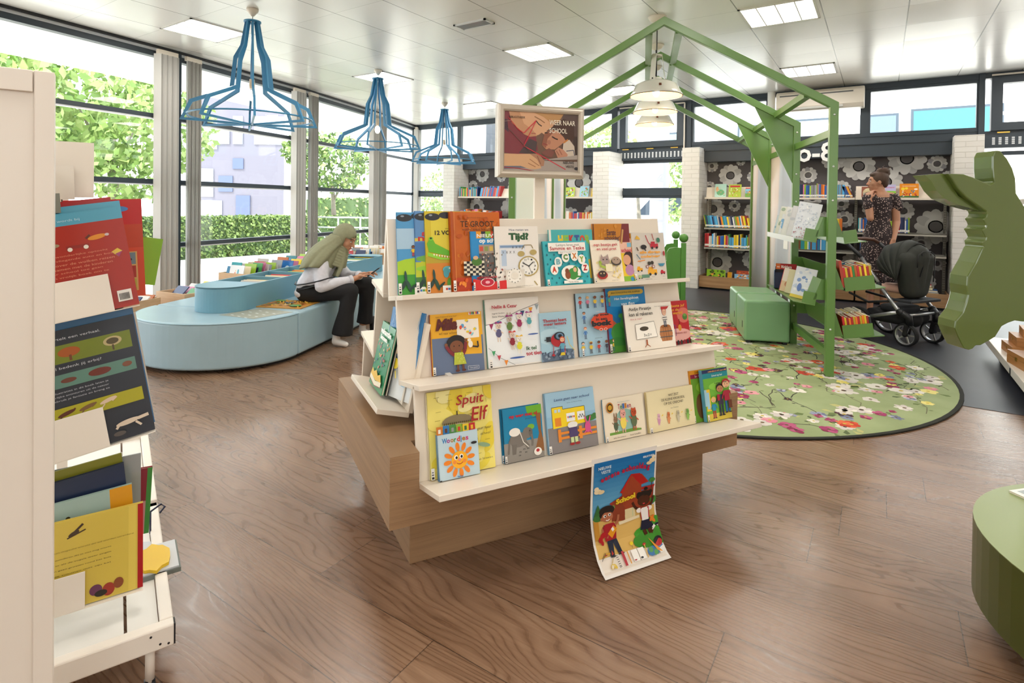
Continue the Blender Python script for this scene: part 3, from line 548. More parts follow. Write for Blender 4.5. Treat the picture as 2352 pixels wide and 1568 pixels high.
# top step, from the end of the stand
on_stand(.030, .279, .25, .328, .006, 8, '4e9bd0', [('r', 0, .55, 1, .8, 'a9cbe4'), ('e', .5, .26, .75, .25, 'a8cf2c'), ('r', 0, 0, 1, .24, '3f9a34'), ('e', .75, .22, .4, .14, '48a63a')] + eyes + rnd(10, 3, ['d8437a', 'e86aa0'], .3, .9, .2, .38, .015, .025) + kid(.26, .46, .14, '7b4a2c', '3a2418', 'f0c020', 'c03028', .76) + kid(.62, .52, .14, '4a2c1c', '241510', 'f0c020', '2b2b34', .76) + [('e', .45, .38, .09, .05, 'e8b53a', 20), ('e', .52, .34, .05, .03, '50504a'), ('t', '8 reuzen', .40, .70, .85, .055, 'c0282c', .02), ('t', 'naar zee', .34, .64, .85, .055, 'c0282c', .02)] + plant + PUB, 'tall blue and green picture book at the near end of the top step', tier_=1)
on_stand(.102, .272, .25, .332, .006, 8, '5c8fc6', [('r', 0, .45, 1, .62, '3f74b4'), ('p', [(0, .63), (.6, .66), (0, .67)], 'd9c04a'), ('e', .6, .42, .6, .08, '6aa84a'), ('r', 0, .0, 1, .38, 'b8c42c'), ('r', 0, 0, 1, .2, '3f7a34'), ('e', .4, .30, .4, .06, '8fc83a')] + eyes + [('t', 'Samen', .16, .76, .8, .09, '1d2a44', .01)] + plant + PUB, 'tall picture book with blue sea cover, mostly hidden behind a yellow one', tier_=1)
croc = [('p', [(.02, .60), (.07, .66), (.13, .645), (.16, .60), (.42, .50), (.47, .455), (.44, .44), (.30, .46), (.05, .50)], '63b52c'), ('p', [(.03, .50), (.25, .43), (.42, .415), (.44, .40), (.25, .40), (.03, .45)], '8fd03a'), ('e', .09, .66, .04, .03, '7ccc3a'), ('e', .09, .665, .018, .016, '1c2a12')] + [('p', [(.12 + i * .045, .475 - i * .006), (.15 + i * .045, .473 - i * .006), (.135 + i * .045, .445 - i * .006)], 'f5f2dc') for i in range(7)]
on_stand(.143, .263, .25, .330, .008, 8, 'd8c22a', [('r', 0, .55, 1, 1, 'd2bd28'), ('r', .1, .5, .6, .95, 'e0d040'), ('r', 0, .0, 1, .44, 'd2822e'), ('r', 0, .36, 1, .44, 'b8a02e'), ('e', .55, .41, .13, .02, '2d2418')] + eyes + [('l', [(.62, .98), (.52, .86), (.42, .80)], .02, '2b2a22'), ('l', [(.52, .86), (.40, .84)], .02, '2b2a22'), ('l', [(.52, .86), (.50, .79)], .02, '2b2a22'), ('t', '12 VOETSTAPPEN', .16, .705, .80, .055, '2b2418', .03), ('t', 'SMALLEGANGE & JONGMAN', .34, .775, .5, .014, '4a4020')] + croc + [('e', .36, .28, .09, .055, '5cb0b8'), ('e', .33, .24, .05, .08, '4a9aa6'), ('e', .39, .295, .014, .012, 'f5f2dc'), ('e', .75, .1, .3, .16, '274a8a'), ('e', .38, .11, .04, .09, '5a9a3c'), ('e', .44, .12, .03, .08, '4a8a34')] + plant + PUB, 'tall yellow picture book with green crocodile jaws, 12 VOETST on it', tier_=1)
chk = [('r', .22 + .055 * i, .19 + .03 * j, .275 + .055 * i, .22 + .03 * j, 'e6dfc8' if (i + j) % 2 else '26262a') for i in range(7) for j in range(6)]
on_stand(.243, .252, .230, .326, .009, 8, 'c9651c', rnd(60, 5, ['d4752a', 'bc5616', 'e08a3c'], .06, 1, 0, .95, .02, .06) + [('r', 0, 0, 1, .17, 'b83c1a')] + rnd(30, 6, ['d85a20', '8a2414', 'e88a30'], 0, 1, 0, .16, .02, .05) + [('r', 0, 0, .05, 1, 'b04e18'), ('l', [(.07, .01), (.07, .99)], .01, 'dd8a4a')] + chk + [('e', .46, .36, .10, .07, '4a7a34'), ('e', .44, .41, .05, .035, 'd8b088'), ('t', 'TE GROOT', .17, .80, .66, .075, '33200f', .012), ('t', 'voor een knuffel', .20, .755, .62, .03, '4a2f18'), ('t', 'Marie Fransen & Ditte Hansen', .30, .91, .4, .014, '4a2f18')], 'large orange picture book titled TE GROOT on the top step', spine='a84714', tier_=1)
crowd = rnd(70, 8, ['c8a58c', '2b2b30', '6b4a3a', 'd8d0c8', '4a5a70', 'a0584a', '8a8278'], .26, .98, .16, .62, .015, .04)
on_stand(.329, .240, .150, .243, .006, 8, '2b8fd0', [('r', .18, .88, .33, 1, 'f0a024'), ('r', .33, .88, .46, 1, '24283a'), ('r', .46, .88, .62, 1, '8aba34'), ('r', .62, .88, .8, 1, 'd84a2c'), ('t', 'NIEUW', .2, .895, .58, .06, 'f5f5f0', .02), ('t', 'op school', .26, .78, .70, .10, 'f5f5f0', .04), ('r', .24, .13, 1, .77, '6c6a68'), ('r', .24, .62, 1, .77, 'a8988a')] + [('r', .26 + .15 * i, .66, .37 + .15 * i, .74, c) for i, c in enumerate(('d0584a', '8a9a5a', 'd8b858', 'b87898', '6a9a8a'))] + crowd + [('p', [(0, 0), (1, 0), (1, .15), (.5, .13), (0, .2)], 'd02a2c'), ('e', .42, .13, .21, .12, 'f0ece6'), ('e', .42, .13, .19, .105, 'b8203c'), ('e', .42, .13, .07, .04, 'e8a8b4'), ('t', 'DE KIJKDOOS', .10, .19, .62, .035, 'b8203c', .03)], 'blue and red book titled op school with a classroom photograph', tier_=1)
ck = []
for n_ in range(12):
    a = math.pi / 2 - n_ * math.pi / 6; ck.append(('t', str(n_ or 12), .735 + .145 * math.cos(a) - .018, .345 + .118 * math.sin(a) - .013, .038, .028, '22262a', .01))
tijd = [('t', 'Hoe meten we', .34, .925, .44, .035, '2c4a68', .01), ('t', 'Tijd?', .32, .74, .46, .155, '2f5d3a', .06), ('r', .1, .30, .68, .70, 'cfd8e4'), ('r', .105, .305, .675, .64, 'e6e8ec'), ('r', .12, .655, .66, .69, '7f9cc0'), ('r', .14, .36, .25, .62, 'b8cbe2')] + [('t', 'X', .16 + .08 * i, .56, .045, .04, '3a4048') for i in range(4)] + [('t', 'X', .38 + .08 * i, .64, .045, .035, '3a4048') for i in range(4)] + \
    [('l', [(.62, .10), (.56, .03)], .02, 'a89458'), ('l', [(.85, .10), (.92, .03)], .02, 'a89458'), ('e', .58, .55, .08, .055, 'b7a468'), ('e', .86, .57, .08, .055, 'b7a468'), ('l', [(.60, .62), (.66, .69), (.82, .69), (.86, .63)], .014, '8d7a48'), ('e', .735, .345, .235, .205, 'b09c60'), ('e', .735, .345, .205, .178, 'f0efea')] + ck + [('l', [(.60, .40), (.735, .345), (.84, .41)], .018, '23262a'), ('l', [(.735, .345), (.80, .21)], .007, '23262a'), ('e', .735, .345, .018, .016, '23262a'), ('r', .2, .02, .62, .30, 'dcd6cc'), ('e', .40, .20, .17, .145, 'efece4')] + [('r', .395 + .13 * math.cos(n_ * .5236) - .008, .20 + .11 * math.sin(n_ * .5236) - .006, .395 + .13 * math.cos(n_ * .5236) + .012, .20 + .11 * math.sin(n_ * .5236) + .008, '6a6a66') for n_ in range(12)] + [('e', .40, .20, .075, .065, 'e2ddd2'), ('t', 'Tracey S. en Heather Johnson', .42, .02, .38, .016, '4a4a4a')]
on_stand(.434, .232, .212, .262, .010, 8, 'efeae2', tijd, 'white book titled Tijd? with a brass alarm clock on the cover', spine='3f6a6a', tier_=1)
on_stand(.723, .268, .235, .250, .008, 8, '4db3b5', [('r', 0, .03, .05, 1, 'e6e6dc')] + [('t', c, .20 + .125 * i, .73, .115, .17, k, .06) for i, (c, k) in enumerate(zip('HEKTOR', ('e8c832', '8fc04a', 'c83a34', '3a5a9a', 'd84a34', '8fb84a')))] + [('r', .75, .1, .95, .45, 'd8b838')], 'turquoise book with HEKTOR in coloured letters, behind the alphabet book', tier_=1)
dots = [('e', .07 + .155 * i + (.07 if j % 2 else 0), .06 + .105 * j, .018, .022, '1e6f80') for i in range(7) for j in range(9)]
samm = [x for x in dots if x[1] < .97] + [('r', .09, .76, .93, .955, 'f1eee6'), ('t', 'Letters leren met', .27, .875, .52, .055, '39424a'), ('t', 'Sammie en Teske', .12, .785, .78, .085, 'b4252e', .02), ('r', .30, .70, .74, .755, 'f1eee6'), ('t', 'Een dierenboekje!', .34, .713, .36, .03, '39424a')]
for c, x, y, k in (('A', .13, .29, 'c9452e'), ('B', .23, .46, '7fb0b8'), ('C', .40, .56, '5c8a3a'), ('X', .60, .58, 'c8742a'), ('Y', .76, .50, '8fae3a'), ('Z', .82, .30, 'b82c30')): samm += [('e', x + .05, y + .06, .085, .095, 'f1eee6'), ('t', c, x, y, .10, .13, k, .06)]
samm += [('e', .54, .26, .22, .15, 'f1eee6'), ('e', .58, .24, .11, .11, '3f8a3c'), ('e', .64, .33, .06, .07, '3f8a3c'), ('e', .63, .33, .04, .045, 'e0b48c'), ('e', .46, .22, .06, .08, '8a4a28'), ('e', .45, .31, .045, .05, '7a4024'), ('p', [(.66, .2), (.82, .17), (.66, .15)], '3f8a3c'), ('r', .36, .03, .78, .095, 'f1eee6'), ('t', 'Tante Anna', .46, .045, .22, .035, '4a4a4a')]
on_stand(.685, .250, .235, .198, .012, 12, '38b0bb', samm, 'turquoise spotted alphabet book with letters A B C X Y Z', spine='2c98a4', tier_=1)
on_stand(.963, .272, .212, .276, .010, 7, 'c8812c', [('r', 0, 0, .03, 1, '5a2f28'), ('p', [(.62, 0), (1, 0), (1, 1), (.80, 1), (.70, .6)], '7c2f36'), ('e', .2, .55, .2, .12, 'a83c28'), ('l', [(.82, .9), (.72, .5)], .05, 'c89a60')] + rnd(30, 11, ['d49038', 'bc7424', 'b06a30'], .05, .7, .05, .98, .02, .05) + [('t', 'Eerste', .36, .80, .24, .10, '3a2a44', .012), ('t', 'schooldag!', .28, .70, .42, .09, '3a2a44', .012)], 'brown orange book titled Eerste schooldag at the back of the top step', tier_=1)
on_stand(1.007, .262, .190, .204, .006, 10, 'e8b8a4', [('r', 0, 0, 1, .12, '86b83a'), ('r', 0, .12, 1, .66, 'e6c22e'), ('e', .80, .50, .17, .22, '3a2424'), ('e', .74, .50, .12, .13, 'd8a080'), ('e', .8, .26, .14, .14, 'b884a8'), ('r', .78, .8, .95, .9, '7cb4cc'), ('t', 'Naar school', .30, .68, .62, .09, 'c0304a', .02), ('e', .86, .05, .06, .05, '3a90b8'), ('e', .95, .09, .05, .045, 'e0a820')], 'pink and yellow book with a dark haired girl, half hidden on the top step', tier_=1)
on_stand(.937, .246, .172, .200, .012, 14, 'eadfcb', rnd(40, 12, ['e6d49a', 'd8c070', 'f0e4c0'], .1, .95, .08, .5, .02, .05) + [('t', 'een beetje gek', .10, .83, .80, .085, 'b8283a', .015, .1), ('t', 'en veel pret', .18, .73, .66, .085, 'b8283a', .015, .1), ('p', [(.26, .50), (.30, .66), (.36, .58), (.44, .58), (.52, .66), (.55, .50)], 'a08a84'), ('e', .41, .50, .15, .11, 'a08a84'), ('e', .35, .53, .022, .02, '222222'), ('e', .47, .53, .022, .02, '222222'), ('l', [(.28, .44), (.22, .50), (.24, .38), (.40, .34)], .06, '9fb43c'), ('r', .40, .25, .62, .42, 'e8ddb8'), ('e', .77, .47, .17, .11, '3c342c'), ('e', .77, .50, .14, .10, 'a8907c'), ('e', .71, .52, .015, .015, '222222'), ('e', .82, .52, .015, .015, '222222'), ('e', .26, .17, .17, .11, 'a02a24'), ('e', .26, .20, .13, .09, '3a2824'), ('e', .21, .21, .02, .02, 'e0c890'), ('e', .31, .21, .02, .02, 'e0c890'), ('t', 'DE EENHOORN', .55, .03, .2, .018, '5a5a5a')], 'cream book titled een beetje gek en veel pret with three animals', spine='6d6a5a', tier_=1)
def veh(x, y, s, c):
    return [('r', x, y, x + s, y + s * .35, c), ('r', x + s * .1, y + s * .3, x + s * .6, y + s * .55, c), ('e', x + s * .22, y, s * .13, s * .12, '2a2a2c'), ('e', x + s * .8, y, s * .13, s * .12, '2a2a2c')]
alle = veh(.10, .20, .17, 'e0a020') + veh(.42, .12, .28, 'e6a830') + veh(.80, .12, .14, 'b8283a') + veh(.12, .045, .12, 'a8bc84') + [('r', .22, .05, .45, .12, '5d8a74'), ('e', .18, .08, .0, .0, 'a8bc84')] + veh(.55, .68, .24, 'b8283a') + [('p', [(.10, .87), (.26, .86), (.22, .91), (.16, .95)], 'e0b040'), ('l', [(.42, .95), (.50, .78), (.58, .74)], .02, 'b8283a'), ('e', .34, .70, .09, .055, '26262a'), ('l', [(.36, .66), (.40, .62)], .03, '26262a'), ('e', .80, .84, .055, .06, '3f7a64'), ('l', [(.62, .98), (.66, .84)], .02, 'b04a44'), ('e', .46, .35, .05, .045, '3a342c'), ('e', .55, .36, .05, .045, '3a342c'), ('e', .40, .28, .045, .04, '8a3a44'), ('e', .58, .28, .045, .04, '8a3a44'), ('e', .40, .28, .03, .027, 'cfcac2'), ('e', .58, .28, .03, .027, 'cfcac2'), ('p', [(.72, .34), (.94, .34), (.88, .28), (.78, .28)], '3f86a4'), ('l', [(.12, .40), (.34, .42)], .02, 'e0862c'), ('l', [(.10, .55), (.20, .44)], .02, '3f6a84'), ('e', .93, .55, .03, .06, 'a82c34'), ('l', [(.12, .70), (.16, .62)], .03, '5a4638')]
alle += [('t', 'alle dingen', .20, .545, .62, .075, 'eba12c', .04), ('t', 'onderweg', .22, .455, .58, .075, 'eba12c', .04), ('t', 'DE EENHOORN', .3, .012, .2, .014, '5a5a5a')] + [('t', k, x, y, .08, .013, '55555a') for k, x, y in (('bootje', .12, .84), ('bus', .5, .06), ('racewagen', .56, .64), ('fiets', .46, .24), ('graafmachine', .1, .16), ('tractor', .82, .06))]
on_stand(1.181, .262, .205, .229, .012, 9, 'd3ccc3', alle, 'grey book titled alle dingen onderweg covered in little vehicles', spine='e0a030', tier_=1)
# middle step
on_stand(.121, .126, .215, .226, .010, 11, 'e6ab22', [('r', .02, 0, 1, .60, '61718f'), ('p', [(.55, .30), (.97, .28), (.97, .62), (.55, .62)], 'e6ab22'), ('r', .50, .56, .93, .88, 'efe8dc')] + rnd(14, 21, ['3a72c0', '8ac8d8', 'd84a2c', 'e8c832', '5aa0d0'], .55, .88, .60, .86, .02, .04) + [('r', .74, .95, .97, .99, 'f0ece4')] + [('r', .76 + .03 * i, .955, .785 + .03 * i, 1, c) for i, c in enumerate(('c83a34', '3a8a4a', '26262a', 'e8c832', 'c83a34', '3a5a9a'))] + [('t', 'Mila', .09, .72, .42, .20, '5a1a18', .06, .25), ('t', 'wil naar school', .15, .655, .34, .042, '5a3a14'), ('t', 'Judith Koppens & Andy Engel', .1, .94, .4, .022, '6a4410'), ('e', .47, .49, .19, .15, '1f1a1c'), ('e', .34, .46, .08, .08, '1f1a1c'), ('e', .60, .46, .07, .08, '1f1a1c'), ('e', .47, .44, .13, .105, '7a4a30'), ('e', .42, .45, .012, .012, '1f1a1c'), ('e', .52, .45, .012, .012, '1f1a1c'), ('l', [(.42, .30), (.34, .36), (.27, .46)], .06, '7c2430'), ('l', [(.58, .30), (.63, .38), (.65, .50)], .06, '7c2430'), ('e', .27, .48, .03, .03, '7a4a30'), ('e', .65, .53, .03, .03, '7a4a30'), ('p', [(.42, .34), (.58, .34), (.64, .14), (.40, .14)], 'b6bf3e')] + rnd(16, 23, ['d8dc80'], .43, .60, .16, .32, .006, .01) + [('r', .45, .06, .49, .14, '6a4030'), ('r', .55, .06, .59, .14, '6a4030'), ('e', .46, .045, .04, .02, '5a2c20'), ('e', .58, .045, .04, .02, '5a2c20'), ('e', .73, .46, .045, .06, 'ece6d8'), ('e', .71, .53, .035, .03, 'ece6d8'), ('l', [(.77, .42), (.88, .40), (.87, .50)], .03, '3a3430'), ('l', [(.66, .10), (.66, .035), (.87, .04), (.87, .09), (.66, .10)], .006, 'cfd6e0'), ('t', 'Clavis peuter', .69, .05, .16, .03, 'dfe4ec')], 'book titled Mila with a girl in a yellow dress, lower left on the middle step', spine='a0303a', tier_=2)
an = []
for x, y, s, bd, sh in ((.22, .37, .30, 'dcc7b4', '5d5a80'), (.42, .46, .30, 'b9a89c', '5a7a3a'), (.60, .50, .28, 'e0d6c8', '9a2c5a'), (.78, .53, .26, 'ebe5da', '4fa0a8'), (.44, .24, .28, 'd8c0b0', '8a2434'), (.56, .17, .28, 'ece6dc', 'd6d23a')): an += critter(x, y, s, bd, bd, sh, .9, tall=(x == .42)) + [('p', [(x - .07, y + s * .90), (x + .07, y + s * .90), (x + .05, y + s * 1.0), (x, y + s * .93), (x - .05, y + s * 1.0)], random.choice(('c83a34', 'e0b030', '3f8a54', '9a2c7a')))]
nel = [('p', [(0, .02), (1, .02), (1, .88), (0, .62)], 'e9edf0'), ('l', [(0, .63), (.12, .64), (.3, .70), (.60, .80), (1, .90)], .008, '555a60')] + [flag(x, y, .08, c) for x, y, c in ((.06, .64, '9a2c5a'), (.20, .67, '3a7aa8'), (.64, .80, '2c4a78'), (.80, .84, 'e8a030'), (.92, .88, '9aa8b0'))] + an + [('l', [(0, .30), (.2, .14), (.45, .02)], .006, '555a60')] + [flag(x, y, .07, c) for x, y, c in ((.05, .25, '3f9a64'), (.14, .18, 'b83a4a'), (.26, .10, 'e88a2c'))] + [('e', .82, .44, .1, .012, '3a5aa0'), ('e', .5, .12, .14, .015, '3a5aa0'), ('t', 'Nellie & Cezar', .10, .86, .46, .05, 'b0203c', .03), ('t', 'Ingrid Godon', .10, .775, .22, .025, '4a4a4a', .01), ('t', 'Bette Westera', .10, .73, .24, .025, '4a4a4a', .01), ('t', 'Ik tel', .67, .21, .19, .055, '2f5d3a', .03), ('t', 'tot tien', .66, .13, .29, .055, 'b0203c', .03)]
on_stand(.352, .126, .248, .268, .012, 11, 'ece8e2', nel, 'large pale book titled Nellie & Cezar with dancing animals and bunting', spine='5d9a8c', tier_=2)
tho = [('r', 0, 0, 1, 1, '9fc4d6'), ('e', .3, .5, .4, .2, 'b0d0de'), ('p', [(0, 0), (1, 0), (1, .20), (.6, .24), (0, .14)], '5c6f86')] + rnd(30, 31, ['7c8fa6', '47586e', '93a6b8'], 0, 1, 0, .18, .03, .06) + [('t', 'Thomas leert', .08, .80, .74, .065, 'a4242e', .03), ('t', 'meer letters', .10, .73, .70, .06, 'a4242e', .03), ('t', 'tekst: Gisette van Dalen', .1, .69, .34, .015, '4a6a80'), ('t', 'illustraties: Wilma Degeling', .1, .665, .4, .015, '4a6a80'), ('e', .50, .42, .22, .18, 'a8222c'), ('e', .55, .50, .17, .11, '1e2230'), ('e', .56, .50, .12, .085, '5f7f9a'), ('e', .57, .50, .06, .045, '1e2230'), ('r', .14, .40, .28, .50, '26262c'), ('l', [(.08, .44), (.14, .44)], .02, '26262c'), ('l', [(.35, .30), (.33, .14)], .02, 'b02c34'), ('e', .33, .12, .05, .03, 'b02c34'), ('l', [(.70, .36), (.69, .12)], .02, 'b02c34')] + kid(.62, .10, .40, 'e0b090', 'c85a3a', '5fa0b8', '3a6ab0', .8) + [('l', [(.78, .48), (.84, .30), (.98, .18)], .015, 'd8c02c'), ('p', [(.52, .10), (.68, .10), (.66, .16), (.56, .16)], 'd8c02c')]
on_stand(.592, .118, .156, .198, .005, 10, '9fc4d6', tho, 'small light blue book titled Thomas leert meer letters', tier_=2, nolab=True)
kids = []; g = random.Random(4); SK = ('e6b896', 'c89070', '7a4a30', 'f0c8a8'); HA = ('d8b050', '2a2020', '6a3c28', '3a2a24', 'c05a3c'); SH = ('c83a34', 'e8c23a', '4a7ab8', 'd87a9a', '5aa06a', '3a3a4a')
for i in range(5):
    kids += kid(.14 + .21 * i, .76, .20, g.choice(SK), g.choice(HA), g.choice(SH), g.choice(('3a5a9a', 'a03c3c', '4a4a5a')), .65) + kid(.13 + .22 * i, .04, .20, g.choice(SK), g.choice(HA), g.choice(SH), g.choice(('3a5a9a', 'a03c3c', '4a4a5a')), .65)
for y in (.52, .28): kids += kid(.14, y, .20, g.choice(SK), g.choice(HA), g.choice(SH), '3a4a6a', .65)
on_stand(.785, .136, .172, .268, .007, 9, 'a5c9de', kids + [('e', .70, .53, .38, .215, 'd0472a'), ('t', 'mijn eerste', .50, .68, .28, .022, 'f0d8c8'), ('t', 'op zoek', .42, .61, .48, .055, '22282e', .03), ('t', 'in een', .48, .55, .34, .045, '22282e', .03), ('t', 'boek', .34, .46, .62, .09, '22282e', .07), ('e', .61, .405, .055, .035, 'e8d8cc'), ('e', .61, .405, .04, .025, 'd0472a'), ('e', .75, .405, .055, .035, 'e8d8cc'), ('e', .75, .405, .04, .025, 'd0472a'), ('t', 'DE EENHOORN', .4, .27, .22, .015, '3a3a3a')], 'pale blue book of little children around a red circle reading boek', spine='2f3240', tier_=2)
drg = [('e', .35, .80, .5, .12, '3b8fc0'), ('p', [(.02, .55), (.1, .62), (.22, .52), (.3, .66), (.4, .5), (.55, .45), (0, .4)], '2a6a94'), ('p', [(.0, .42), (.14, .50), (.22, .44), (.12, .36)], 'b05a3c'), ('e', .30, .30, .24, .20, '3f8a3c'), ('e', .42, .45, .12, .12, '4d9a44'), ('e', .36, .56, .09, .05, '4d9a44'), ('e', .18, .14, .24, .12, '3a7c38'), ('r', 0, 0, 1, .10, '4a8a34'), ('e', .40, .52, .018, .014, 'e8e0a0'), ('e', .60, .2, .1, .13, '5c4a2c'), ('r', .50, .06, .72, .11, 'a8402c'), ('e', .6, .28, .05, .045, '2d3a24')]
on_stand(.940, .124, .222, .280, .010, 10, '1b78b4', drg + [('r', .10, .885, .90, .965, 'c0a03c'), ('e', .10, .925, .05, .045, 'c0a03c'), ('e', .90, .925, .05, .045, 'c0a03c'), ('t', 'JULIA DONALDSON & AXEL SCHEFFLER', .13, .905, .74, .035, '2a3a24', .01), ('t', 'Het lievelingsboek', .20, .80, .62, .05, 'e4ecf0', .02, .15), ('t', 'van fien', .36, .72, .34, .05, 'e4ecf0', .02, .15)], 'deep blue book titled Het lievelingsboek with a green dragon', spine='8a2a3c', tier_=2)
bar_ = [('p', [(.72, .14), (.93, .14), (.96, .30), (.93, .46), (.71, .46), (.68, .30)], 'b07448'), ('e', .82, .46, .105, .03, 'a06238'), ('r', .685, .34, .955, .36, '5a5a5a'), ('r', .685, .22, .955, .24, '5a5a5a')] + [('l', [(.72 + .05 * i, .15), (.71 + .052 * i, .45)], .004, '6a4228') for i in range(1, 4)]
on_stand(1.001, .080, .276, .202, .010, 12, 'ece5da', bar_ + kid(.82, .46, .40, 'e0b498', 'b82c30', 'e8e2da', '5a6478', 1.37) + [('l', [(.775, .66), (.865, .66)], .01, '22242a'), ('l', [(.775, .61), (.865, .61)], .01, '22242a'), ('p', [(.76, .84), (.88, .84), (.93, .90), (.76, .90)], 'b82c30'), ('p', [(.19, .24), (.19, .56), (.58, .60), (.62, .26)], 'f4f0e8'), ('l', [(.19, .24), (.19, .56), (.58, .60), (.62, .26), (.19, .24)], .006, '4a4a4a'), ('r', .375, .10, .405, .22, 'a05a3c'), ('l', [(.39, .12), (.34, .06)], .012, 'a05a3c'), ('l', [(.39, .12), (.45, .06)], .012, 'a05a3c'), ('t', '3x2=', .34, .29, .16, .06, '6a6a6a'), ('e', .36, .46, .09, .035, '4a4238'), ('t', 'Aadje Piraatje', .09, .845, .46, .09, '1f2226', .01), ('t', 'kan al rekenen', .09, .745, .48, .08, '1f2226', .01), ('t', 'doe je mee?', .10, .655, .24, .045, 'b8404a'), ('t', 'Sieneke Goorhuis & Natascha Stenvert', .62, .91, .33, .018, '4a4a4a')], 'wide cream book titled Aadje Piraatje with a pirate on a barrel', spine='4c4a48', tier_=2)
on_stand(1.265, .128, .150, .202, .006, 10, 'b41d28', [('e', .80, .66, .26, .24, 'd06a5c'), ('e', .85, .62, .10, .10, '4a7a34'), ('e', .85, .66, .06, .05, '6a9a44'), ('e', .5, .22, .55, .20, 'e0a8a0'), ('e', .60, .38, .07, .10, 'd08a2c'), ('l', [(.60, .46), (.60, .58)], .02, '5a2c1c'), ('l', [(.42, .20), (.42, .44), (.36, .46)], .02, '6a4a8a'), ('t', 'De beste juf', .10, .84, .78, .08, 'e8a83a', .02, .1), ('t', 'van de', .22, .77, .4, .06, 'e8a83a', .02, .1), ('t', 'hele wereld', .10, .69, .66, .07, 'e8a83a', .02, .1), ('t', 'MARIAN SELS', .40, .24, .46, .035, '8a2430')] + [('e', .08 + .13 * i, .05, .05, .07, ('26242c', '3a2a28', '7a2430')[i % 3]) for i in range(8)] + [('l', [(.15 + .1 * i, .02), (.15 + .1 * i, .98)], .004, '8c1820') for i in range(9)][:0], 'small red book titled De beste juf with a guitar on the cover', tier_=2, nolab=True)
# bottom step
spu = rnd(26, 41, ['ecd94a', 'f0e27a', 'e6d040', 'f0e8a0'], .05, 1, .05, .98, .10, .2) + [('l', [(x, y), (x + .08, y + .003)], .004, '8a7a30') for x, y in ((.1, .93), (.3, .88), (.12, .76), (.6, .94), (.7, .86), (.1, .66), (.8, .75), (.6, .68), (.8, .5), (.85, .35), (.7, .2), (.62, .12), (.28, .95), (.45, .82))] + [('l', [(x, y), (x, y + .05)], .004, '8a7a30') for x, y in ((.15, .88), (.33, .83), (.58, .88), (.75, .88), (.9, .8), (.82, .7), (.88, .45), (.7, .15))]
spu += [('e', .44, .62, .24, .10, '8a7c5c'), ('r', .2, .54, .7, .60, 'ecd94a')] + [('l', [(.22 + .03 * i, .54), (.24 + .03 * i, .62)], .01, '4a3c24') for i in range(15)] + [('l', [(.20, .55), (.44, .60), (.70, .57)], .015, 'c8bfa0'), ('l', [(.43, .70), (.43, .75)], .02, '3a3020'), ('e', .82, .30, .1, .03, '8aa884', -15), ('e', .70, .38, .03, .04, '8a2c28'), ('t', 'Spuit', .42, .775, .44, .155, 'a61e22', .01, .18), ('t', 'Elf', .64, .60, .28, .165, 'a61e22', .01, .18), ('t', 'gaat naar', .72, .475, .23, .035, '2a2a2a', 0, .2), ('t', 'school', .77, .42, .16, .03, '2a2a2a', 0, .2), ('t', 'Harmen van Straaten', .52, .13, .42, .022, '3a3a3a')]
on_stand(.036, -.104, .24, .279, .012, 11, 'efe27c', spu, 'large yellow book titled Spuit Elf leaning at the near end of the bottom step', spine='e8e2c0', tier_=3)
def tabs_(b, w_, h, d):
    cs = ['d07a2c', '2c78b8', '4a8a44', '8aae34', 'e8c52a', 'b81f26']; mb = MB()
    for i, c in enumerate(cs): mb.use(mat(c, .35)).box(w_ * (.02 + i * .158), .003 + .0016 * (5 - i), h - .004, w_ * (.17 + i * .158), .0045 + .0016 * (5 - i), h + .024 + .002 * math.sin(i))
    for i, c in enumerate(('f0e8d8', '5a3020', '9a9a9a', 'c83028', '3a6a3a', 'e0b030')): mb.use(mat(c, .4)).box(w_ * (.06 + i * .158), .0025 + .0016 * (5 - i), h + .003, w_ * (.12 + i * .158), .0031 + .0016 * (5 - i), h + .016)
    mb.build('page_tab', None, b)
sun_ = [('e', .505 + .295 * math.cos(a) , .40 + .295 * math.sin(a) * .98, .095, .05, 'e8821e', math.degrees(a)) for a in [2 * math.pi * i / 12 + .1 for i in range(12)]] + [('e', .505, .40, .20, .19, 'f2ae1c'), ('e', .38, .36, .045, .04, 'e88a3a'), ('e', .62, .36, .045, .04, 'e88a3a'), ('e', .42, .46, .048, .05, 'f8f6f0'), ('e', .55, .47, .048, .05, 'f8f6f0'), ('e', .43, .455, .028, .032, '15161a'), ('e', .555, .465, .028, .032, '15161a'), ('e', .50, .40, .028, .024, 'd87aa0'), ('l', [(.43, .335), (.48, .31), (.53, .31), (.58, .34)], .014, 'a03024')]
wc = ['2a78b8', 'a02f8a', 'b07a2c', '3f9a4c', 'd83a30', '2a78b8', 'b07a2c', 'c83a7a']; wxx = [.11, .225, .315, .40, .475, .56, .60, .69]; wd_ = [.125, .08, .08, .06, .08, .03, .085, .07]
wo = [('t', c, wxx[i], .80 - (.03 if c == 'j' else 0), wd_[i], {'W': .115, 'd': .12, 'j': .145}.get(c, .08), wc[i], .03) for i, c in enumerate('Woordjes')]
on_stand(.053, -.146, .145, .143, .016, 12, 'b4cdda', [('r', .015, .01, .985, .985, 'bcd4e0')] + wo + sun_ + [('e', .88, .72, .075, .03, '1d1d20'), ('t', 'BeiCa', .43, .025, .13, .035, '2a78b8', .04), ('r', 0, .0, .05, .03, '26262a')], 'small light blue board book titled Woordjes with a smiling sun', spine='3a7aa8', tier_=3, tabs=tabs_, nolab=True)
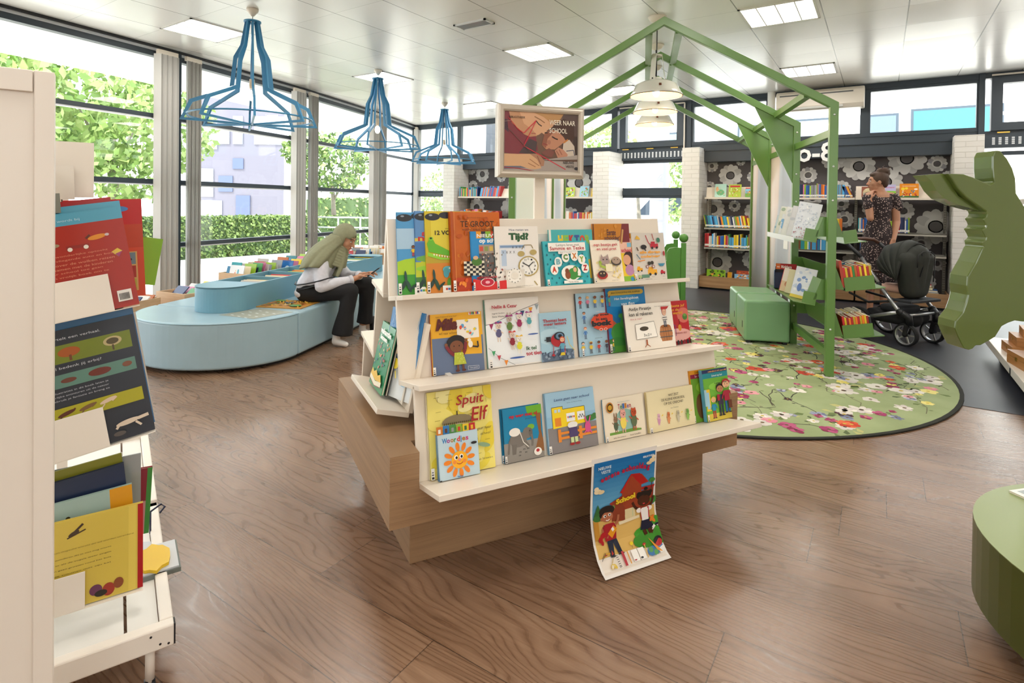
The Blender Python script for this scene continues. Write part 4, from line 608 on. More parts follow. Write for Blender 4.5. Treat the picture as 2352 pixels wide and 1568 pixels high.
ele = [('r', 0, 0, 1, .36, '8f8a84'), ('p', [(.60, 1), (1, 1), (1, .82), (.78, .78), (.62, .88)], '6aae2e'), ('p', [(.84, .84), (.97, .84), (.96, .5), (1, .25), (1, .1), (.78, .16), (.90, .45)], '8a5a30'), ('e', .70, .60, .09, .06, '7ab034'), ('e', .36, .40, .22, .16, '76706a'), ('e', .60, .50, .12, .12, '76706a'), ('e', .68, .50, .05, .09, '68625c'), ('p', [(.12, .40), (.17, .44), (.12, .16), (.08, .16)], '6f6963'), ('p', [(.20, .32), (.32, .32), (.28, .14), (.20, .14)], '6f6963'), ('p', [(.46, .35), (.56, .35), (.64, .26), (.56, .22)], '6f6963'), ('l', [(.70, .46), (.72, .32), (.70, .24)], .05, '76706a'), ('e', .28, .55, .14, .09, 'ece8e0'), ('l', [(.40, .56), (.48, .34), (.60, .24)], .018, 'ece8e0'), ('e', .66, .53, .014, .012, '1d1d1d'), ('e', .83, .12, .10, .085, 'f2eee6'), ('e', .83, .14, .045, .035, 'b02c34'), ('t', 'op weg met ol', .16, .80, .72, .085, 'c01c2c', .04), ('t', 'JEROEN SCHIPPER', .56, .755, .3, .018, '1d3a4a', .01)]
ele += [('t', 'm', x, y, .05, .02, '2a2a2c', .02) for x, y in ((.36, .16), (.46, .20), (.56, .20), (.5, .14), (.34, .10))]
on_stand(.316, -.100, .162, .184, .006, 11, '1682ae', ele, 'blue book titled op weg met ol with a grey elephant', spine='1a5f86', tier_=3)
cover_book(ST @ Matrix.Translation((.3105, -.0925, .3310)) @ Matrix.Rotation(-R_(11), 4, 'X'), .162, .184, .005, '1676a0', [], 'second blue elephant book, standing close behind its twin')
las = [('r', .02, 0, 1, .42, '847f80'), ('r', .02, .60, 1, 1, '9cc3dc'), ('p', [(.12, .40), (.12, .75), (.34, .75), (.34, .70), (.78, .70), (.78, .42)], 'f0d122'), ('l', [(.12, .40), (.12, .75), (.34, .75), (.34, .70), (.78, .70), (.78, .42)], .008, '26262a'), ('r', .17, .43, .29, .57, 'e0862c'), ('r', .40, .48, .57, .62, 'eceef0'), ('r', .62, .48, .77, .62, 'eceef0'), ('r', .17, .66, .22, .71, 'bcd4e4'), ('r', .24, .66, .29, .71, 'bcd4e4'), ('e', .88, .48, .12, .05, '3f7a3c'), ('e', .97, .50, .06, .05, '3f7a3c')] + [('r', .42 + .03 * i, .54, .44 + .03 * i, .57, c) for i, c in enumerate(('c83a34', '2a78b8', '26262a', 'e0a030', 'c83a34'))] + [('r', .64 + .025 * i, .515 + .03 * (i % 2), .655 + .025 * i, .545 + .03 * (i % 2), '3a3a44') for i in range(5)]
las += [('r', .22, .21, .98, .25, 'e0862c'), ('r', .22, .29, .98, .33, 'e0862c'), ('r', .20, .17, .26, .38, 'e0862c'), ('r', .62, .17, .68, .38, 'e0862c'), ('e', .50, .42, .10, .055, 'e6e4e0'), ('p', [(.42, .38), (.58, .38), (.60, .22), (.42, .22)], '4a3a6a'), ('r', .44, .13, .50, .22, 'c8d8a0'), ('r', .52, .13, .58, .22, 'c8d8a0'), ('e', .46, .11, .05, .022, '9a2428'), ('e', .57, .11, .05, .022, '9a2428'), ('e', .80, .34, .06, .09, 'd0508c'), ('l', [(.78, .42), (.76, .52)], .025, 'd0508c'), ('l', [(.83, .42), (.87, .52)], .025, 'd0508c'), ('l', [(.76, .28), (.72, .25)], .02, 'd0508c'), ('l', [(.84, .28), (.87, .23)], .02, 'd0508c'), ('t', 'Lassa gaat naar school', .17, .84, .72, .055, '1f3a74', .01, .15), ('t', 'Esther van Rinsum-Ploeg', .42, .79, .3, .016, '3a4a60')]
on_stand(.494, -.104, .222, .216, .010, 12, '8fbad6', las, 'light blue book titled Lassa gaat naar school with a yellow school', spine='7fa8c4', tier_=3)
tel = [('e', .52, .42, .26, .23, '8fb8ae'), ('p', [(.12, .14), (.9, .14), (.9, .18), (.7, .22), (.3, .20), (.12, .20)], '6a9a3c')] + critter(.28, .17, .42, '8a6a50', '8a6a50', '4a5a44', 1.25) + critter(.46, .16, .58, 'e0a49a', 'e0a49a', 'e8cf5a', 1.25, False) + critter(.72, .17, .56, 'b84a28', 'b84a28', '5a6a4a', 1.25, False) + [('e', .15, .80, .085, .10, 'c07a1c'), ('e', .15, .80, .065, .078, '3a2c14'), ('e', .15, .80, .05, .05, 'c89a2c'), ('t', 'Eikenbosverhalen', .34, .885, .3, .025, '8aa0a8')] + [('t', c, .34 + .055 * i, .73, .045, .12 if c in 'Tl' else .08, k, .02) for i, (c, k) in enumerate(zip('Tellen', ('a8303a', '3f8a5c', '3a6ab0', 'c07a2c', '6a3a8a', 'a8303a')))] + [('t', 'Julia Donaldson', .17, .06, .3, .032, '4a3a34', .01), ('t', 'Axel Scheffler', .57, .065, .28, .032, '4a3a34', .01)]
on_stand(.750, -.102, .20, .160, .006, 10, 'e8ddc8', tel, 'small cream book titled Tellen with a pig and a fox in clothes', spine='4a86a8', tier_=3)
kro = []
for x, bd, sh in ((.22, 'd8a8c0', 'c890b0'), (.42, 'c8703c', 'd8905c'), (.62, 'b8b098', 'c8c0a8'), (.82, '6aa04a', '8aba5a')): kro += critter(x, .14, .30, bd, bd, sh, 1.6, False) + [('p', [(x + .05, .36), (x + .09, .41), (x + .09, .37)], 'e8c83a')]
on_stand(.967, -.102, .252, .160, .010, 9, 'e6dab2', kro + [('t', 'WAT ZEGT', .43, .83, .22, .06, '3c3428', .01), ('t', 'DE KLEINE KROKODIL', .28, .73, .50, .06, '3c3428', .01), ('t', 'OP DE CRECHE?', .32, .63, .42, .06, '3c3428', .01), ('t', 'Leo Timmers', .46, .52, .16, .03, '3c3428')], 'wide cream board book titled WAT ZEGT DE KLEINE KROKODIL', spine='d4c48c', tier_=3)
on_stand(1.222, -.094, .150, .215, .010, 11, 'd8901e', [('r', .03, .84, 1, .92, '8a1c3c'), ('r', .03, 0, 1, .84, '6a9a2c'), ('e', .30, .3, .16, .34, '6a4a2c'), ('e', .6, .66, .4, .18, '8aba3a'), ('e', .5, .35, .12, .08, 'b8287a'), ('t', 'ZOEKLICHT', .2, .94, .6, .035, '3a2410'), ('t', 'In het bos', .2, .86, .5, .045, 'f0e0e0')], 'orange and green book with a tree, behind the OMNIBUS book', spine='c88418', tier_=3)
omn = [('r', 0, .93, 1, 1, '23305e'), ('r', 0, .83, 1, .93, '1f8a96'), ('r', .03, .0, 1, .83, '6cb03a'), ('r', .03, .0, 1, .14, 'd8c24a'), ('e', .6, .66, .40, .12, '8acb4a'), ('r', .05, .2, .22, .62, 'e8c438'), ('r', .08, .24, .18, .56, '9ac8e0'), ('r', .0, .3, .09, .62, '9cc8d8')] + kid(.32, .05, .44, 'e8b890', 'e0c060', '2a8ab0', 'b0283a', .7) + kid(.60, .08, .66, 'b88058', '241c18', '3a3448', '2c3448', .7) + kid(.84, .12, .70, 'e8b890', 'a8242c', 'a8243c', '1f5aa0', .7) + [('r', .86, .20, 1.0, .36, '6a3a28'), ('r', .44, .38, .54, .50, 'a8243c'), ('t', 'OMNIBUS AVI start-M3', .18, .95, .74, .03, 'e8b060', .01), ('t', 'School op hol', .30, .85, .42, .05, 'e8f4f0', .01, .1), ('t', '4 verhalen in 1 boek', .38, .71, .5, .035, '26402a', .02)]
on_stand(1.264, -.122, .148, .213, .018, 10, '6cb03a', omn, 'green OMNIBUS reading book with four children, far end of the bottom step', spine='5aa0c0', tier_=3)
# books on the small shelf at the end of the stand: they face the window
def on_end(s, t, w_, h, d, lean, *a, z=.512, turn=90, **k):
    return cover_book(ST @ Matrix.Translation((s, t, z)) @ Matrix.Rotation(-R_(turn), 4, 'Z') @ Matrix.Rotation(-R_(lean), 4, 'X'), w_, h, d, *a, **k)
vak = rnd(34, 51, ['d84a3c', 'e8b83a', '2c4a44', 'c83a5a', 'f0c890', '3a6a9a'], .08, .92, .28, .72, .02, .035) + [('t', 'vakantie', .10, .83, .80, .09, 'f4f2ea', .05), ('t', 'lezen', .20, .74, .50, .075, 'f4f2ea', .05), ('p', [(.08, .10), (.5, .05), (.92, .10), (.92, .18), (.5, .12), (.08, .18)], 'f0e8d0'), ('p', [(.10, .17), (.16, .27), (.3, .23), (.45, .28), (.6, .22), (.78, .27), (.90, .17), (.5, .13)], 'ecc04a'), ('l', [(.08, .1), (.5, .05), (.92, .1)], .015, '8a2430')]
on_end(-.040, .455, .195, .255, .011, 13, '2f8a5c', vak, 'green book titled vakantie lezen on the end shelf of the stand', spine='22302a', nolab=True, z=.510)
on_end(-.025, .452, .195, .252, .010, 13, '2a2c2c', [], 'dark backed copy standing behind the green vakantie lezen book', z=.507)
rain = [('r', 0, .0, 1, .36, 'dfe6ea'), ('e', .62, .5, .6, .25, '3a86c0')] + [('l', [(x, y), (x + .03, y + .16)], .006, 'a8d0ea') for x, y in [(random.random() * .95, .35 + random.random() * .5) for _ in range(46)]] + [('e', .42, .38, .11, .10, 'e6d02a'), ('e', .42, .52, .06, .05, 'e6c49a'), ('p', [(.34, .55), (.42, .66), (.50, .55)], 'e6d02a'), ('l', [(.38, .30), (.34, .22)], .03, 'e6d02a'), ('l', [(.46, .30), (.50, .22)], .03, 'e6d02a'), ('e', .75, .2, .12, .07, '8ac0e0'), ('e', .82, .33, .1, .05, '8ac0e0')]
on_end(-.030, .330, .205, .335, .008, 11, '2f7fc0', rain, 'tall blue picture book with rain and a yellow raincoat on the end shelf', nolab=True, z=.505, turn=70)
on_end(.018, .352, .175, .352, .003, 12, 'ebe5d8', [], 'plain cream card leaning at the back of the end shelf', nolab=True, z=.495, cat='card')
# ------------------------------------------------------------------ poster taped to the bottom shelf lip
PROF = [(-.2895, .379), (-.2885, .33), (-.286, .27), (-.284, .20), (-.286, .14), (-.296, .085), (-.316, .042), (-.341, .016), (-.362, .006)]
cum = [0]
for a, b in zip(PROF, PROF[1:]): cum.append(cum[-1] + math.hypot(a[0] - b[0], a[1] - b[1]))
PHh = cum[-1]; PW_ = .286
def pmap(x, y, d):
    s = PHh - y; i = 0
    while i < len(cum) - 2 and cum[i + 1] < s: i += 1
    f = (s - cum[i]) / (cum[i + 1] - cum[i]); a, b = PROF[i], PROF[i + 1]; tx, tz = b[0] - a[0], b[1] - a[1]; L = math.hypot(tx, tz); sw = .01 * math.sin(max(0, (.2 - y)) * 8)
    return (.552 + x + sw, a[0] + tx * f + tz / L * d * 1.0, a[1] + tz * f - tx / L * d * 1.0)
po = thing('hanging_poster', 'paper poster reading eerste schooldag, taped under the display stand and curling outwards', 'poster', M=ST)
N = 34; mb = MB().use(mat('ece8e2', .5)); vs = []
for j in range(N + 1): vs += [pmap(0, PHh * j / N, 0), pmap(PW_, PHh * j / N, 0), pmap(0, PHh * j / N, -.0005), pmap(PW_, PHh * j / N, -.0005)]
mb.add(vs, [(4 * j, 4 * j + 1, 4 * j + 5, 4 * j + 4) for j in range(N)] + [(4 * j + 3, 4 * j + 2, 4 * j + 6, 4 * j + 7) for j in range(N)]); mb.build('paper', None, po)
def strips(x0, y0, x1, y1, c, n=10):
    def m_(u): return c if isinstance(c, str) else '%02x%02x%02x' % tuple(int(c[0][i] + (c[1][i] - c[0][i]) * u) for i in range(3))
    return [('r', x0, y0 + (y1 - y0) * i / n, x1, y0 + (y1 - y0) * (i + 1) / n, m_((i + .5) / n)) for i in range(n)]
pa = [strips(.03, .47, .97, .965, ((120, 182, 214), (16, 106, 172)), 12), strips(.03, .155, .97, .47, 'dcb566', 12), strips(.03, .03, .97, .155, 'e6ddd0', 6)]
lay = 1; pm = MB()
for grp in pa:
    art(pm, PW_, PHh, grp, P=pmap, lay=.00025, l0=lay)
lay = 40
grass = [('e', .86, .20, .30, .105, '3f8a2a'), ('e', .80, .26, .20, .07, '469a30'), ('e', .93, .33, .12, .06, '4a9a34')]
ob = grass + [('p', [(.30, .47), (.30, .58), (.50, .62), (.50, .40), (.30, .42)], '8a3a22'), ('p', [(.27, .58), (.50, .63), (.50, .605), (.30, .565)], 'a8221c'), ('p', [(.46, .64), (.60, .79), (.76, .78), (.88, .69), (.76, .69), (.76, .47), (.48, .47)], '9c3f22'), ('p', [(.43, .655), (.59, .80), (.73, .79), (.86, .695), (.75, .70), (.62, .79), (.60, .775), (.47, .64)], 'b81f1c'), ('p', [(.60, .79), (.73, .79), (.87, .69), (.74, .68)], 'b01a1a'), ('p', [(.74, .62), (.96, .63), (.94, .48), (.74, .46)], '8f3420'), ('p', [(.74, .655), (.98, .655), (.96, .63), (.74, .63)], 'a8221c'), ('e', .60, .685, .055, .038, 'ece6d4'), ('l', [(.60, .685), (.605, .715)], .008, '22201c'), ('l', [(.60, .685), (.615, .70)], .008, '22201c'), ('p', [(.40, .54), (.72, .57), (.72, .55), (.40, .515)], 'e6d8b4'), ('p', [(.50, .40), (.66, .41), (.66, .54), (.50, .52)], 'dfcf9f'), ('r', .53, .42, .575, .51, 'c9cfa4'), ('r', .585, .42, .63, .515, 'c9cfa4'), ('p', [(.40, .40), (.72, .415), (.72, .39), (.40, .375)], 'e6d8b4'), ('r', .32, .53, .37, .56, '6a8f4c'), ('r', .84, .55, .87, .60, 'd8b36a'), ('r', .89, .55, .92, .60, 'd8b36a'),
      ('e', .10, .48, .07, .04, '3f7a34'), ('p', [(.04, .50), (.10, .60), (.16, .50)], '2f6a34'), ('p', [(.05, .46), (.11, .55), (.17, .46)], '357438'), ('e', .22, .52, .06, .035, '4a8a34'), ('e', .93, .70, .05, .03, '3f8a3c'), ('l', [(.93, .70), (.92, .60)], .012, '5a3a24'), ('e', .95, .52, .05, .05, '3f8a3c'),
      ('e', .09, .715, .055, .03, 'ecd9b0'), ('e', .14, .705, .05, .025, 'e6cfa0'), ('e', .07, .74, .035, .025, 'f0e0bc'), ('e', .92, .885, .05, .03, 'ecd9b0'), ('e', .87, .865, .045, .022, 'e6cfa0'), ('e', .94, .915, .03, .02, 'f0e0bc')]
ob += [('p', [(.03, .30), (.10, .31), (.10, .45), (.03, .46)], 'c08a34'), ('r', .04, .33, .06, .43, '8a7a5c'), ('r', .07, .335, .09, .435, '8a7a5c')]
# the boy
ob += [('e', .23, .53, .115, .06, '1d1716'), ('e', .16, .50, .04, .035, '1d1716'), ('e', .235, .475, .085, .062, 'b06a4a'), ('e', .15, .465, .02, .02, 'b06a4a'), ('e', .20, .485, .022, .018, 'f4f0ea'), ('e', .27, .49, .022, .018, 'f4f0ea'), ('e', .205, .484, .011, .011, '1d1716'), ('e', .272, .489, .011, .011, '1d1716'), ('l', [(.21, .448), (.24, .442), (.265, .452)], .012, 'f4e6e0'), ('p', [(.15, .39), (.20, .415), (.32, .415), (.35, .38), (.33, .28), (.17, .275)], 'a3202a'), ('l', [(.18, .41), (.17, .34)], .02, '22242e'), ('l', [(.16, .38), (.15, .33), (.22, .31)], .045, 'b06a4a'), ('l', [(.35, .39), (.385, .42), (.40, .47)], .035, 'b06a4a'), ('p', [(.20, .345), (.29, .40), (.36, .355), (.27, .29)], 'e0951f'), ('p', [(.27, .365), (.30, .38), (.32, .355), (.29, .34)], 'f0ede6'), ('p', [(.19, .275), (.33, .28), (.37, .165), (.31, .165), (.27, .25), (.25, .155), (.19, .155)], '262c3e'), ('e', .23, .148, .045, .012, '2a2a30'), ('e', .35, .155, .045, .012, '2a2a30'), ('p', [(.21, .16), (.22, .20), (.24, .17)], 'c0382c')]
# the girl
ob += [('e', .72, .60, .035, .025, '17120f'), ('e', .83, .635, .03, .022, '17120f'), ('e', .90, .60, .035, .025, '17120f'), ('e', .80, .58, .12, .055, '17120f'), ('e', .80, .535, .10, .07, '4a2414'), ('e', .765, .55, .026, .022, 'f4f0ea'), ('e', .835, .555, .026, .022, 'f4f0ea'), ('e', .765, .55, .013, .013, '17120f'), ('e', .835, .555, .013, .013, '17120f'), ('l', [(.785, .507), (.80, .502), (.815, .507)], .016, 'c8343c'), ('l', [(.74, .45), (.66, .49), (.62, .54)], .035, '4a2414'), ('l', [(.86, .45), (.92, .49), (.95, .55)], .035, '4a2414'), ('e', .72, .455, .045, .03, 'f0ece8'), ('e', .88, .455, .045, .03, 'f0ece8'), ('p', [(.74, .47), (.86, .47), (.85, .355), (.75, .355)], 'f0ece8'), ('l', [(.75, .47), (.745, .37)], .022, 'b8202c'), ('l', [(.86, .47), (.86, .37)], .022, 'b8202c'), ('p', [(.74, .36), (.86, .36), (.92, .29), (.84, .275), (.70, .285)], '1e2238'), ('l', [(.76, .28), (.775, .235)], .05, '4a2414'), ('l', [(.83, .28), (.85, .24), (.90, .275)], .045, '4a2414'), ('l', [(.88, .265), (.93, .295)], .035, 'f0ece8'), ('e', .965, .30, .035, .012, '1e2238', 10)]
ob += [('p', [(.05 + .02 * i, .13 + .012 * i), (.055 + .02 * i, .14 + .012 * i), (.115 + .02 * i, .20 - .004 * i), (.11 + .02 * i, .19 - .004 * i)], c) for i, c in enumerate(('22242a', '22242a', 'c8a034', 'b8303a', 'd8a83a'))]
ob += [('e', .14, .33, .045, .03, 'b01f26', 30), ('e', .10, .30, .03, .035, 'b01f26'), ('e', .12, .27, .02, .03, 'b01f26'), ('r', .34, .045, .375, .17, 'b01f30'), ('r', .42, .05, .435, .165, 'd8942c'), ('r', .48, .055, .57, .155, 'f4f2ec'), ('r', .58, .055, .67, .155, 'f4f2ec')] + [('e', .505 + (.10 if k > 2 else 0), .075 + .028 * (k % 3), .02, .012, ('a81c2c', 'b8283a', 'c0303a', '2a2a2e', '333338', '222226')[k]) for k in range(6)] + [('l', [(.70, .17), (.69, .06)], .012, 'd8a83a'), ('e', .70, .17, .025, .015, 'b8303a'), ('e', .80, .095, .09, .055, '2d6ea8'), ('e', .77, .11, .035, .03, '4f9a4c', 20), ('e', .83, .08, .035, .03, '4f9a4c', 60), ('p', [(.78, .21), (.86, .09), (.93, .07)], 'e0942c'), ('p', [(.89, .06), (.98, .08), (.97, .13), (.87, .115)], 'e8e6e0'), ('p', [(.88, .10), (.965, .118), (.96, .135), (.87, .12)], '3a78b0'), ('e', 1.0, .14, .0, .0, '26262a'), ('e', .915, .165, .07, .05, '26262a', 20), ('e', .92, .15, .06, .045, 'b8282c', 20), ('e', .52, .205, .025, .02, 'ead02c'), ('l', [(.52, .19), (.52, .17)], .006, '8a7a2c'), ('e', .90, .36, .05, .022, 'd8742c', 40), ('e', .91, .35, .05, .022, 'e0822c', -50), ('e', .16, .075, .035, .02, 'd8b83a', 60), ('e', .16, .075, .024, .012, 'e6ddd0', 60), ('e', .20, .07, .035, .02, 'd8b83a', 110), ('e', .20, .07, .024, .012, 'e6ddd0', 110), ('l', [(.17, .10), (.21, .135)], .01, 'c8b070')] + [('l', [(.25, .05 + .016 * k), (.285, .052 + .016 * k)], .006, '26262a') for k in range(7)]
ob += [('t', 'NIEUWE', .08, .905, .19, .026, 'd6e8ee', .02), ('t', 'VESTE', .12, .868, .14, .026, 'd6e8ee', .02), ('t', 'BIBLIOTHEEK', .76, .925, .18, .018, 'e4eef2', .03), ('t', 'School', .36, .562, .30, .048, 'e8c72a', .06, 0, 6)]
word = 'eerste schooldag'; n_ = len(word); xx = .13
wds = {'t': .032, 'r': .038, ' ': .03, 'l': .018}
for k, c in enumerate(word):
    wd = wds.get(c, .052)
    if c != ' ':
        yy = .765 + .075 * math.sin(min(1, xx / .95) * math.pi * .78) - (.0 if xx < .7 else (xx - .7) * .10); hh = {'t': .042, 'h': .052, 'l': .052, 'd': .052, 'g': .048}.get(c, .034)
        ob.append(('t', c, xx, yy - (.014 if c == 'g' else 0), wd * .88, hh, 'b8143c', .05, 0, 22 * (1 - xx / .62)))
    xx += wd
art(pm, PW_, PHh, ob, P=pmap, lay=.000035, l0=110); pm.build('printed_picture', None, po)
# ------------------------------------------------------------------ framed sign on its post over the stand
SG = Mz((-1.424, 2.08, 1.373), 50)
sg = thing('framed_poster_sign', 'silver snap frame with the WEER NAAR SCHOOL poster, on a white post above the stand', 'poster sign', M=SG)
W_, H_ = .42, .328; AL = mat('c2b9ab', .35, .45)
mb = MB().use(AL)
for p0, p1 in (((0, 0), (W_, 0)), ((W_, 0), (W_, H_)), ((W_, H_), (0, H_)), ((0, H_), (0, 0))):
    dx, dz = (p1[0] - p0[0]) / math.hypot(p1[0] - p0[0], p1[1] - p0[1]), (p1[1] - p0[1]) / math.hypot(p1[0] - p0[0], p1[1] - p0[1]); nx, nz = -dz, dx
    prof = [(0, 0), (.003, .008), (.008, .009), (.010, .013), (.016, .017), (.024, .016), (.031, .010), (.033, .003)]; vs = []
    for pp, sgn in ((p0, 1), (p1, -1)):
        for a, b in prof: vs.append((pp[0] + nx * a + dx * sgn * a, -b, pp[1] + nz * a + dz * sgn * a))
    n = len(prof); mb.add(vs, [(i, n + i, n + i + 1, i + 1) for i in range(n - 1)])
mb.build('snap_frame', None, sg); MB().use(mat('d9d6d0', .4)).box(0, 0, 0, W_, .034, H_).build('back_box', None, sg)
pic = [('r', 0, 0, 1, 1, '6e5141'), ('r', .78, .3, 1, 1, '55403a'), ('r', .86, .55, .93, .85, '8a8a8c'), ('r', .93, .3, 1, .62, '3c2a24'), ('p', [(0, 1), (0, .3), (.22, .25), (.45, .35), (.42, .62), (.2, .8), (.1, 1)], '7d2f3a'), ('p', [(0, .86), (0, .7), (.06, .64), (.04, .86)], '4a2c3c'), ('p', [(.20, .30), (.34, .55), (.44, .50), (.42, .28)], '4a3a3c'),
       ('p', [(.06, 1), (.10, .80), (.20, .70), (.26, .62), (.34, .58), (.46, .62), (.50, .66), (.56, .61), (.57, .70), (.66, .78), (.72, .90), (.74, 1)], 'd6a57e'), ('p', [(.06, 1), (.10, .80), (.20, .70), (.26, .62), (.34, .58), (.44, .60), (.38, .70), (.26, .8), (.2, 1)], 'c08e68'), ('p', [(.38, 1), (.52, .93), (.64, .82), (.72, .84), (.80, 1)], 'b98a55'), ('l', [(.42, .86), (.46, .80), (.50, .77)], .014, '3a241c'), ('l', [(.40, .93), (.48, .88), (.54, .83)], .012, '8a6038'), ('l', [(.36, .64), (.42, .64)], .012, 'a0584c'),
       ('p', [(.58, .62), (.66, .80), (.80, .92), (.94, .84), (.95, .60), (.86, .42), (.78, .50), (.70, .56)], '45291e'), ('p', [(.50, .45), (.54, .66), (.62, .72), (.72, .70), (.80, .60), (.83, .54), (.76, .46), (.68, .38), (.56, .38)], 'bd8466'), ('p', [(.50, .45), (.54, .66), (.62, .72), (.66, .68), (.58, .56), (.56, .40)], '8d553f'), ('l', [(.64, .60), (.69, .565), (.72, .555)], .016, '2a1712'), ('l', [(.54, .66), (.58, .66)], .014, '2a1712'), ('l', [(.52, .475), (.58, .45)], .014, '8a3a34'), ('e', .60, .50, .025, .03, 'a8705a'),
       ('p', [(.80, .52), (.88, .56), (.95, .45), (.96, .30), (.88, .24), (.78, .28)], 'cdbfae'), ('l', [(.80, .5), (.86, .56)], .02, 'c07a3c'), ('l', [(.84, .36), (.94, .38), (.955, .28)], .01, '3a4058'), ('p', [(.50, .32), (.60, .40), (.68, .34), (.64, .24), (.54, .26)], '7d4a40'), ('p', [(.68, .36), (.73, .42), (.80, .38), (.86, .30), (.84, .22), (.72, .24)], 'bf866c'), ('l', [(.70, .36), (.74, .28)], .012, '95604c'), ('l', [(.74, .38), (.78, .29)], .012, '95604c'), ('r', .0, .0, 1, .18, 'a59a92'), ('p', [(.40, .18), (1, .22), (1, .30), (.55, .20)], 'a59a92'), ('p', [(.0, .16), (.3, .05), (.0, .02)], '6a6a78'),
       ('p', [(0, .28), (.18, .28), (.34, .29), (.42, .24), (.46, .16), (.50, .05), (.42, .03), (.34, .03), (.22, .08), (0, .07)], 'd3a67c'), ('p', [(.34, .29), (.46, .30), (.54, .18), (.53, .09), (.49, .08), (.44, .2)], 'a97b60'), ('l', [(.34, .2), (.42, .13), (.47, .09)], .01, 'a0714e'), ('l', [(.32, .13), (.42, .07)], .01, 'a0714e'), ('l', [(.44, .26), (.49, .12)], .008, '80563f'), ('l', [(.0, .05), (.2, .035), (.4, .0)], .01, 'a02a34'),
       ('l', [(.05, .90), (.18, .70), (.26, .64)], .008, 'c8343c'), ('l', [(.26, .64), (.42, .86), (.26, .42), (.83, .04)], .010, 'c8283c'), ('l', [(.04, .72), (.35, .32)], .006, '5f4a40'), ('l', [(.0, .82), (.09, .84)], .004, 'a88a7a'),
       ('t', 'BIBLIOTHEEK', .06, .885, .215, .035, '2e2724', .01), ('t', 'WEER NAAR', .60, .80, .355, .085, 'f3ead8', .012), ('t', 'SCHOOL', .60, .66, .245, .085, 'f3ead8', .012), ('t', 'NIEUWE', .795, .135, .15, .045, '33302e', .012), ('t', 'VESTE', .83, .07, .115, .042, '33302e', .012), ('e', .98, .06, .03, .02, '22222a')]
art(MB(), W_ - .062, H_ - .062, pic, P=lambda x, y, d: (.031 + x, -.002 - d, .031 + y), lay=.00012, rough=.25).build('poster_print', None, sg)
pp = SG.inverted() @ Vector((-1.290, 2.240, 0))
MB().use(M_WHITE).box(pp.x - .015, .036, 1.125 - 1.373, pp.x + .035, .056, .3).build('post', None, sg, bevel=.002)
# ------------------------------------------------------------------ green steel house frame
HM = Mz((-.292, 4.802, .0087), 19.7)
ho = thing('house_frame', 'green steel house shaped frame of four gables standing on the round rug', 'frame', M=HM)
FW, EZ, AZ, B = 2.45, 2.02, 2.735, .058
for k in range(4):
    v = 1.04 * k; mb = MB().use(M_GREEN); b0, b1 = v, v + .045; s = (AZ - EZ) / (FW / 2); t = B / math.cos(math.atan(s)); x0, x1, xc = -FW, .03, -FW / 2 + .015
    mb.prism([(x1, 0), (x1, EZ), (xc, AZ), (x0, EZ), (x0, 0), (x0 + B, 0), (x0 + B, EZ - t + s * B), (xc, AZ - t), (x1 - B, EZ - t + s * B), (x1 - B, 0)], b0, b1, 'y')
    f = mb.build('gable', None, ho, bevel=.003)
    mb = MB().use(mat('d9dcdc', .3, .6))
    for x in (x0 + .03, x1 - .03):
        for z in (.35, 1.3, 1.55, 1.93): mb.ball((x, b0 - .001, z), .008, n=8, m=5)
    mb.build('bolt', None, f)
    mb = MB().use(M_BLK)
    for x in (x0 + .03, x1 - .03): mb.box(x - .028, b0 + .002, .0, x + .028, b1 - .002, .012)
    mb.build('foot_pad', None, f)
for a, b in ((0, 1), (1, 2), (2, 3)):
    y0, y1 = 1.04 * a + .045, 1.04 * b; s = (AZ - EZ) / (FW / 2)
    for x in (-.17, -FW + .20): MB().use(M_GREEN).bar((x, y0, EZ + s * min(abs(x - .03), abs(x + FW)) - .045), (x, y1, EZ + s * min(abs(x - .03), abs(x + FW)) - .045), .05, .05).build('purlin', None, ho)
    for x in (-FW / 2 - .10, -FW / 2 + .13): MB().use(M_GREEN).bar((x, y0, AZ - .105), (x, y1, AZ - .105), .055, .05).build('ridge_bar', None, ho)
    MB().use(M_GREEN).bar((0, y0, 1.80), (0, y1, 1.80), .035, .055).build('side_rail', None, ho)
    if a == 0: MB().use(M_GREEN).bar((0, y0, .165), (0, y1, .165), .035, .055).build('foot_rail', None, ho)
    MB().use(M_GREEN).bar((-FW + .03, y0, 1.80), (-FW + .03, y1, 1.80), .035, .055).build('side_rail', None, ho)
for k in (1, 2):
    v = 1.04 * k; mb = MB().use(M_GREEN); mb.prism([(-.02, 1.98), (-.36, 2.18), (-.02, 1.45)], v + .018, v + .028, 'y'); mb.build('gusset', None, ho)
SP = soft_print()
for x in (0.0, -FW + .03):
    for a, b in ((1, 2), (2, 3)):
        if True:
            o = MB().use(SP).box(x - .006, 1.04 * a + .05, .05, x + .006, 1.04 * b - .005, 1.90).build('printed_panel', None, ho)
MB().use(mat('e9ebef', .5)).prism([(1.36 + .09 * math.cos(t * .26), .84 + (.21 if math.sin(t * .26) > 0 else .0) * math.sin(t * .26)) for t in range(25)][:13], -.0085, -.0065, 'x').build('printed_window', None, ho)
MB().use(mat('d6dccf', .4)).box(-FW + .024, .05, .05, -FW + .036, 1.03, 1.90).build('printed_panel', None, ho)
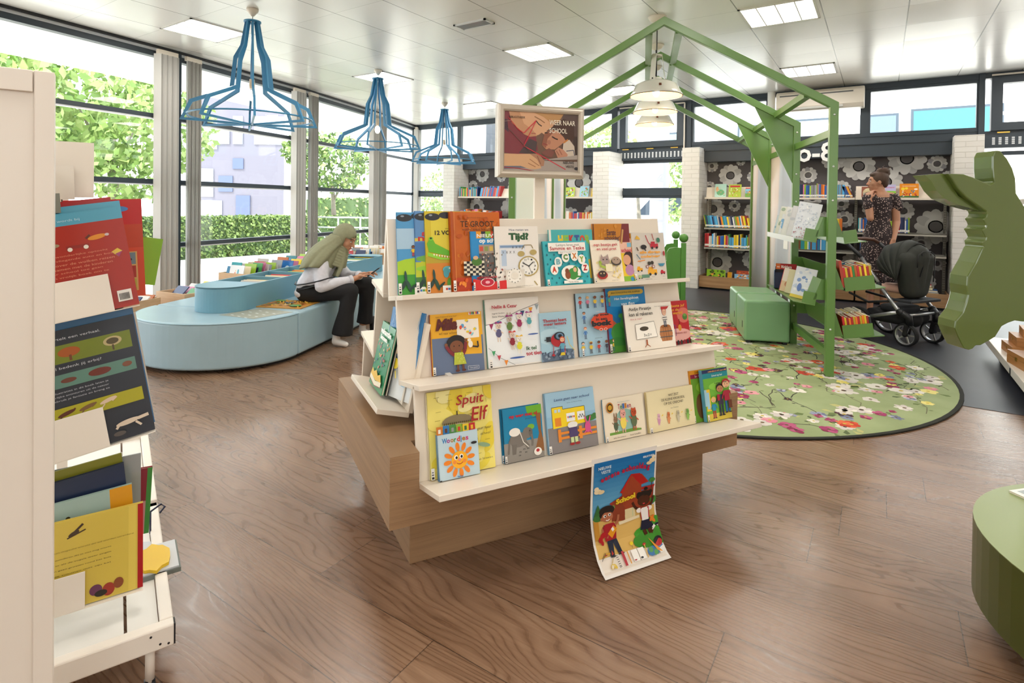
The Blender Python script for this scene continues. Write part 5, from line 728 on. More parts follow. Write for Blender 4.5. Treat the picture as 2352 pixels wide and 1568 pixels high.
# sloping book trays between the two front posts, both sides
def tray(side, prof, back, lipw):
    """prof: inner low, outer low, height of end plate; side +1 is outside, -1 is inside the house"""
    (xi, zi), (xo, zo), hgt, (xl, zl) = prof; f = lambda x: x * side; y0, y1 = .06, 1.0; G = M_GREEN
    tr = MB().use(G).prism([(f(xi), zi), (f(xl), zl), (f(xl), zl - .006), (f(xi), zi - .006)], y0, y1, 'y').build('book_tray', None, ho)
    dx, dz = xo - xi, zo - zi; L = math.hypot(dx, dz); nx, nz = -dz / L * hgt, dx / L * hgt
    for y in (y0, y1 - .004): MB().use(G).prism([(f(xi), zi), (f(xo), zo), (f(xo + nx), zo + nz), (f(xi + nx), zi + nz)], y, y + .004, 'y').build('end_plate', None, tr)
    MB().use(G).prism([(f(back[0][0]), back[0][1]), (f(back[1][0]), back[1][1]), (f(back[1][0] + .004), back[1][1]), (f(back[0][0] + .004), back[0][1])], y0, y1, 'y').build('back_plate', None, tr)
    for y in (y0, y1 - .004): MB().use(G).prism([(f(back[0][0]), back[0][1]), (f(back[1][0]), back[1][1]), (f(.01), back[1][1]), (f(.01), back[0][1])], y, y + .004, 'y').build('end_plate', None, tr)
    if lipw: MB().use(mat('c9d0d0', .35)).prism([(f(xl), zl + .012), (f(xl + .004), zl + .012), (f(xl + .004), zl - .03), (f(xl), zl - .03)], y0, y1, 'y').build('label_strip', None, tr)
    return tr
L1 = tray(-1, ((.089, .989), (.177, 1.005), .09, (.24, 1.01)), ((.04, 1.175), (.092, 1.03)), True)
L2 = tray(-1, ((.089, .516), (.180, .532), .09, (.234, .538)), ((.045, .71), (.10, .556)), False)
mb = MB().use(mat('cfe0e8', .4))
for y in (.16, .42, .62): mb.box(-.2395, y, .512, -.2385, y + .05, .532)
mb.build('shelf_label', None, L2)
tray(1, ((.10, .985), (.191, 1.0), .09, (.245, 1.005)), ((.04, 1.175), (.092, 1.03)), False)
tray(1, ((.113, .634), (.309, .663), .095, (.375, .672)), ((.045, .80), (.10, .64)), False)
tray(1, ((.108, .282), (.308, .313), .092, (.375, .320)), ((.045, .47), (.10, .29)), False)
# ------------------------------------------------------------------ plain books (spines showing): one mesh, own cover colour each
mb = MB(); CV = mat('777777', .35, key='cv'); mb.use(CV).box(-.5, -.5, 0, .5, .5, 1); mb.use(M_PAGES).box(-.38, -.499, .985, .38, .47, 1.004); mb.use(M_WLAB).box(-.47, -.504, .07, .47, -.5, .21)
BOOKME = mb.build('book'); bm_ = BOOKME.data; bpy.data.objects.remove(BOOKME)
mb = MB(); mb.use(CV).box(-.5, -.5, 0, .5, .5, 1); mb.use(M_PAGES).box(-.38, -.499, .985, .38, .47, 1.004); mb.box(-.38, .4, .01, .38, .503, .99)
BOOKME = mb.build('book'); bm2_ = BOOKME.data; bpy.data.objects.remove(BOOKME)
CN = {'red': 'b8262c', 'orange': 'd9742a', 'yellow': 'e3c22e', 'lime': '9bbf33', 'green': '3f8f4a', 'teal': '2f8f98', 'sky blue': '4d9fd2', 'blue': '2b5fa6', 'navy': '25325a', 'purple': '6b4a86', 'pink': 'cc6f94', 'white': 'e6e3dc', 'grey': '8f9196', 'black': '2a2a2e', 'brown': '7a4d33', 'cream': 'dccfae', 'maroon': '73242f'}
ORD = 'first second third fourth fifth sixth seventh eighth ninth tenth eleventh twelfth thirteenth fourteenth fifteenth sixteenth seventeenth eighteenth nineteenth twentieth'.split()
def ordw(n): return ORD[n] if n < 20 else ('twenty ' if n < 29 else 'thirty ' if n < 39 else 'forty ' if n < 49 else 'fifty ') + ORD[n % 10 if (n + 1) % 10 else 9].replace('tenth', 'last') if (n + 1) % 10 else {29: 'thirtieth', 39: 'fortieth', 49: 'fiftieth'}.get(n, 'last')
BK = {}
def stuff_book(M, w_, d, h, cn):
    STUFF.X = M; STUFF.use(mat(CN[cn], .35)).box(-w_ / 2, -d / 2, 0, w_ / 2, d / 2, h); STUFF.use(M_PAGES).box(-w_ * .38, -d / 2 + .002, h, w_ * .38, d / 2 - .004, h + .0006)
def spine_book(M, w_, d, h, cn, label, group, labelled=True):
    o = bpy.data.objects.new('book', bm_ if labelled else bm2_); COL.objects.link(o); o.matrix_world = M @ Matrix.Diagonal((w_, d, h, 1))
    o.material_slots[0].link = 'OBJECT'; g = random.Random(len(BK)); k = (cn, len(BK) % 3); BK[len(BK)] = 1
    L = CN[cn]; c = '%02x%02x%02x' % tuple(max(0, min(255, int(int(L[i:i + 2], 16) * (1, .86, 1.12)[k[1]]))) for i in (0, 2, 4))
    o.material_slots[0].material = mat(c, .35); return tag(o, label, 'book', group)
STUFF = MB()
def row(x0, x1, yf, z, where, hs=(.16, .23), ws=(.008, .024), ds=(.13, .17), cols=None, lean=None, Mw=None, seed=1, labelled=True, gap=.0008, stuff=False):
    """books standing side by side from x0 to x1, spines at y = yf facing -y"""
    g = random.Random(seed); x = x0; n = 0; cs = cols or list(CN); seq = []; hh = g.uniform(*hs); run = 0; cn = g.choice(cs)
    while True:
        if run <= 0: run = g.choice((1, 1, 1, 2, 3)); cn = g.choice([c for c in cs if c != cn] or cs); hh = g.uniform(*hs); ww = g.uniform(*ws)
        run -= 1; w_ = ww * g.uniform(.9, 1.1)
        if x + w_ > x1: break
        seq.append((x, w_, hh * g.uniform(.985, 1.015), g.uniform(*ds), cn)); x += w_ + gap
    le = R_(lean or 0)
    for i, (x, w_, h, d, cn) in enumerate(seq):
        M = Matrix.Translation((x + (w_ / 2 if le >= 0 else w_ / 2), yf + d / 2, z + .0008 + abs(math.sin(le)) * w_ / 2)) @ Matrix.Rotation(le, 4, 'Y')
        if Mw is not None: M = Mw @ M
        if stuff: stuff_book(M, w_, d, h, cn); continue
        spine_book(M, w_ * math.cos(le), d, h, cn, '%s spined book, %s from the left %s' % (cn, ordw(i), where), 'books ' + where, labelled)
    return seq
# ------------------------------------------------------------------ wall shelving in the niches
def shelf_unit(x0, x1, nsec, label, boxes, tops):
    t = thing('wall_bookcase', label, 'bookcase', (0, 0, 0)); UP = mat('8d8b84', .4, .4)
    xs = [x0 + (x1 - x0) * i / nsec for i in range(nsec + 1)]
    for x in xs:
        u = MB().use(UP).box(x - .016, 9.25, .02, x + .016, 9.295, 1.50).build('upright', None, t); mb = MB().use(M_BLK)
        for k in range(46): mb.box(x - .009, 9.2495, .06 + .031 * k, x - .004, 9.2498, .076 + .031 * k); mb.box(x + .004, 9.2495, .06 + .031 * k, x + .009, 9.2498, .076 + .031 * k)
        mb.build('slots', None, u)
    for i in range(nsec):
        a, b = xs[i] + .004, xs[i + 1] - .004
        s = MB().use(M_WHITE).box(a, 8.90, 1.372, b, 9.25, 1.40).build('shelf', None, t)
        if tops[i] == 'display': MB().use(M_WHITE).prism([(8.985, 1.40), (9.03, 1.555), (9.036, 1.553), (8.991, 1.398)], a, b, 'x').build('display_ledge', None, s)
        for z in ((.935, .635) if nsec == 3 else (.935, .635)):
            z = z if not (nsec == 3 and i > 0 and z < .7) else .665
            s = MB().use(M_SHELF).box(a, 8.90, z, b, 9.25, z + .008).box(a, 8.90, z - .022, b, 8.906, z + .01).build('shelf', None, t)
            for x in (a, b - .004): MB().use(UP).prism([(8.92, z), (9.25, z - .02), (9.25, z + .09), (8.92, z + .03)], x, x + .004, 'x').build('bracket', None, s)
    for (a, b) in boxes:
        MB().use(M_OAK).box(a, 8.87, .03, b, 8.888, .20).box(a, 8.888, .03, b, 9.28, .05).box(a, 8.888, .05, a + .018, 9.28, .20).box(b - .018, 8.888, .05, b, 9.28, .20).build('oak_bin', None, t)
        MB().use(M_BLK).box(a + .02, 8.93, 0, b - .02, 9.25, .03).build('plinth', None, t)
    return t
shelf_unit(-2.235, .69, 3, 'grey and white wall bookcase in the right niche under the dark beam', [(-2.29, -1.27), (-1.25, -.28), (-.26, .72)], ['display', '', 'display'])
shelf_unit(-7.03, -4.08, 3, 'white wall bookcase in the left niche behind the poster sign', [(-7.05, -6.08), (-6.05, -5.1), (-5.05, -4.08)], ['', 'display', 'display'])
mix = ['red', 'orange', 'yellow', 'lime', 'green', 'teal', 'sky blue', 'blue', 'navy', 'white', 'grey', 'pink', 'brown', 'sky blue', 'blue', 'lime', 'yellow']
row(-2.215, -1.58, 8.915, .944, 'on the upper row by the pillar', lean=-11, hs=(.15, .185), cols=mix, seed=3)
row(-2.225, -1.57, 8.915, .644, 'on the lower row by the pillar', hs=(.15, .215), cols=mix, seed=5)
row(-.97, -.50, 8.915, 1.402, 'on the top shelf under the sign', hs=(.155, .19), cols=['red', 'navy', 'blue', 'lime', 'grey', 'sky blue', 'orange', 'pink', 'blue'], seed=8)
row(-.50, -.40, 8.915, 1.402, 'on the top shelf, pale blue series', hs=(.17, .172), cols=['sky blue', 'grey', 'teal'], seed=9)
row(-.385, -.30, 8.915, 1.402, 'leaning under the age sign', lean=-22, hs=(.15, .17), cols=['blue', 'orange', 'navy', 'red', 'yellow'], seed=10)
row(-.60, -.42, 8.915, .944, 'on the middle shelf behind the green rack', hs=(.15, .18), cols=['yellow', 'sky blue', 'orange', 'blue'], seed=12, stuff=True)
row(-1.10, -.50, 8.915, .675, 'low on the shelf behind the green rack', hs=(.14, .17), cols=['yellow', 'lime', 'white', 'brown', 'blue', 'sky blue', 'teal', 'sky blue'], seed=13, stuff=True)
row(-.245, -.13, 8.915, .944, 'left of the standing person', hs=(.16, .19), cols=['orange', 'blue', 'teal', 'yellow', 'white'], seed=14)
row(.10, .33, 8.915, .944, 'right of the standing person', hs=(.15, .21), cols=['sky blue', 'white', 'red', 'teal', 'navy', 'blue', 'lime', 'brown'], seed=15)
row(-.22, -.10, 8.915, .675, 'low on the shelf beside the stroller handle', hs=(.13, .16), cols=['red', 'blue', 'pink', 'maroon'], seed=16, stuff=True)
row(-7.02, -6.55, 8.915, 1.402, 'on the top shelf of the left niche', hs=(.13, .19), cols=mix + ['white'], seed=17, stuff=True)
row(-6.50, -6.02, 8.915, 1.402, 'leaning on the top shelf of the left niche', lean=12, hs=(.15, .20), cols=['blue', 'orange', 'sky blue', 'red', 'orange', 'yellow', 'green'], seed=18, stuff=True)
row(-6.98, -6.05, 8.915, .944, 'on the second shelf of the left niche', hs=(.15, .21), cols=['orange', 'white', 'pink', 'sky blue', 'teal', 'red', 'brown', 'white'], seed=19, stuff=True)
row(-5.0, -4.10, 8.915, .944, 'on the second shelf beside the white pillar', hs=(.15, .20), cols=['orange', 'red', 'blue', 'lime', 'yellow', 'white', 'orange'], seed=20, stuff=True)
def face_out(x, yf, z, w_, h, col, items, label, Mw=None, lean=14, d=.008, **k):
    M = Matrix.Translation((x, yf, z + .001)) @ Matrix.Rotation(-R_(lean), 4, 'X')
    return cover_book(Mw @ M if Mw is not None else M, w_, h, d, col, items, label, nolab=True, **k)
def scene_pic(seed, sky, ground, cols): return [('r', 0, 0, 1, .4, ground)] + rnd(16, seed, cols, .08, .92, .1, .7, .03, .08)
DY = 8.945
face_out(-2.10, DY, 1.402, .165, .205, 'a8cfc0', [('e', .5, .35, .34, .28, '4fa06a'), ('e', .2, .6, .12, .25, 'c89868')] + rnd(14, 60, ['5aa86a', 'c8dcc0', 'd8a070'], .1, .9, .1, .8, .03, .07), 'pale green picture book on the display ledge beside the white pillar')
face_out(-1.90, DY, 1.402, .175, .195, 'a8c23a', [('r', .1, .78, .9, .92, 'b8242c')] + rnd(30, 61, ['e8d8a0', 'c83a34', 'e8b83a', '8a4a2c', 'f0e8d0'], .08, .92, .08, .7, .03, .06), 'lime green book with a red title band on the same display ledge')
face_out(-1.665, DY, 1.402, .18, .145, '7cc0dc', [('r', 0, 0, 1, .4, '6aa044'), ('r', 0, .88, 1, 1, 'd0402c')] + rnd(14, 62, ['e8b83a', 'c87a34', 'd84a34'], .1, .9, .2, .6, .03, .07), 'blue book with yellow animals on the ledge, partly behind the printed panel')
face_out(-.215, DY, 1.402, .165, .148, '8a4a34', [('e', .5, .42, .42, .42, 'c8b48a'), ('r', .1, .0, .9, .45, 'a8a090'), ('e', .5, .3, .3, .2, '5a4a3c'), ('t', 'DE TREIN', .25, .66, .5, .1, 'f0e8d8', .02)], 'brown book with a rounded arch picture, left of the standing woman')
face_out(.045, DY, 1.402, .115, .175, 'b8b4d8', [('r', 0, 0, 1, .5, '8ac23a'), ('t', 'Knopper', .1, .72, .8, .1, 'c83a6a', .03)], 'lilac and green book on the ledge just behind the standing woman')
face_out(.20, DY, 1.402, .20, .185, 'e08a1c', [('t', 'De mooiste voorleesverhalen', .15, .80, .7, .06, 'f4e8d8', .02), ('r', 0, 0, 1, .12, '3a6a34'), ('e', .18, .62, .1, .1, 'f0d030'), ('e', .36, .66, .08, .08, 'f0d030'), ('e', .85, .6, .1, .05, 'f0e8e0')] + rnd(26, 63, ['e8c83a', '7a3a24', 'f0e0c8', 'b8302c', '3a6a9a'], .1, .9, .1, .5, .03, .06), 'orange fairy tale book alone on the white ledge right of the woman')
face_out(.545, DY, 1.402, .12, .12, 'e6e6e0', rnd(8, 64, ['c87a34', 'e8b83a', '5aa06a'], .1, .9, .1, .5, .05, .1), 'small white book at the end of the ledge, behind the green cutout')
for i, (x, w_, h, c, cs, lb) in enumerate(((-4.96, .13, .18, 'dfd8a8', ['5a8ac0', 'c87a5a', 'e8e0c0'], 'cream little book on the left niche ledge between the green posts'), (-4.78, .13, .10, '8a5a4a', ['c8a04a', '6a3a3a'], 'small brown book lying low on the left niche ledge'), (-4.65, .18, .17, 'b8cf4a', ['5aa0d0', 'c84a6a', '7a5a34', 'e8e8d8'], 'yellow green book with a blue figure on the left niche ledge'), (-4.37, .17, .19, '9cc6d8', ['8ab83a', 'c8a08a', 'd0402c', '6aa044'], 'light blue and green book leaning on the left niche ledge'), (-4.15, .07, .15, 'ecc84a', ['f0e8d8', 'c87a3c'], 'yellow edged book beside the pillar on the left niche ledge'))):
    face_out(x, DY, 1.402, w_, h, c, rnd(16, 70 + i, cs, .1, .9, .1, .85, .05, .12), lb, lean=14)
for i, (x, w_, h, d, c, cs, lb) in enumerate(((-2.19, .27, .17, .03, '8ab82c', ['2c3a1c', '4a6a24', 'e8a04a', '3a4a24'], 'green jungle picture book in the low oak bin by the pillar'), (-1.90, .06, .14, .05, 'e0a020', ['e8b83a'], 'yellow book standing beside the jungle book in the oak bin'), (-1.78, .22, .17, .03, 'b0482c', ['d8742c', '8a2c24', 'e8d0a8'], 'orange and brown picture book at the back of the oak bin'), (-1.80, .24, .12, .04, '7cb0d8', ['d89a5a', '8a5a34', 'e8d8c0', 'c87a3a'], 'blue and tan picture book at the front of the oak bin'))):
    face_out(x, 8.90 + .06 * (i % 2) + (.10 if i == 2 else 0), .052, w_, h + .08, c, rnd(26, 80 + i, cs, .08, .92, .45, .95, .04, .09), lb, d=d, lean=6)
for i, (z, w_, d, h, c, lb) in enumerate(((.052, .30, .22, .10, 'b0cfe0', 'pale blue picture book at the bottom of the flat pile in the bin'), (.155, .28, .20, .05, 'dcd6c4', 'cream book lying on the pale blue one in the bin'), (.207, .26, .20, .03, '3a6ab0', 'blue book in the middle of the flat pile'), (.239, .20, .18, .03, 'b8b04a', 'olive book lying on the blue one'), (.271, .18, .16, .03, 'b02c3a', 'dark red book on top of the flat pile'))):
    o = MB().use(mat(c, .35)).box(0, 0, 0, w_, d, .003).box(0, 0, h - .003, w_, d, h).box(0, 0, .003, .003, d, h - .003).use(M_PAGES).box(.004, .003, .003, w_ - .003, d - .003, h - .003).build('picture_book', loc=(.33 + .01 * i, 8.92, z)); tag(o, lb, 'book', 'flat pile of books in the right bin')
# ------------------------------------------------------------------ books in the green trays
def tray_books(x, z, tilt, side, y0, y1, cols, where, seed, hs, ds=(.012, .12), faceup=0):
    # filed along the tray, spines outward
    Mw = HM @ Matrix.Translation((x * side, 0, z)) @ Matrix.Rotation(R_(90) * side, 4, 'Z') @ Matrix.Rotation(R_(tilt), 4, 'X')
    if side > 0: row(y0, y1, -.02, 0, where, cols=cols, seed=seed, hs=hs, ws=(.008, .016), ds=(.10, .13), Mw=Mw, labelled=False, lean=-4)
    else: row(-y1, -y0, -.02, 0, where, cols=cols, seed=seed, hs=hs, ws=(.008, .016), ds=(.10, .13), Mw=Mw, labelled=False, lean=4)
def front_row(x, z, y, n, pitch, cols, where, seed, hs, d=.15, dy=.03, label=True):
    """books standing across the tray end, spines toward the camera end of the tray, tilting outward"""
    g = random.Random(seed); cn = None
    for i in range(n):
        cn = g.choice([c for c in cols if c != cn]); h = g.uniform(*hs)
        M = HM @ Matrix.Translation((x + i * pitch, y + d / 2, z + i * pitch * .15)) @ Matrix.Rotation(R_(-9), 4, 'Y')
        spine_book(M, pitch * .92, d, h, cn, '%s spined book, %s from the post %s' % (cn, ordw(i), where), 'books ' + where, False)
front_row(.125, .646, .075, 12, .0155, ['red', 'orange', 'yellow', 'maroon', 'yellow', 'red', 'green'], 'in the middle outer tray', 31, (.15, .17))
front_row(.125, .292, .075, 13, .0145, ['red', 'yellow', 'red', 'black', 'orange', 'red'], 'in the lowest outer tray', 32, (.13, .15))
front_row(.125, .646, .26, 12, .0155, ['grey', 'teal', 'white', 'blue', 'red'], 'second file, middle outer tray', 33, (.15, .17))
front_row(.125, .292, .26, 13, .0145, ['white', 'cream', 'teal', 'white', 'yellow'], 'second file, lowest outer tray', 34, (.13, .15))
o = MB().use(mat('b8442c', .35)).box(0, 0, 0, .02, .16, .20).use(M_PAGES).box(.002, .002, .2, .018, .158, .2005).build('picture_book'); o.matrix_world = HM @ Matrix.Translation((.095, .068, .655)) @ Matrix.Rotation(R_(-9), 4, 'Y'); tag(o, 'tall brick red book nearest the post in the middle outer tray', 'book')
# inside trays: big face-out books leaning away
def inside_book(x, z, y, w_, h, d, col, items, label, turn=0, lean=12):
    M = HM @ Matrix.Translation((x, y, z)) @ Matrix.Rotation(R_(-22 + turn), 4, 'Z') @ Matrix.Rotation(-R_(lean), 4, 'X') @ Matrix.Rotation(R_(10), 4, 'Y')
    return cover_book(M, w_, h, d, col, items, label, nolab=True)
glare = [('e', .5, .5, .4, .4, 'e6e4e2'), ('e', .4, .7, .3, .2, 'f0eeec')]
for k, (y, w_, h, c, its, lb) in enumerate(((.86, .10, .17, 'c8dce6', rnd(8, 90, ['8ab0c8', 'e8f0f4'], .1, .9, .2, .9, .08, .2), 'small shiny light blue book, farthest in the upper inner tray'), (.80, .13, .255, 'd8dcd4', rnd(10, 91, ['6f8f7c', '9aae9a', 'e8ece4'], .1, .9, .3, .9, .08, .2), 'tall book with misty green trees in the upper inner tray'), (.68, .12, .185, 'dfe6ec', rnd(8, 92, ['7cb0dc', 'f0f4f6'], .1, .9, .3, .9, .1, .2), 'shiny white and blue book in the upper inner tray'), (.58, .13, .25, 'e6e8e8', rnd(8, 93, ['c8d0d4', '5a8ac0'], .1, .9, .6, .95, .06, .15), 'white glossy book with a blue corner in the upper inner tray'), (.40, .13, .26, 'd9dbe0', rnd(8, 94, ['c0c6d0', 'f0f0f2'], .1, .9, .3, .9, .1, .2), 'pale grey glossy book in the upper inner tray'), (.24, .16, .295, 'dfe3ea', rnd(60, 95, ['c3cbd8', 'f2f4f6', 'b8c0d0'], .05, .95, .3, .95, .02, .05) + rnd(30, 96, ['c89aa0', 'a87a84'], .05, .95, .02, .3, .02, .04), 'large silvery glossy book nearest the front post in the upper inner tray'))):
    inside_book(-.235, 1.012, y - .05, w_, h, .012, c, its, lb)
BC = ['brown', 'cream', 'blue', 'teal', 'yellow', 'lime', 'yellow', 'grey', 'pink', 'brown']
for k, (y, n) in enumerate(((.822, 3), (.702, 3), (.60, 4), (.425, 2), (.262, 6))):
    for i in range(n):
        M = HM @ Matrix.Translation((-.135 + .004 * i, y - .055 + i * .0145, 1.006)) @ Matrix.Rotation(R_(-22), 4, 'Z') @ Matrix.Rotation(-R_(12), 4, 'X') @ Matrix.Rotation(R_(10), 4, 'Y')
        cn = BC[(k * 3 + i) % len(BC)]; spine_book(M @ Matrix.Rotation(R_(90), 4, 'Z'), .011, .10, .21 + .01 * ((i + k) % 3), cn, '%s book, %s behind the %s glossy cover, upper inner tray' % (cn, ordw(i), ['fifth', 'fourth', 'third', 'second', 'nearest'][k]), 'books filed in the upper inner tray', False)
inside_book(-.22, .54, .62, .15, .20, .015, 'e0d8cc', [('r', 0, 0, 1, .45, 'd8c09a'), ('e', .45, .33, .25, .2, 'b87c5a'), ('e', .45, .36, .16, .1, 'e8c89a'), ('t', 'mij', .42, .72, .25, .13, '33302e', .01), ('l', [(0, 0), (0, 1)], .05, 'c03a4a')], 'cream book with a small creature, beside the dark blue bin')
inside_book(-.20, .54, .52, .13, .20, .03, 'd8d0a8', [], 'thick cream paged book behind the creature book')
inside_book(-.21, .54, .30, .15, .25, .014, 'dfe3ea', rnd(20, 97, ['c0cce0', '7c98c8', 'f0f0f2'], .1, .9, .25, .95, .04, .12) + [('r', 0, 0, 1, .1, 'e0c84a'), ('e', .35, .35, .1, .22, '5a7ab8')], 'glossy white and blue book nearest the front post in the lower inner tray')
bn = thing('book_bin', 'dark blue open plastic bin standing in the lower inner tray', 'bin', M=HM @ Matrix.Translation((-.235, .73, .542)) @ Matrix.Rotation(R_(-14), 4, 'Z')); BB_ = mat('1d2b48', .25); q = .004
MB().use(BB_).box(0, 0, 0, .17, .22, q).box(0, 0, 0, .17, q, .14).box(0, .22 - q, 0, .17, .22, .17).box(.17 - q, 0, 0, .17, .22, .15).use(mat('5c7ea6', .15)).box(0, 0, 0, q, .22, .155).build('bin_shell', None, bn)
cover_book(HM @ Matrix.Translation((-.215, .765, .55)) @ Matrix.Rotation(R_(-14), 4, 'Z'), .16, .205, .02, '1c1c22', [('r', 0, .76, 1, 1, 'a01c24'), ('r', 0, .76, .22, 1, 'c8642c'), ('t', 'Ridders', .27, .81, .5, .12, 'f0e8e0', .03), ('t', '943', .05, .83, .13, .06, 'f0e8e0', .02), ('e', .5, .6, .12, .1, '5a4a40'), ('e', .75, .62, .06, .05, 'd0642c')], 'red and black book titled Ridders in the dark blue bin', nolab=True)
# ------------------------------------------------------------------ poufs, rug
LG = leather('green_leatherette', '83b083', .30)
def pouf(x, y, label):
    p = thing('pouf', label, 'pouf', (x, y, .001), R_(19.7), 'green cube poufs beside the book trays')
    o = MB().use(LG).box(0, 0, .03, .385, .46, .40).build('cushion', None, p, bevel=.022, seg=4); mb = MB().use(M_BLK)
    for a, b in ((.02, .02), (.33, .02), (.02, .40), (.33, .40)): mb.box(a, b, .008, a + .035, b + .035, .031)
    mb.build('foot', None, p); MB().use(M_BLK).box(-.0015, .10, .13, .001, .125, .19).build('zip_tab', None, p)
pouf(-1.018, 5.54, 'mint green cube pouf, the nearer of the two'); pouf(-1.185, 6.02, 'mint green cube pouf behind the nearer one')
rq = NT('rug_green', .95); n1 = rq.n('TexNoise', {'Vector': rq.tc, 'Scale': 3.0, 'Detail': 4.0}).outputs[0]; rq.set('Base Color', rq.ramp(n1, [(.3, lin('8d9c6f')), (.7, lin('a3b184'))]))
RC = (-1.471, 5.014); RR = 1.95
rg = tag(MB().use(rq.m).prism([(RR * math.cos(2 * math.pi * k / 96), RR * math.sin(2 * math.pi * k / 96)) for k in range(96)], .0026, .0085).build('round_rug', loc=(RC[0], RC[1], 0)), 'large round green rug printed with flowers and twigs under the house frame', 'rug')
mb = MB().use(mat('23251f', .9)); n = 96
vs = [];
for k in range(n):
    a = 2 * math.pi * k / n
    for r, z in ((RR - .012, .0086), (RR - .012, .0105), (RR + .012, .0105), (RR + .012, .0026)): vs.append((r * math.cos(a), r * math.sin(a), z))
mb.add(vs, [(4 * k + j, 4 * ((k + 1) % n) + j, 4 * ((k + 1) % n) + j + 1, 4 * k + j + 1) for k in range(n) for j in range(3)]); mb.build('edge_binding', None, rg)
g = random.Random(77); mb = MB(); lay = 0
RCOL = {'red': ['d0532f', 'c0402c', 'dc6a44'], 'white': ['e6e2d8', 'd8d4cc', 'cfc8c4'], 'mag': ['a03a6a', '8a2c50', 'b85a80'], 'yel': ['ddd06a', 'e6dc8a'], 'pink': ['d88a9a', 'e0a0a8'], 'blue': ['8f96b0', '6f7894', 'b8bccc'], 'dark': ['4a2a34', '3a2a30']}
def inr(x, y, m=.06): return x * x + y * y < (RR - m) ** 2
def rp(pts, c, l): mb.use(mat(c, .95)); mb.add([(x, y, .0087 + l * .00001) for x, y in pts], [tuple(range(len(pts)))])
for k in range(230):   # twigs
    a, r = g.uniform(0, 6.283), RR * math.sqrt(g.random()); x, y = r * math.cos(a), r * math.sin(a); an = g.gauss(1.9, .6); w_ = g.uniform(.004, .009); c = g.choice(('3a3a30', '4a4838', '2c2c28', '6a6a50'))
    for j in range(g.randint(3, 7)):
        x2, y2 = x + .07 * math.cos(an), y + .07 * math.sin(an)
        if not inr(x2, y2): break
        nx, ny = -math.sin(an) * w_ / 2, math.cos(an) * w_ / 2; rp([(x + nx, y + ny), (x - nx, y - ny), (x2 - nx * .8, y2 - ny * .8), (x2 + nx * .8, y2 + ny * .8)], c, k % 20)
        if g.random() < .6:
            b = an + g.choice((-1, 1)) * g.uniform(.6, 1.1); l = g.uniform(.02, .06); x3, y3 = x2 + l * math.cos(b), y2 + l * math.sin(b)
            if inr(x3, y3): rp([(x2, y2), (x2 + nx, y2 + ny), (x3, y3)], c, k % 20); rp([(x3 + .012 * math.cos(t), y3 + .007 * math.sin(t)) for t in range(6)], g.choice((c, '5f7040', '3a4a2c')), k % 20)
        x, y = x2, y2; an += g.gauss(0, .35)
for k in range(820):   # blossoms
    a, r = g.uniform(0, 6.283), (RR - .1) * math.sqrt(g.random()); x, y = r * math.cos(a), r * math.sin(a); kind = g.choice(['red', 'white', 'white', 'white', 'mag', 'mag', 'yel', 'pink', 'blue', 'dark'])
    s = g.uniform(.03, .078) * (1.25 if kind in ('red', 'white') and g.random() < .5 else .8); N = g.choice((5, 5, 6, 8)); cs = RCOL[kind]; rot = g.uniform(0, 6)
    if not inr(x, y, s + .03): continue
    for j in range(N):
        b = rot + 6.283 * j / N + g.gauss(0, .12); l = s * g.uniform(.75, 1.1); wd = s * (2.6 / N) * g.uniform(.7, 1.0)
        rp([(x + l * .5 * (1 + math.cos(t * .785)) * math.cos(b) - wd * math.sin(t * .785) * math.sin(b), y + l * .5 * (1 + math.cos(t * .785)) * math.sin(b) + wd * math.sin(t * .785) * math.cos(b)) for t in range(8)], g.choice(cs), 30 + k % 90 + j)
    if kind != 'yel' or True: rp([(x + s * .2 * math.cos(t), y + s * .2 * math.sin(t)) for t in range(6)], g.choice(('4a3a2c', 'c8b04a', '6a5a3c')), 140)
    for j in range(g.randint(0, 2)):
        b = g.uniform(0, 6.28); l = s * 1.8; rp([(x + s * .9 * math.cos(b), y + s * .9 * math.sin(b)), (x + l * math.cos(b + .18), y + l * math.sin(b + .18)), (x + l * 1.2 * math.cos(b), y + l * 1.2 * math.sin(b)), (x + l * math.cos(b - .18), y + l * math.sin(b - .18))], g.choice(('6a7c48', '5a6a44', 'b8b87a')), 28)
mb.build('flower_print', None, rg)
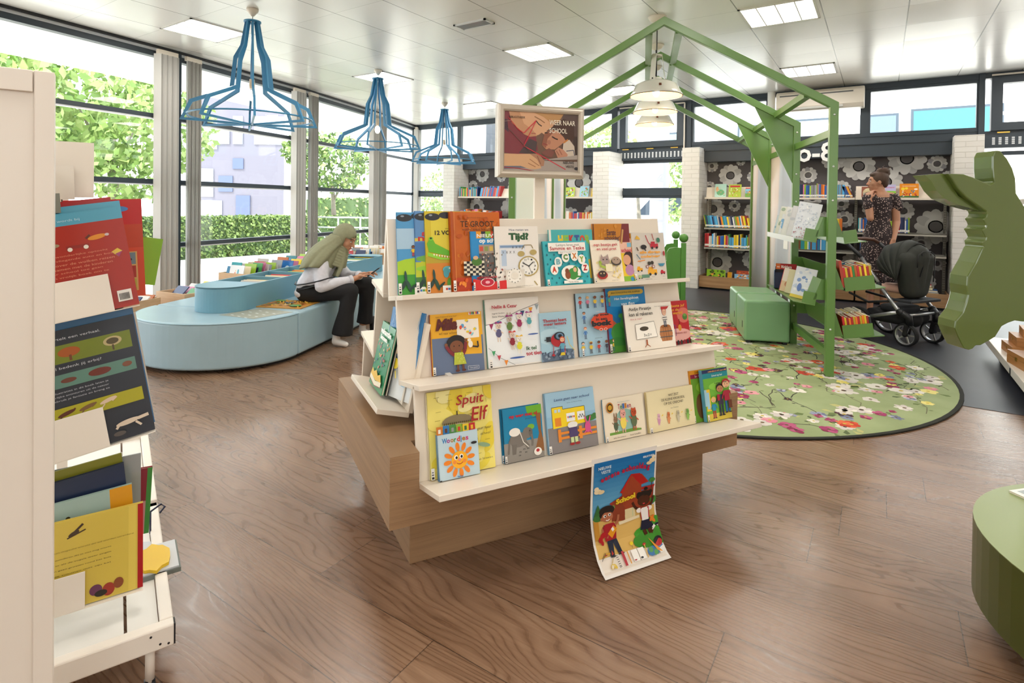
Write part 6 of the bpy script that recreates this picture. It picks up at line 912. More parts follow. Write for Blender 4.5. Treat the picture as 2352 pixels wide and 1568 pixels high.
# ------------------------------------------------------------------ pendant lamps
def blue_lamp(x, y, label, turn):
    t = thing('wire_pendant_lamp', label, 'pendant lamp', (x, y, 0), R_(turn), 'blue open frame pendant lamps over the bench'); zb, R = 1.945, .575
    MB().use(M_WHITE).lathe([(.001, 2.93), (.012, 2.932), (.05, 2.978), (.052, 3.0), (0.001, 3.0)], 24).build('ceiling_rose', None, t)
    MB().use(mat('8c8a84', .4)).tube([(0, 0, 2.93), (.003, .002, 2.6), (-.006, 0, 2.48), (0, 0, 2.36)], .003, 6).build('cord', None, t)
    hub = MB().use(M_BLUE); hub.lathe([(.03, 2.875), (.075, 2.875), (.075, 2.888), (.03, 2.888), (.03, 2.875)], 20); hub.lathe([(.02, zb), (.05, zb), (.05, zb + .012), (.02, zb + .012), (.02, zb)], 16); hub.build('hub', None, t)
    pr = [(.062, 2.885), (.10, 2.66), (.155, 2.55), (.185, 2.275), (.50, 2.135), (R, 1.955)]; inn = [(.032, 2.875), (.066, 2.675), (.122, 2.535), (.150, 2.255), (.474, 2.113), (.543, 1.972)]
    for k in range(8):
        a = 2 * math.pi * k / 8; mb = MB().use(M_BLUE); mb.X = Matrix.Rotation(a, 4, 'Z')
        for i in range(len(pr) - 1): mb.prism([pr[i], pr[i + 1], inn[i + 1], inn[i]], -.009, .009, 'y')
        mb.prism([(R, 1.955), (R - .03, 1.975), (.03, zb + .014), (.03, zb - .004)], -.007, .007, 'y'); mb.build('rib', None, t)
    MB().use(M_BLUE).lathe([(.515, 2.0), (.530, 2.0), (.530, 2.012), (.515, 2.012), (.515, 2.0)], 48).build('ring', None, t)
    MB().use(mat('c9b79e', .5)).lathe([(.001, 2.36), (.022, 2.36), (.024, 2.30), (.020, 2.275), (.001, 2.275)], 16).build('socket', None, t)
    MB().use(mat('fff1dd', .2, emit=3.0)).ball((0, 0, 2.215), .036, .036, .052).build('bulb', None, t)
blue_lamp(-4.765, 2.995, 'blue open frame lamp, the largest looking, nearest the camera', 15); blue_lamp(-5.51, 5.255, 'blue open frame lamp, the middle one of the three', 34); blue_lamp(-6.30, 7.58, 'blue open frame lamp, the farthest, near the corner', 8)
EN = mat('dcdad0', .12, coat=.5); WARM_GLOW = mat('e9b981', .5)  # the bulb's warm light inside the shade is put into the lining colour
def white_lamp(x, y, label):
    t = thing('enamel_pendant_lamp', label, 'pendant lamp', (x, y, 0), 0, 'white enamel pendants inside the house frame'); z = 2.268
    MB().use(M_WHITE).lathe([(.001, 2.945), (.02, 2.945), (.06, 2.96), (.078, 2.985), (.085, 3.0), (.001, 3.0)], 28).build('ceiling_rose', None, t)
    MB().use(M_BLK).tube([(0, 0, 2.945), (0, 0, 2.42)], .005, 8).build('cord', None, t)
    sh = MB().use(EN).lathe([(.235, z), (.238, z + .006), (.222, z + .03), (.185, z + .105), (.125, z + .135), (.06, z + .142), (.052, z + .15), (.052, z + .17), (.001, z + .172)], 40).build('shade', None, t)
    MB().use(WARM_GLOW).lathe([(.232, z + .002), (.216, z + .028), (.180, z + .098), (.12, z + .127), (.0, z + .135)], 40).build('shade_lining', None, sh)
    MB().use(mat('2b2420', .5)).lathe([(.233, z - .001), (.2395, z), (.2395, z + .004), (.233, z + .003)], 40).build('rim', None, sh)
    MB().use(EN).lathe([(.074, z + .145), (.052, z + .39)], 4).build('hanger', None, t) if False else None
    mb = MB().use(EN)
    for k in range(3):
        a = k * 2.094 + .4; mb.bar((.078 * math.cos(a), .078 * math.sin(a), z + .14), (.045 * math.cos(a), .045 * math.sin(a), z + .385), .045, .004, up=(math.cos(a), math.sin(a), 0))
    mb.lathe([(.001, z + .385), (.047, z + .380), (.05, z + .365)], 20); mb.build('hanger', None, t)
    mb = MB().use(M_BLK)
    for k in range(3): a = k * 2.094 + .4; mb.ball((.082 * math.cos(a), .082 * math.sin(a), z + .155), .007, n=8, m=5)
    mb.build('screw', None, t)
    MB().use(mat('fff3dc', .2, emit=14)).ball((0, 0, z + .035), .032, .032, .042).build('bulb', None, t)
    MB().use(mat('6a3a24', .5)).ob((0.10, -.190, z + .07), .011, .003, .011, Matrix.Rotation(R_(26), 4, 'Z') @ Matrix.Rotation(R_(-28), 4, 'X')).build('maker_tag', None, t)
    ld = bpy.data.lights.new('bulb_lamp', 'POINT'); ld.energy = 16; ld.color = (1, .74, .46); ld.shadow_soft_size = .03; lo = bpy.data.objects.new('bulb_lamp', ld); COL.objects.link(lo); lo.location = (x, y, z - .02)
white_lamp(-1.74, 5.14, 'white enamel pendant lamp, the nearest of the row of three'); white_lamp(-2.05, 6.03, 'white enamel pendant lamp in the middle of the row'); white_lamp(-2.37, 6.95, 'white enamel pendant lamp, the farthest of the row')
# ------------------------------------------------------------------ green throne-like child's bed end behind the stand
th = thing('green_castle_seat', 'green wooden seat with ball topped posts and scalloped sides, behind the display stand', 'seat', (-2.02, 7.08, 0), R_(20)); G3 = mat('4f8a3c', .3)
for x, y in ((0, 0), (-.05, .75), (-.75, 0), (-.75, .75)):
    p = MB().use(G3).box(x - .03, y - .03, 0, x + .03, y + .03, .80).build('post', None, th, bevel=.004); MB().use(G3).ball((x, y, .86), .056).build('ball', None, p)
sc_ = [(-.03, .10), (-.03, .74), (-.10, .745), (-.17, .73), (-.20, .68), (-.20, .58), (-.24, .52), (-.30, .50), (-.42, .50), (-.42, .10)]
MB().use(G3).prism(sc_, -.015, .015, 'y').build('side_board', None, th, bevel=.004); MB().use(G3).prism([(x, z) for x, z in sc_], .735, .765, 'y').build('side_board', None, th)
MB().use(G3).box(-.74, .0, .10, -.70, .75, .80).build('back_board', None, th); MB().use(G3).box(-.70, .02, .28, -.03, .73, .32).build('seat_board', None, th); MB().use(mat('d8d2c6', .8)).box(-.60, .1, .32, -.08, .65, .42).build('cushion', None, th, bevel=.03, seg=3)
# ------------------------------------------------------------------ light blue curved bench with the book trough on it
SB = leather('blue_leatherette', '9fbcc9', .33); TB = mat('6d9db0', .42)
sf = thing('curved_bench', 'long light blue leatherette bench with a rounded end by the windows', 'bench', (-4.423, 2.528, 0), R_(22.95))
def arc(n, rx, ry, cy, y1): return [(rx * math.cos(math.pi + math.pi * k / n), cy + ry * math.sin(math.pi + math.pi * k / n)) for k in range(n + 1)]
def piping(parent, pts):
    MB().use(mat('86a6b4', .4)).tube([(x, y, .362) for x, y in pts], .004, 6, cap=False).build('seam', None, parent)
e0 = arc(36, .662, .60, .04, 0); s = MB().use(SB).prism([(-.662, .04)] + e0[1:-1] + [(.662, .04)], .03, .37, 'z').build('seat_cushion', None, sf, bevel=.02, seg=4); piping(s, [(x * 1.0, y) for x, y in e0])
yy = .046
for k in range(3):
    for sg in (-1, 1):
        x0, x1 = (-.662, -.003) if sg < 0 else (.003, .662); MB().use(SB).box(x0, yy, .03, x1, yy + .95, .37).build('seat_cushion', None, sf, bevel=.02, seg=4)
    yy += .956
MB().use(SB).prism([(x, yy + .0 - (y - .04)) for x, y in e0][::-1], .03, .37, 'z').build('seat_cushion', None, sf, bevel=.02, seg=4)
MB().use(M_BLK).prism([(x * .94, y * .9 + .06) for x, y in e0] + [(.60, yy + .3), (-.60, yy + .3)], .0, .031, 'z').build('plinth', None, sf)
tr = thing('book_trough', 'blue painted wooden book trough with a round end, standing on the bench', 'book trough', (-4.423, 2.528, .371), R_(22.95))
TW, TL = .212, 2.75; e1 = arc(24, TW, .20, .02, 0); mb = MB().use(TB)
out = e1 + [(TW, TL)] + [(-x, TL + .02 - (y - .0)) for x, y in e1[1:-1]] + [(-TW, TL)]; n = len(out); inn_ = [(x * .92, y if 0 < y < TL else (y * .92 if y <= 0 else TL + (y - TL) * .92)) for x, y in out]; h = .199
vs = [(x, y, 0) for x, y in out] + [(x, y, h) for x, y in out] + [(x, y, h) for x, y in inn_] + [(x, y, 0) for x, y in inn_]; mb.smooth = False
mb.add(vs, [(a * n + i, a * n + (i + 1) % n, (a + 1) * n + (i + 1) % n, (a + 1) * n + i) for a in range(3) for i in range(n)]); mb.build('trough_wall', None, tr)
MB().use(TB).prism(e1 + [(TW * .95, .19), (-TW * .95, .19)], h - .012, h + .0006, 'z').build('end_cover', None, tr); MB().use(TB).prism([(TW * .95, TL - .05), (TW * .95, TL)] + [(-x, TL + .02 - y) for x, y in e1[1:-1]] + [(-TW * .95, TL), (-TW * .95, TL - .05)], h - .012, h + .0006, 'z').build('end_cover', None, tr)
MB().use(TB).box(-TW * .95, .1, .002, TW * .95, TL, .01).build('bottom_board', None, tr)
for k in range(7): MB().use(TB).box(-TW * .95, .18 + .375 * k, .01, TW * .95, .192 + .375 * k, h - .002).build('divider', None, tr)
def filed(Mw, x, y0, n, pitch, w_, hs, z, where, seed, cols, lean=-14, stuff=False):
    g = random.Random(seed); cn = None
    for i in range(n):
        cn = g.choice([c for c in cols if c != cn]); h = g.uniform(*hs); M = Mw @ Matrix.Translation((x + g.uniform(-.008, .008), y0 + pitch * i, z)) @ Matrix.Rotation(R_(lean + g.uniform(-2, 2)), 4, 'X') @ Matrix.Rotation(R_(90), 4, 'Z')
        if stuff: stuff_book(M, g.uniform(.006, .012), w_ * .98, h, cn); continue
        spine_book(M, g.uniform(.006, .012), w_ * g.uniform(.9, 1.05), h, cn, '%s book, %s from the front %s' % (cn, ordw(i), where), 'books ' + where, False)
CC = ['white', 'cream', 'sky blue', 'red', 'yellow', 'teal', 'navy', 'white', 'grey', 'orange', 'green', 'white', 'lime', 'pink']
TM = Mz((-4.423, 2.528, .371), 22.95); binw = ['first', 'second', 'third', 'fourth', 'fifth', 'sixth', 'seventh']
for k in range(7): filed(TM, 0, .30 + .375 * k, 5, .035, .27, (.17, .20), .03, '%s bin of the blue trough' % binw[k], 200 + k, CC, lean=-42, stuff=k > 3)
# birch crates along the windows
CR = ['nearest the camera', 'second from the camera', 'third from the camera', 'fourth from the camera', 'fifth from the camera', 'sixth from the camera', 'seventh from the camera', 'farthest, near the corner']
for k, (x, y, rz, L, hh) in enumerate(((-5.73, 2.26, 20, .62, .33), (-5.77, 3.10, 9, .72, .35), (-6.23, 3.98, 13, .70, .42), (-6.40, 4.72, 14, .70, .42), (-6.60, 5.47, 15, .70, .42), (-6.82, 6.22, 17, .70, .42), (-7.06, 6.96, 18, .70, .42), (-7.32, 7.70, 19, .70, .42))):
    M = Mz((x, y, 0), rz); t = thing('book_crate', 'birch plywood book crate, %s in the row under the windows' % CR[k], 'crate', M=M, group='book crates along the windows'); a = .21; b = L / 2
    mb = MB().use(M_OAKL); mb.box(-a, -b, .05, a, b, .062); mb.box(-a + .014, -b + .014, hh - .15 if k > 1 else hh - .135, a - .014, b - .014, hh - .14 if k > 1 else hh - .125); mb.box(-a, -b, .062, -a + .014, b, hh); mb.box(a - .014, -b, .062, a, b, hh); mb.build('side', None, t); MB().use(M_OAKL).box(-a + .014, -b, .062, a - .014, -b + .014, hh).box(-a + .014, b - .014, .062, a - .014, b, hh).build('end_panel', None, t); MB().use(M_OAKL).box(-.005, -b + .014, .062, .005, b - .014, hh - .03).build('partition', None, t)
    MB().use(M_BLK).box(-a + .03, -b + .03, 0, a - .03, b - .03, .05).build('plinth', None, t)
    for q_, xx in (('left', -.105), ('right', .105)):
        nb = 7 if k < 2 else 10; filed(M, xx, -b + .05, nb, (L - .18) / nb, .165, (.20, .26) if k > 1 else (.19, .23), hh - .135 if k > 1 else hh - .12, '%s half, %s crate' % (q_, ['nearest', 'second', 'third', 'fourth', 'fifth', 'sixth', 'seventh', 'corner'][k]), 300 + 2 * k + len(q_), CC, lean=-16 if k > 1 else -48, stuff=k > 4)
cover_book(Mz((-5.99, 4.32, .19), 13) @ Matrix.Rotation(R_(-14), 4, 'X') @ Matrix.Translation((-.21, -.05, .10)), .20, .23, .006, '1d5fa8', [('r', .05, .1, .95, .9, '2a76c0'), ('e', .6, .55, .18, .2, 'cfe4f0')], 'bright blue picture book with a pale moon shape at the front of a crate', nolab=True)
cover_book(Mz((-6.12, 3.66, .22), 13) @ Matrix.Rotation(R_(-14), 4, 'X') @ Matrix.Translation((-.10, -.045, .12)), .21, .17, .006, 'e4e6e8', [('e', .4, .4, .06, .12, 'd88a6a'), ('e', .6, .55, .07, .15, '5aa8b8'), ('e', .62, .3, .05, .08, 'c84a4a'), ('e', .42, .62, .03, .05, 'e8c87a')], 'white picture book with two small figures at the front of a crate', nolab=True)
# wooden search board and dotted mat on the bench
BM = Matrix.Translation((-4.286, 2.74, .3708)) @ Matrix.Rotation(math.atan2(.319, -.149) - math.pi / 2, 4, 'Z')
bd = thing('wooden_play_board', 'wooden play board with painted pictures and pegs lying on the blue bench', 'board game', M=BM)
MB().use(mat('c08a3c', .5)).box(0, 0, 0, .40, .35, .008).build('board', None, bd, bevel=.001)
its = rnd(46, 110, ['d8a03a', 'c84a2c', 'e8c84a', '4a8a3c', 'b8d08a', 'e8dcc0', 'd87a34', '7a5a2c'], .08, .92, .08, .92, .02, .06) + [('e', .18, .75, .12, .09, '4a9a3c'), ('e', .8, .2, .12, .1, '5aa04a'), ('p', [(.42, .40), (.60, .44), (.56, .62), (.38, .58)], '4a4c50')]
art(MB(), .40, .35, its, P=lambda x, y, d: (x, y, .008 + d)).build('painted_picture', None, bd); mb = MB().use(mat('d8a83a', .4))
for k in range(22): g = random.Random(k); mb.lathe([(.006, .008), (.006, .017), (.001, .019)], 8, (g.uniform(.03, .37), g.uniform(.03, .32), 0))
mb.build('peg', None, bd)
mt = MB().use(mat('a9aa9b', .4)); mt.X = Matrix.Translation((0, 0, .3705)); mt.prism([(-4.212, 2.386), (-3.875, 2.46), (-3.87, 2.80), (-4.22, 2.735)], 0, .0015, 'z'); mt.use(mat('e6ebea', .4))
for i in range(3):
    for j in range(4): x, y = -4.15 + .09 * i + .02 * (j % 2), 2.44 + .075 * j; mt.box(x, y, .0015, x + .035, y + .012, .0018)
mt.X = Matrix.Identity(4); tag(mt.build('dotted_mat'), 'flat grey mat with white dashes lying on the blue bench beside the play board', 'mat')
# ------------------------------------------------------------------ white magazine rack near the camera
RM = Mz((-1.45, .711, 0), 68.3); WM = mat('ebe4da', .35)
rk = thing('magazine_rack', 'tall white mobile magazine rack filled with books, close to the camera', 'magazine rack', M=RM)
q = MB().use(WM); q.box(-.52, 0, .135, 0, .03, .19); q.box(-.03, .03, .135, 0, .69, .19); q.box(-.03, .71, .135, 0, 1.4, .19); q.box(-.52, .66, .135, 0, .69, .19); q.box(-.52, 1.37, .135, 0, 1.4, .19); q.build('base_frame', None, rk, bevel=.004)
q = MB().use(mat('e4e2dc', .35)); q.box(-.50, .032, .172, -.105, .66, .178); q.box(-.098, .032, .172, -.032, .66, .178); q.box(-.50, .70, .172, -.105, 1.37, .178); q.box(-.098, .70, .172, -.032, 1.37, .178); q.build('base_shelf', None, rk)
q = MB().use(M_BLK)
for x, z in ((-.03, .15), (-.05, .175), (-.012, .145)): q.prism([(x + .003 * math.cos(t), z + .003 * math.sin(t)) for t in range(6)], -.0008, 0, 'y')
q.box(-.002, .002, .137, .003, .028, .188); q.build('screw_hole', None, rk)
for x, y in ((-.05, .04), (-.05, 1.34), (-.46, .04), (-.46, 1.34)):
    l = MB().use(WM).tube([(x, y, .04), (x, y, .136)], .011, 12).build('leg', None, rk); MB().use(M_BLK).tube([(x - .012, y, .022), (x + .012, y, .022)], .0215, 14).box(x - .01, y - .01, .03, x + .01, y + .01, .045).build('caster', None, l)
q = MB().use(WM)
for y in (.30, .98): q.box(-.30, y, .178, -.27, y + .03, 1.40)
q.box(-.30, .30, 1.37, -.27, 1.01, 1.40); q.build('upright', None, rk)
q = MB().use(WM); q.box(-1.05, -.337, .0, -.215, -.318, 1.473); q.build('end_panel', None, rk, bevel=.002)
q = MB().use(WM); q.box(-.243, -.343, 0, -.215, -.3375, 1.473); q.box(-1.05, -.343, 1.435, -.245, -.3375, 1.473); q.build('panel_trim', None, rk, bevel=.0015)
MB().use(WM).box(-.5, -.318, 1.32, -.30, .32, 1.36).build('top_bracket', None, rk)
def rack_book(X, Y, z, w_, h, d, roll, lean, col, items, label, **k):
    """lower right corner at X, Y, z"""
    M = RM @ Matrix.Translation((X, Y, z)) @ Matrix.Rotation(R_(-roll), 4, 'Y') @ Matrix.Rotation(-R_(lean), 4, 'X') @ Matrix.Translation((-w_, 0, 0))
    return cover_book(M, w_, h, d, col, items, label, nolab=True, **k), M
def pocket(M, w_, h, x1, name='book_pocket'):
    q = MB().use(WM); q.box(0, -.010, -.003, x1, -.008, h); q.box(0, -.010, -.005, w_, .03, -.003); q.v = [tuple(RM.inverted() @ (M @ Vector(v))) for v in q.v]; return q.build(name, None, rk, bevel=.0008)
lines = lambda y0, n, x0, x1, c, st=.035, hh=.012: [('l', [(x0, y0 - st * i), (x1 - .06 * (i * 7 % 5) / 5, y0 - st * i)], hh, c) for i in range(n)]
txt = lambda y0, words, x0, c, hh=.022, st=.04: [('t', wd, x0, y0 - st * i, min(.62, .024 * len(wd)), hh, c) for i, wd in enumerate(words)]
b, M = rack_book(-.072, .165, .974, .24, .265, .014, 9.5, 7, 'a3200f', [('r', 0, .88, 1, 1, '4f9dba'), ('t', 'lezen wordt bij', .30, .91, .32, .03, 'b8d4de')] + [('e', .74, .73, .085, .026, 'd88a24', 8), ('e', .83, .74, .02, .015, 'c8b8b8'), ('l', [(.64, .73), (.68, .76)], .02, '5a2a1a'), ('r', .46, .65, .66, .68, '8a1f18'), ('e', .49, .645, .022, .022, 'e0dcd0'), ('e', .63, .65, .022, .022, 'e0dcd0'), ('e', .36, .70, .05, .02, '9a8a6a'), ('p', [(.84, .56), (.90, .59), (.94, .555), (.90, .50)], 'd8b83a'), ('p', [(.87, .535), (.94, .555), (.90, .50)], 'a03a6a')] + txt(.58, ['een wonderlijke optocht', 'van vliegende auto en boot', 'die over de wolken reizen', 'en samen met de kinderen', 'naar school toe gaan', 'een vrolijk boek om te'], .26, 'd88a6a') + [('r', .82, .06, .95, .17, 'e6e2dc')] + [('r', .835 + .012 * i, .075, .842 + .012 * i, .14, '2a2a2c') for i in range(8)], 'dark red picture book with a blue top band, upper pocket of the white rack', spine='e0dcd8'); pocket(M, .24, .094, .185)
rack_book(-.078, .185, .985, .24, .268, .010, 8.5, 7, '4f9dba', [], 'blue edged book behind the dark red one in the upper pocket'); rack_book(-.10, .200, .99, .22, .272, .008, 8.0, 7, 'a01c24', [], 'thin crimson book at the back of the upper pocket')
b, M = rack_book(-.036, .136, .641, .27, .312, .010, 9.5, 7, '252b36', [('r', .06, .735, .95, .88, '6d7a20'), ('e', .46, .815, .085, .045, 'a0521c'), ('r', .455, .745, .475, .79, '6a3a1c'), ('e', .16, .80, .07, .05, '4a6a24'), ('r', .15, .745, .165, .77, '3a3a1c'), ('e', .80, .82, .075, .045, 'b8a878'), ('e', .80, .82, .05, .03, '4a4020'), ('r', .79, .745, .805, .79, '4a3a20'), ('r', .06, .545, .95, .65, '5a8276')] + [('e', .2, .60, .07, .03, '5a2a24'), ('e', .42, .595, .06, .022, '6a3a2c'), ('e', .66, .60, .09, .035, '6a2a20'), ('e', .88, .605, .04, .025, '7a4a34')] + txt(.685, ['Welk verhaal bedenk jij erbij?'], .07, 'c8ccd4', .026) + txt(.915, ['elk plaatje vertelt een verhaal.'], .1, 'c8ccd4', .026) + txt(.50, ['Die prachtige illustraties in dit boek laten je', '100 wonderbaarlijke avonturen uit de natuur', 'ontdekken. Gebruik je fantasie en breng ze'], .09, 'b8bcc6', .018, .03) + [('r', .08, .28, .96, .39, 'a8a41a')] + [('e', .20 + .16 * i, .335 + .006 * i, .07, .018, c, 14) for i, c in enumerate(('22201a', '5a2a18', '7a5a34', 'd8c0a8'))] + [('l', [(.17 + .16 * i, .33), (.14 + .16 * i, .30)], .01, c) for i, c in enumerate(('22201a', '5a2a18', '7a5a34', 'd8c0a8'))] + [('l', [(.23 + .16 * i, .34), (.27 + .16 * i, .365)], .014, c) for i, c in enumerate(('22201a', '5a2a18', '7a5a34', 'd8c0a8'))] + [('e', .80, .135, .10, .024, 'd8c8b4', 6), ('l', [(.88, .14), (.97, .15)], .03, 'd8c8b4'), ('l', [(.73, .13), (.70, .10)], .02, 'd8c8b4'), ('l', [(.86, .12), (.90, .08)], .02, 'd8c8b4'), ('e', .72, .06, .05, .022, '5a5450')], 'dark navy book with strips of trees, glasses and horses, middle pocket of the white rack'); pocket(M, .27, .098, .17)
rack_book(-.036, .152, .655, .25, .315, .008, 9.5, 7, '3f7ab0', [], 'blue book edge behind the navy book in the middle pocket'); rack_book(-.058, .165, .665, .24, .33, .006, 9.5, 7, '1f6a5c', [], 'dark green book behind the navy book in the middle pocket'); rack_book(-.03, .30, .63, .25, .30, .012, 9.0, 7, 'd8cfc2', [], 'cream spined book hanging farther back in the middle of the rack')
rack_book(-.047, .45, .955, .22, .30, .012, 2.5, 4, 'c8401c', [('r', 0, .72, 1, 1, 'b8181c'), ('r', .0, .5, 1, .74, 'b83a1a'), ('e', .72, .90, .12, .04, '3a7ab8'), ('r', .62, .06, .92, .46, 'c89a5a')] + [('r', .64, .33 - .135 * i, .90, .45 - .135 * i, c) for i, c in enumerate(('6a7a84', 'a02a24', 'a8a03a'))] + [('e', .77, .38 - .135 * i, .09, .03, '2a3034') for i in range(3)], 'red and orange book with small photo squares, behind the upper pocket')
rack_book(-.020, .52, .975, .06, .15, .004, -9, 4, '7ab01c', [], 'lime green book corner leaning at the back of the rack')
rack_book(-.078, .120, .315, .24, .195, .010, 3, 4, '9fb9b4', [('r', .80, 0, 1, 1, 'd8981f'), ('e', .52, .62, .07, .09, 'c87a18'), ('e', .52, .62, .035, .045, '3a2a14'), ('l', [(.52, .54), (.52, .40)], .01, '4a7a34'), ('e', .44, .78, .02, .02, '3a3420'), ('t', 'de boerderij!', .14, .62, .26, .06, '4a6a4a', .01)] + lines(.44, 3, .1, .5, 'a05a64', .09, .01), 'pale green book with a sunflower and yellow edge in the lower pocket')
rack_book(-.085, .145, .36, .24, .20, .012, 6, 4, '22304e', [], 'navy book behind the sunflower book'); rack_book(-.088, .165, .365, .24, .215, .006, 6, 4, '8a8a2c', [], 'olive edged book behind the navy one in the lower pocket')
rack_book(-.045, .25, .31, .06, .18, .014, -3, 4, '8a2434', [('r', 0, 0, 1, .5, 'c08a8a'), ('r', .8, 0, 1, 1, '3f8a3c')], 'narrow crimson and green book standing behind the sunflower book')
b, M = rack_book(-.064, .089, .256, .26, .212, .012, 0, 3, 'd6be52', [('r', .88, 0, .94, 1, 'e0c85c'), ('r', .955, 0, 1, 1, 'a8141c'), ('e', .45, .84, .045, .02, '4a3a2c', 25), ('l', [(.40, .80), (.54, .86)], .012, '4a3a2c'), ('l', [(.46, .86), (.52, .93)], .02, '4a3a2c'), ('e', .62, .13, .05, .05, '6a3a5a'), ('e', .72, .10, .05, .06, 'a03a2c'), ('e', .80, .14, .04, .05, '8a4a2c'), ('e', .66, .08, .05, .03, '2a2a24')] + txt(.66, ['een magische wereld die wil worden veranderd'], .30, '8a7a34', .02) + txt(.58, ['bijna vergeten wonderen die je niet mag missen', 'wat gebeurt er als de vogels weer zingen', 'en de planten gaan groeien rond het huis', 'van de oude tuinman met zijn kat'], .12, '4a4224', .018, .06), 'pale yellow picture book with a flying bird, lowest pocket of the rack'); pocket(M, .26, .085, .14)
MB().use(mat('aeb6ba', .1, .2)).box(-.36, .20, .30, -.066, .204, .56).build('clear_pocket', None, rk)
yp = tag(MB().use(mat('e0b81c', .4)).prism([(-.065 + .042 * math.cos(t * .4) * (1 + .12 * math.sin(t * 2.3)), .31 + .07 * math.sin(t * .4) * (1 + .1 * math.cos(t * 3.1))) for t in range(16)], .195, .204, 'z').build('yellow_toy'), 'yellow wavy edged toy shape lying on a grey tray at the rack base', 'toy'); yp.matrix_world = RM @ Matrix.Translation((.035, 0, .0))
gt = tag(MB().use(mat('6c736e', .5)).box(-.12, .24, .178, .0, .40, .190).use(mat('c8ccd0', .4)).box(-.115, .245, .190, -.005, .395, .1945).build('grey_case'), 'grey flat case under the yellow toy on the rack base', 'case'); gt.matrix_world = RM @ Matrix.Translation((.035, 0, 0))
q = MB().use(mat('c9cdd2', .4)).prism([(-.12, .30), (-.03, .33), (-.02, .36), (-.10, .40)], .178, .182, 'z').use(mat('1f2a4a', .3)).tube([(-.03, .42, .25), (.0, .43, .262), (.01, .42, .255), (-.005, .41, .243)], .003, 6).tube([(-.03, .42, .25), (-.03, .42, .18)], .003, 6); o = tag(q.build('key_cord'), 'dark blue looped cord hanging at the edge of the rack base', 'cord'); o.matrix_world = RM @ Matrix.Translation((.0, .08, 0))
for k, (X, Y, z, w_, h, rl, c, lb) in enumerate(((-.175, .28, 1.255, .10, .15, 0, 'dcd5ca', 'white leaflet standing at the top of the magazine rack'), (-.215, .26, 1.25, .08, .09, 2, 'd8d2c8', 'short white leaflet in front of the taller one on the rack top'), (-.235, .30, 1.26, .12, .22, 20, '8a1f2c', 'dark red edged booklet leaning at the top of the rack'), (-.24, .20, 1.215, .16, .05, 4, '7a7d74', 'grey paper stack edge at the top of the rack'))):
    rack_book(X, Y, z, w_, h, .004 if k < 3 else .08, rl, 6, c, [], lb, cat='leaflet')
o = tag(MB().use(mat('3a3a3c', .4)).prism([(-.445, 1.474), (-.436, 1.474), (-.436, 1.56), (-.445, 1.56)], -.34, -.325, 'y').use(mat('c9ccce', .4)).prism([(-.436, 1.474), (-.30, 1.474), (-.352, 1.52), (-.436, 1.56)], -.338, -.335, 'y').build('sign_holder'), 'grey triangular card holder standing on top of the white end panel', 'card holder'); o.matrix_world = RM
# ------------------------------------------------------------------ green cutout figure at the camera's right, on its post
G4 = mat('586930', .25, coat=.5); D = 1.9; CMX = Matrix(((.8282, -.5602, 0, 0), (.5603, .8283, 0, 0), (0, 0, 1, 0), (0, 0, 0, 1)))
cp = [(400, 18), (435, 18), (480, 70), (515, 130), (536, 195), (543, 290), (594, 370), (700, 420), (800, 640), (800, 900), (700, 1120), (600, 1118), (555, 1112), (510, 1128), (470, 1150), (430, 1218), (380, 1250), (335, 1275), (305, 1276), (285, 1298), (262, 1306), (230, 1298), (192, 1225), (166, 1165), (170, 1120), (215, 1062), (236, 1000), (246, 950), (238, 890), (241, 830), (290, 742), (330, 650), (340, 640), (331, 605), (350, 592), (353, 578), (346, 560), (326, 528), (348, 514), (352, 500), (346, 482), (330, 460), (350, 446), (357, 428), (352, 412), (320, 390), (225, 325), (170, 270), (135, 215), (118, 190), (100, 170), (205, 172), (255, 188), (335, 222), (375, 237), (398, 222), (392, 195), (385, 130), (384, 55)]
pts = [((2140 + x / 2.802 - 1147) / 1294.4 * D, 1.25 - (340 + y / 2.802 - 484) / 1294.4 * D) for x, y in cp]
ct = thing('cutout_figure', 'thick glossy green dragon-like wooden cutout with a ribbed neck, right beside the camera', 'cutout', M=CMX)
MB().use(G4).prism(pts, D, D + .078, 'y').build('board', None, ct, bevel=.004, seg=2)
MB().use(G4).box(1.885, D + .045, .006, 1.925, D + .077, 1.0).build('post', None, ct); MB().use(G4).box(1.88, D + .04, 0, 1.95, D + .14, .006).build('base_plate', None, ct)
o = MB().use(G4).prism([((2140 + x / 2.802 - 1147) / 1294.4 * D, 1.25 - (340 + y / 2.802 - 484) / 1294.4 * D) for x, y in ((100, 168), (85, 168), (-20, 178), (20, 215), (60, 280), (110, 330), (210, 372), (330, 402), (345, 396), (200, 312), (140, 222))], D + .02, D + .079, 'y').build('ear_flap', None, ct)
# round green bench at lower right
G5 = mat('474f20', .38); bo = [(.70 * math.cos(2 * math.pi * k / 80), .58 * math.sin(2 * math.pi * k / 80)) for k in range(80)]
bn = thing('green_round_bench', 'round ended green bench at the lower right corner', 'bench', (.948, 2.2, 0)); MB().use(G5).prism(bo, .105, .322).build('side_band', None, bn); MB().use(mat('8f9d6a', .33)).prism(bo, .3225, .3245).build('top', None, bn); MB().use(M_BLK).prism([(x * .86, y * .84) for x, y in bo], 0, .105).build('plinth', None, bn)  # one green: unlit side and reflecting top are put into two colours
cm = MB().use(mat('e6e4de', .2)).box(0, 0, 0, .21, .28, .0015).box(0, 0, .005, .21, .28, .0065).use(M_PAGES).box(.002, .002, .0015, .207, .278, .005).use(mat('9aa4a4', .2)).box(.01, .02, .0066, .15, .26, .0068).build('magazine', loc=(.365, 2.47, .325), rz=R_(-42)); tag(cm, 'glossy picture magazine lying on the round green bench', 'magazine')
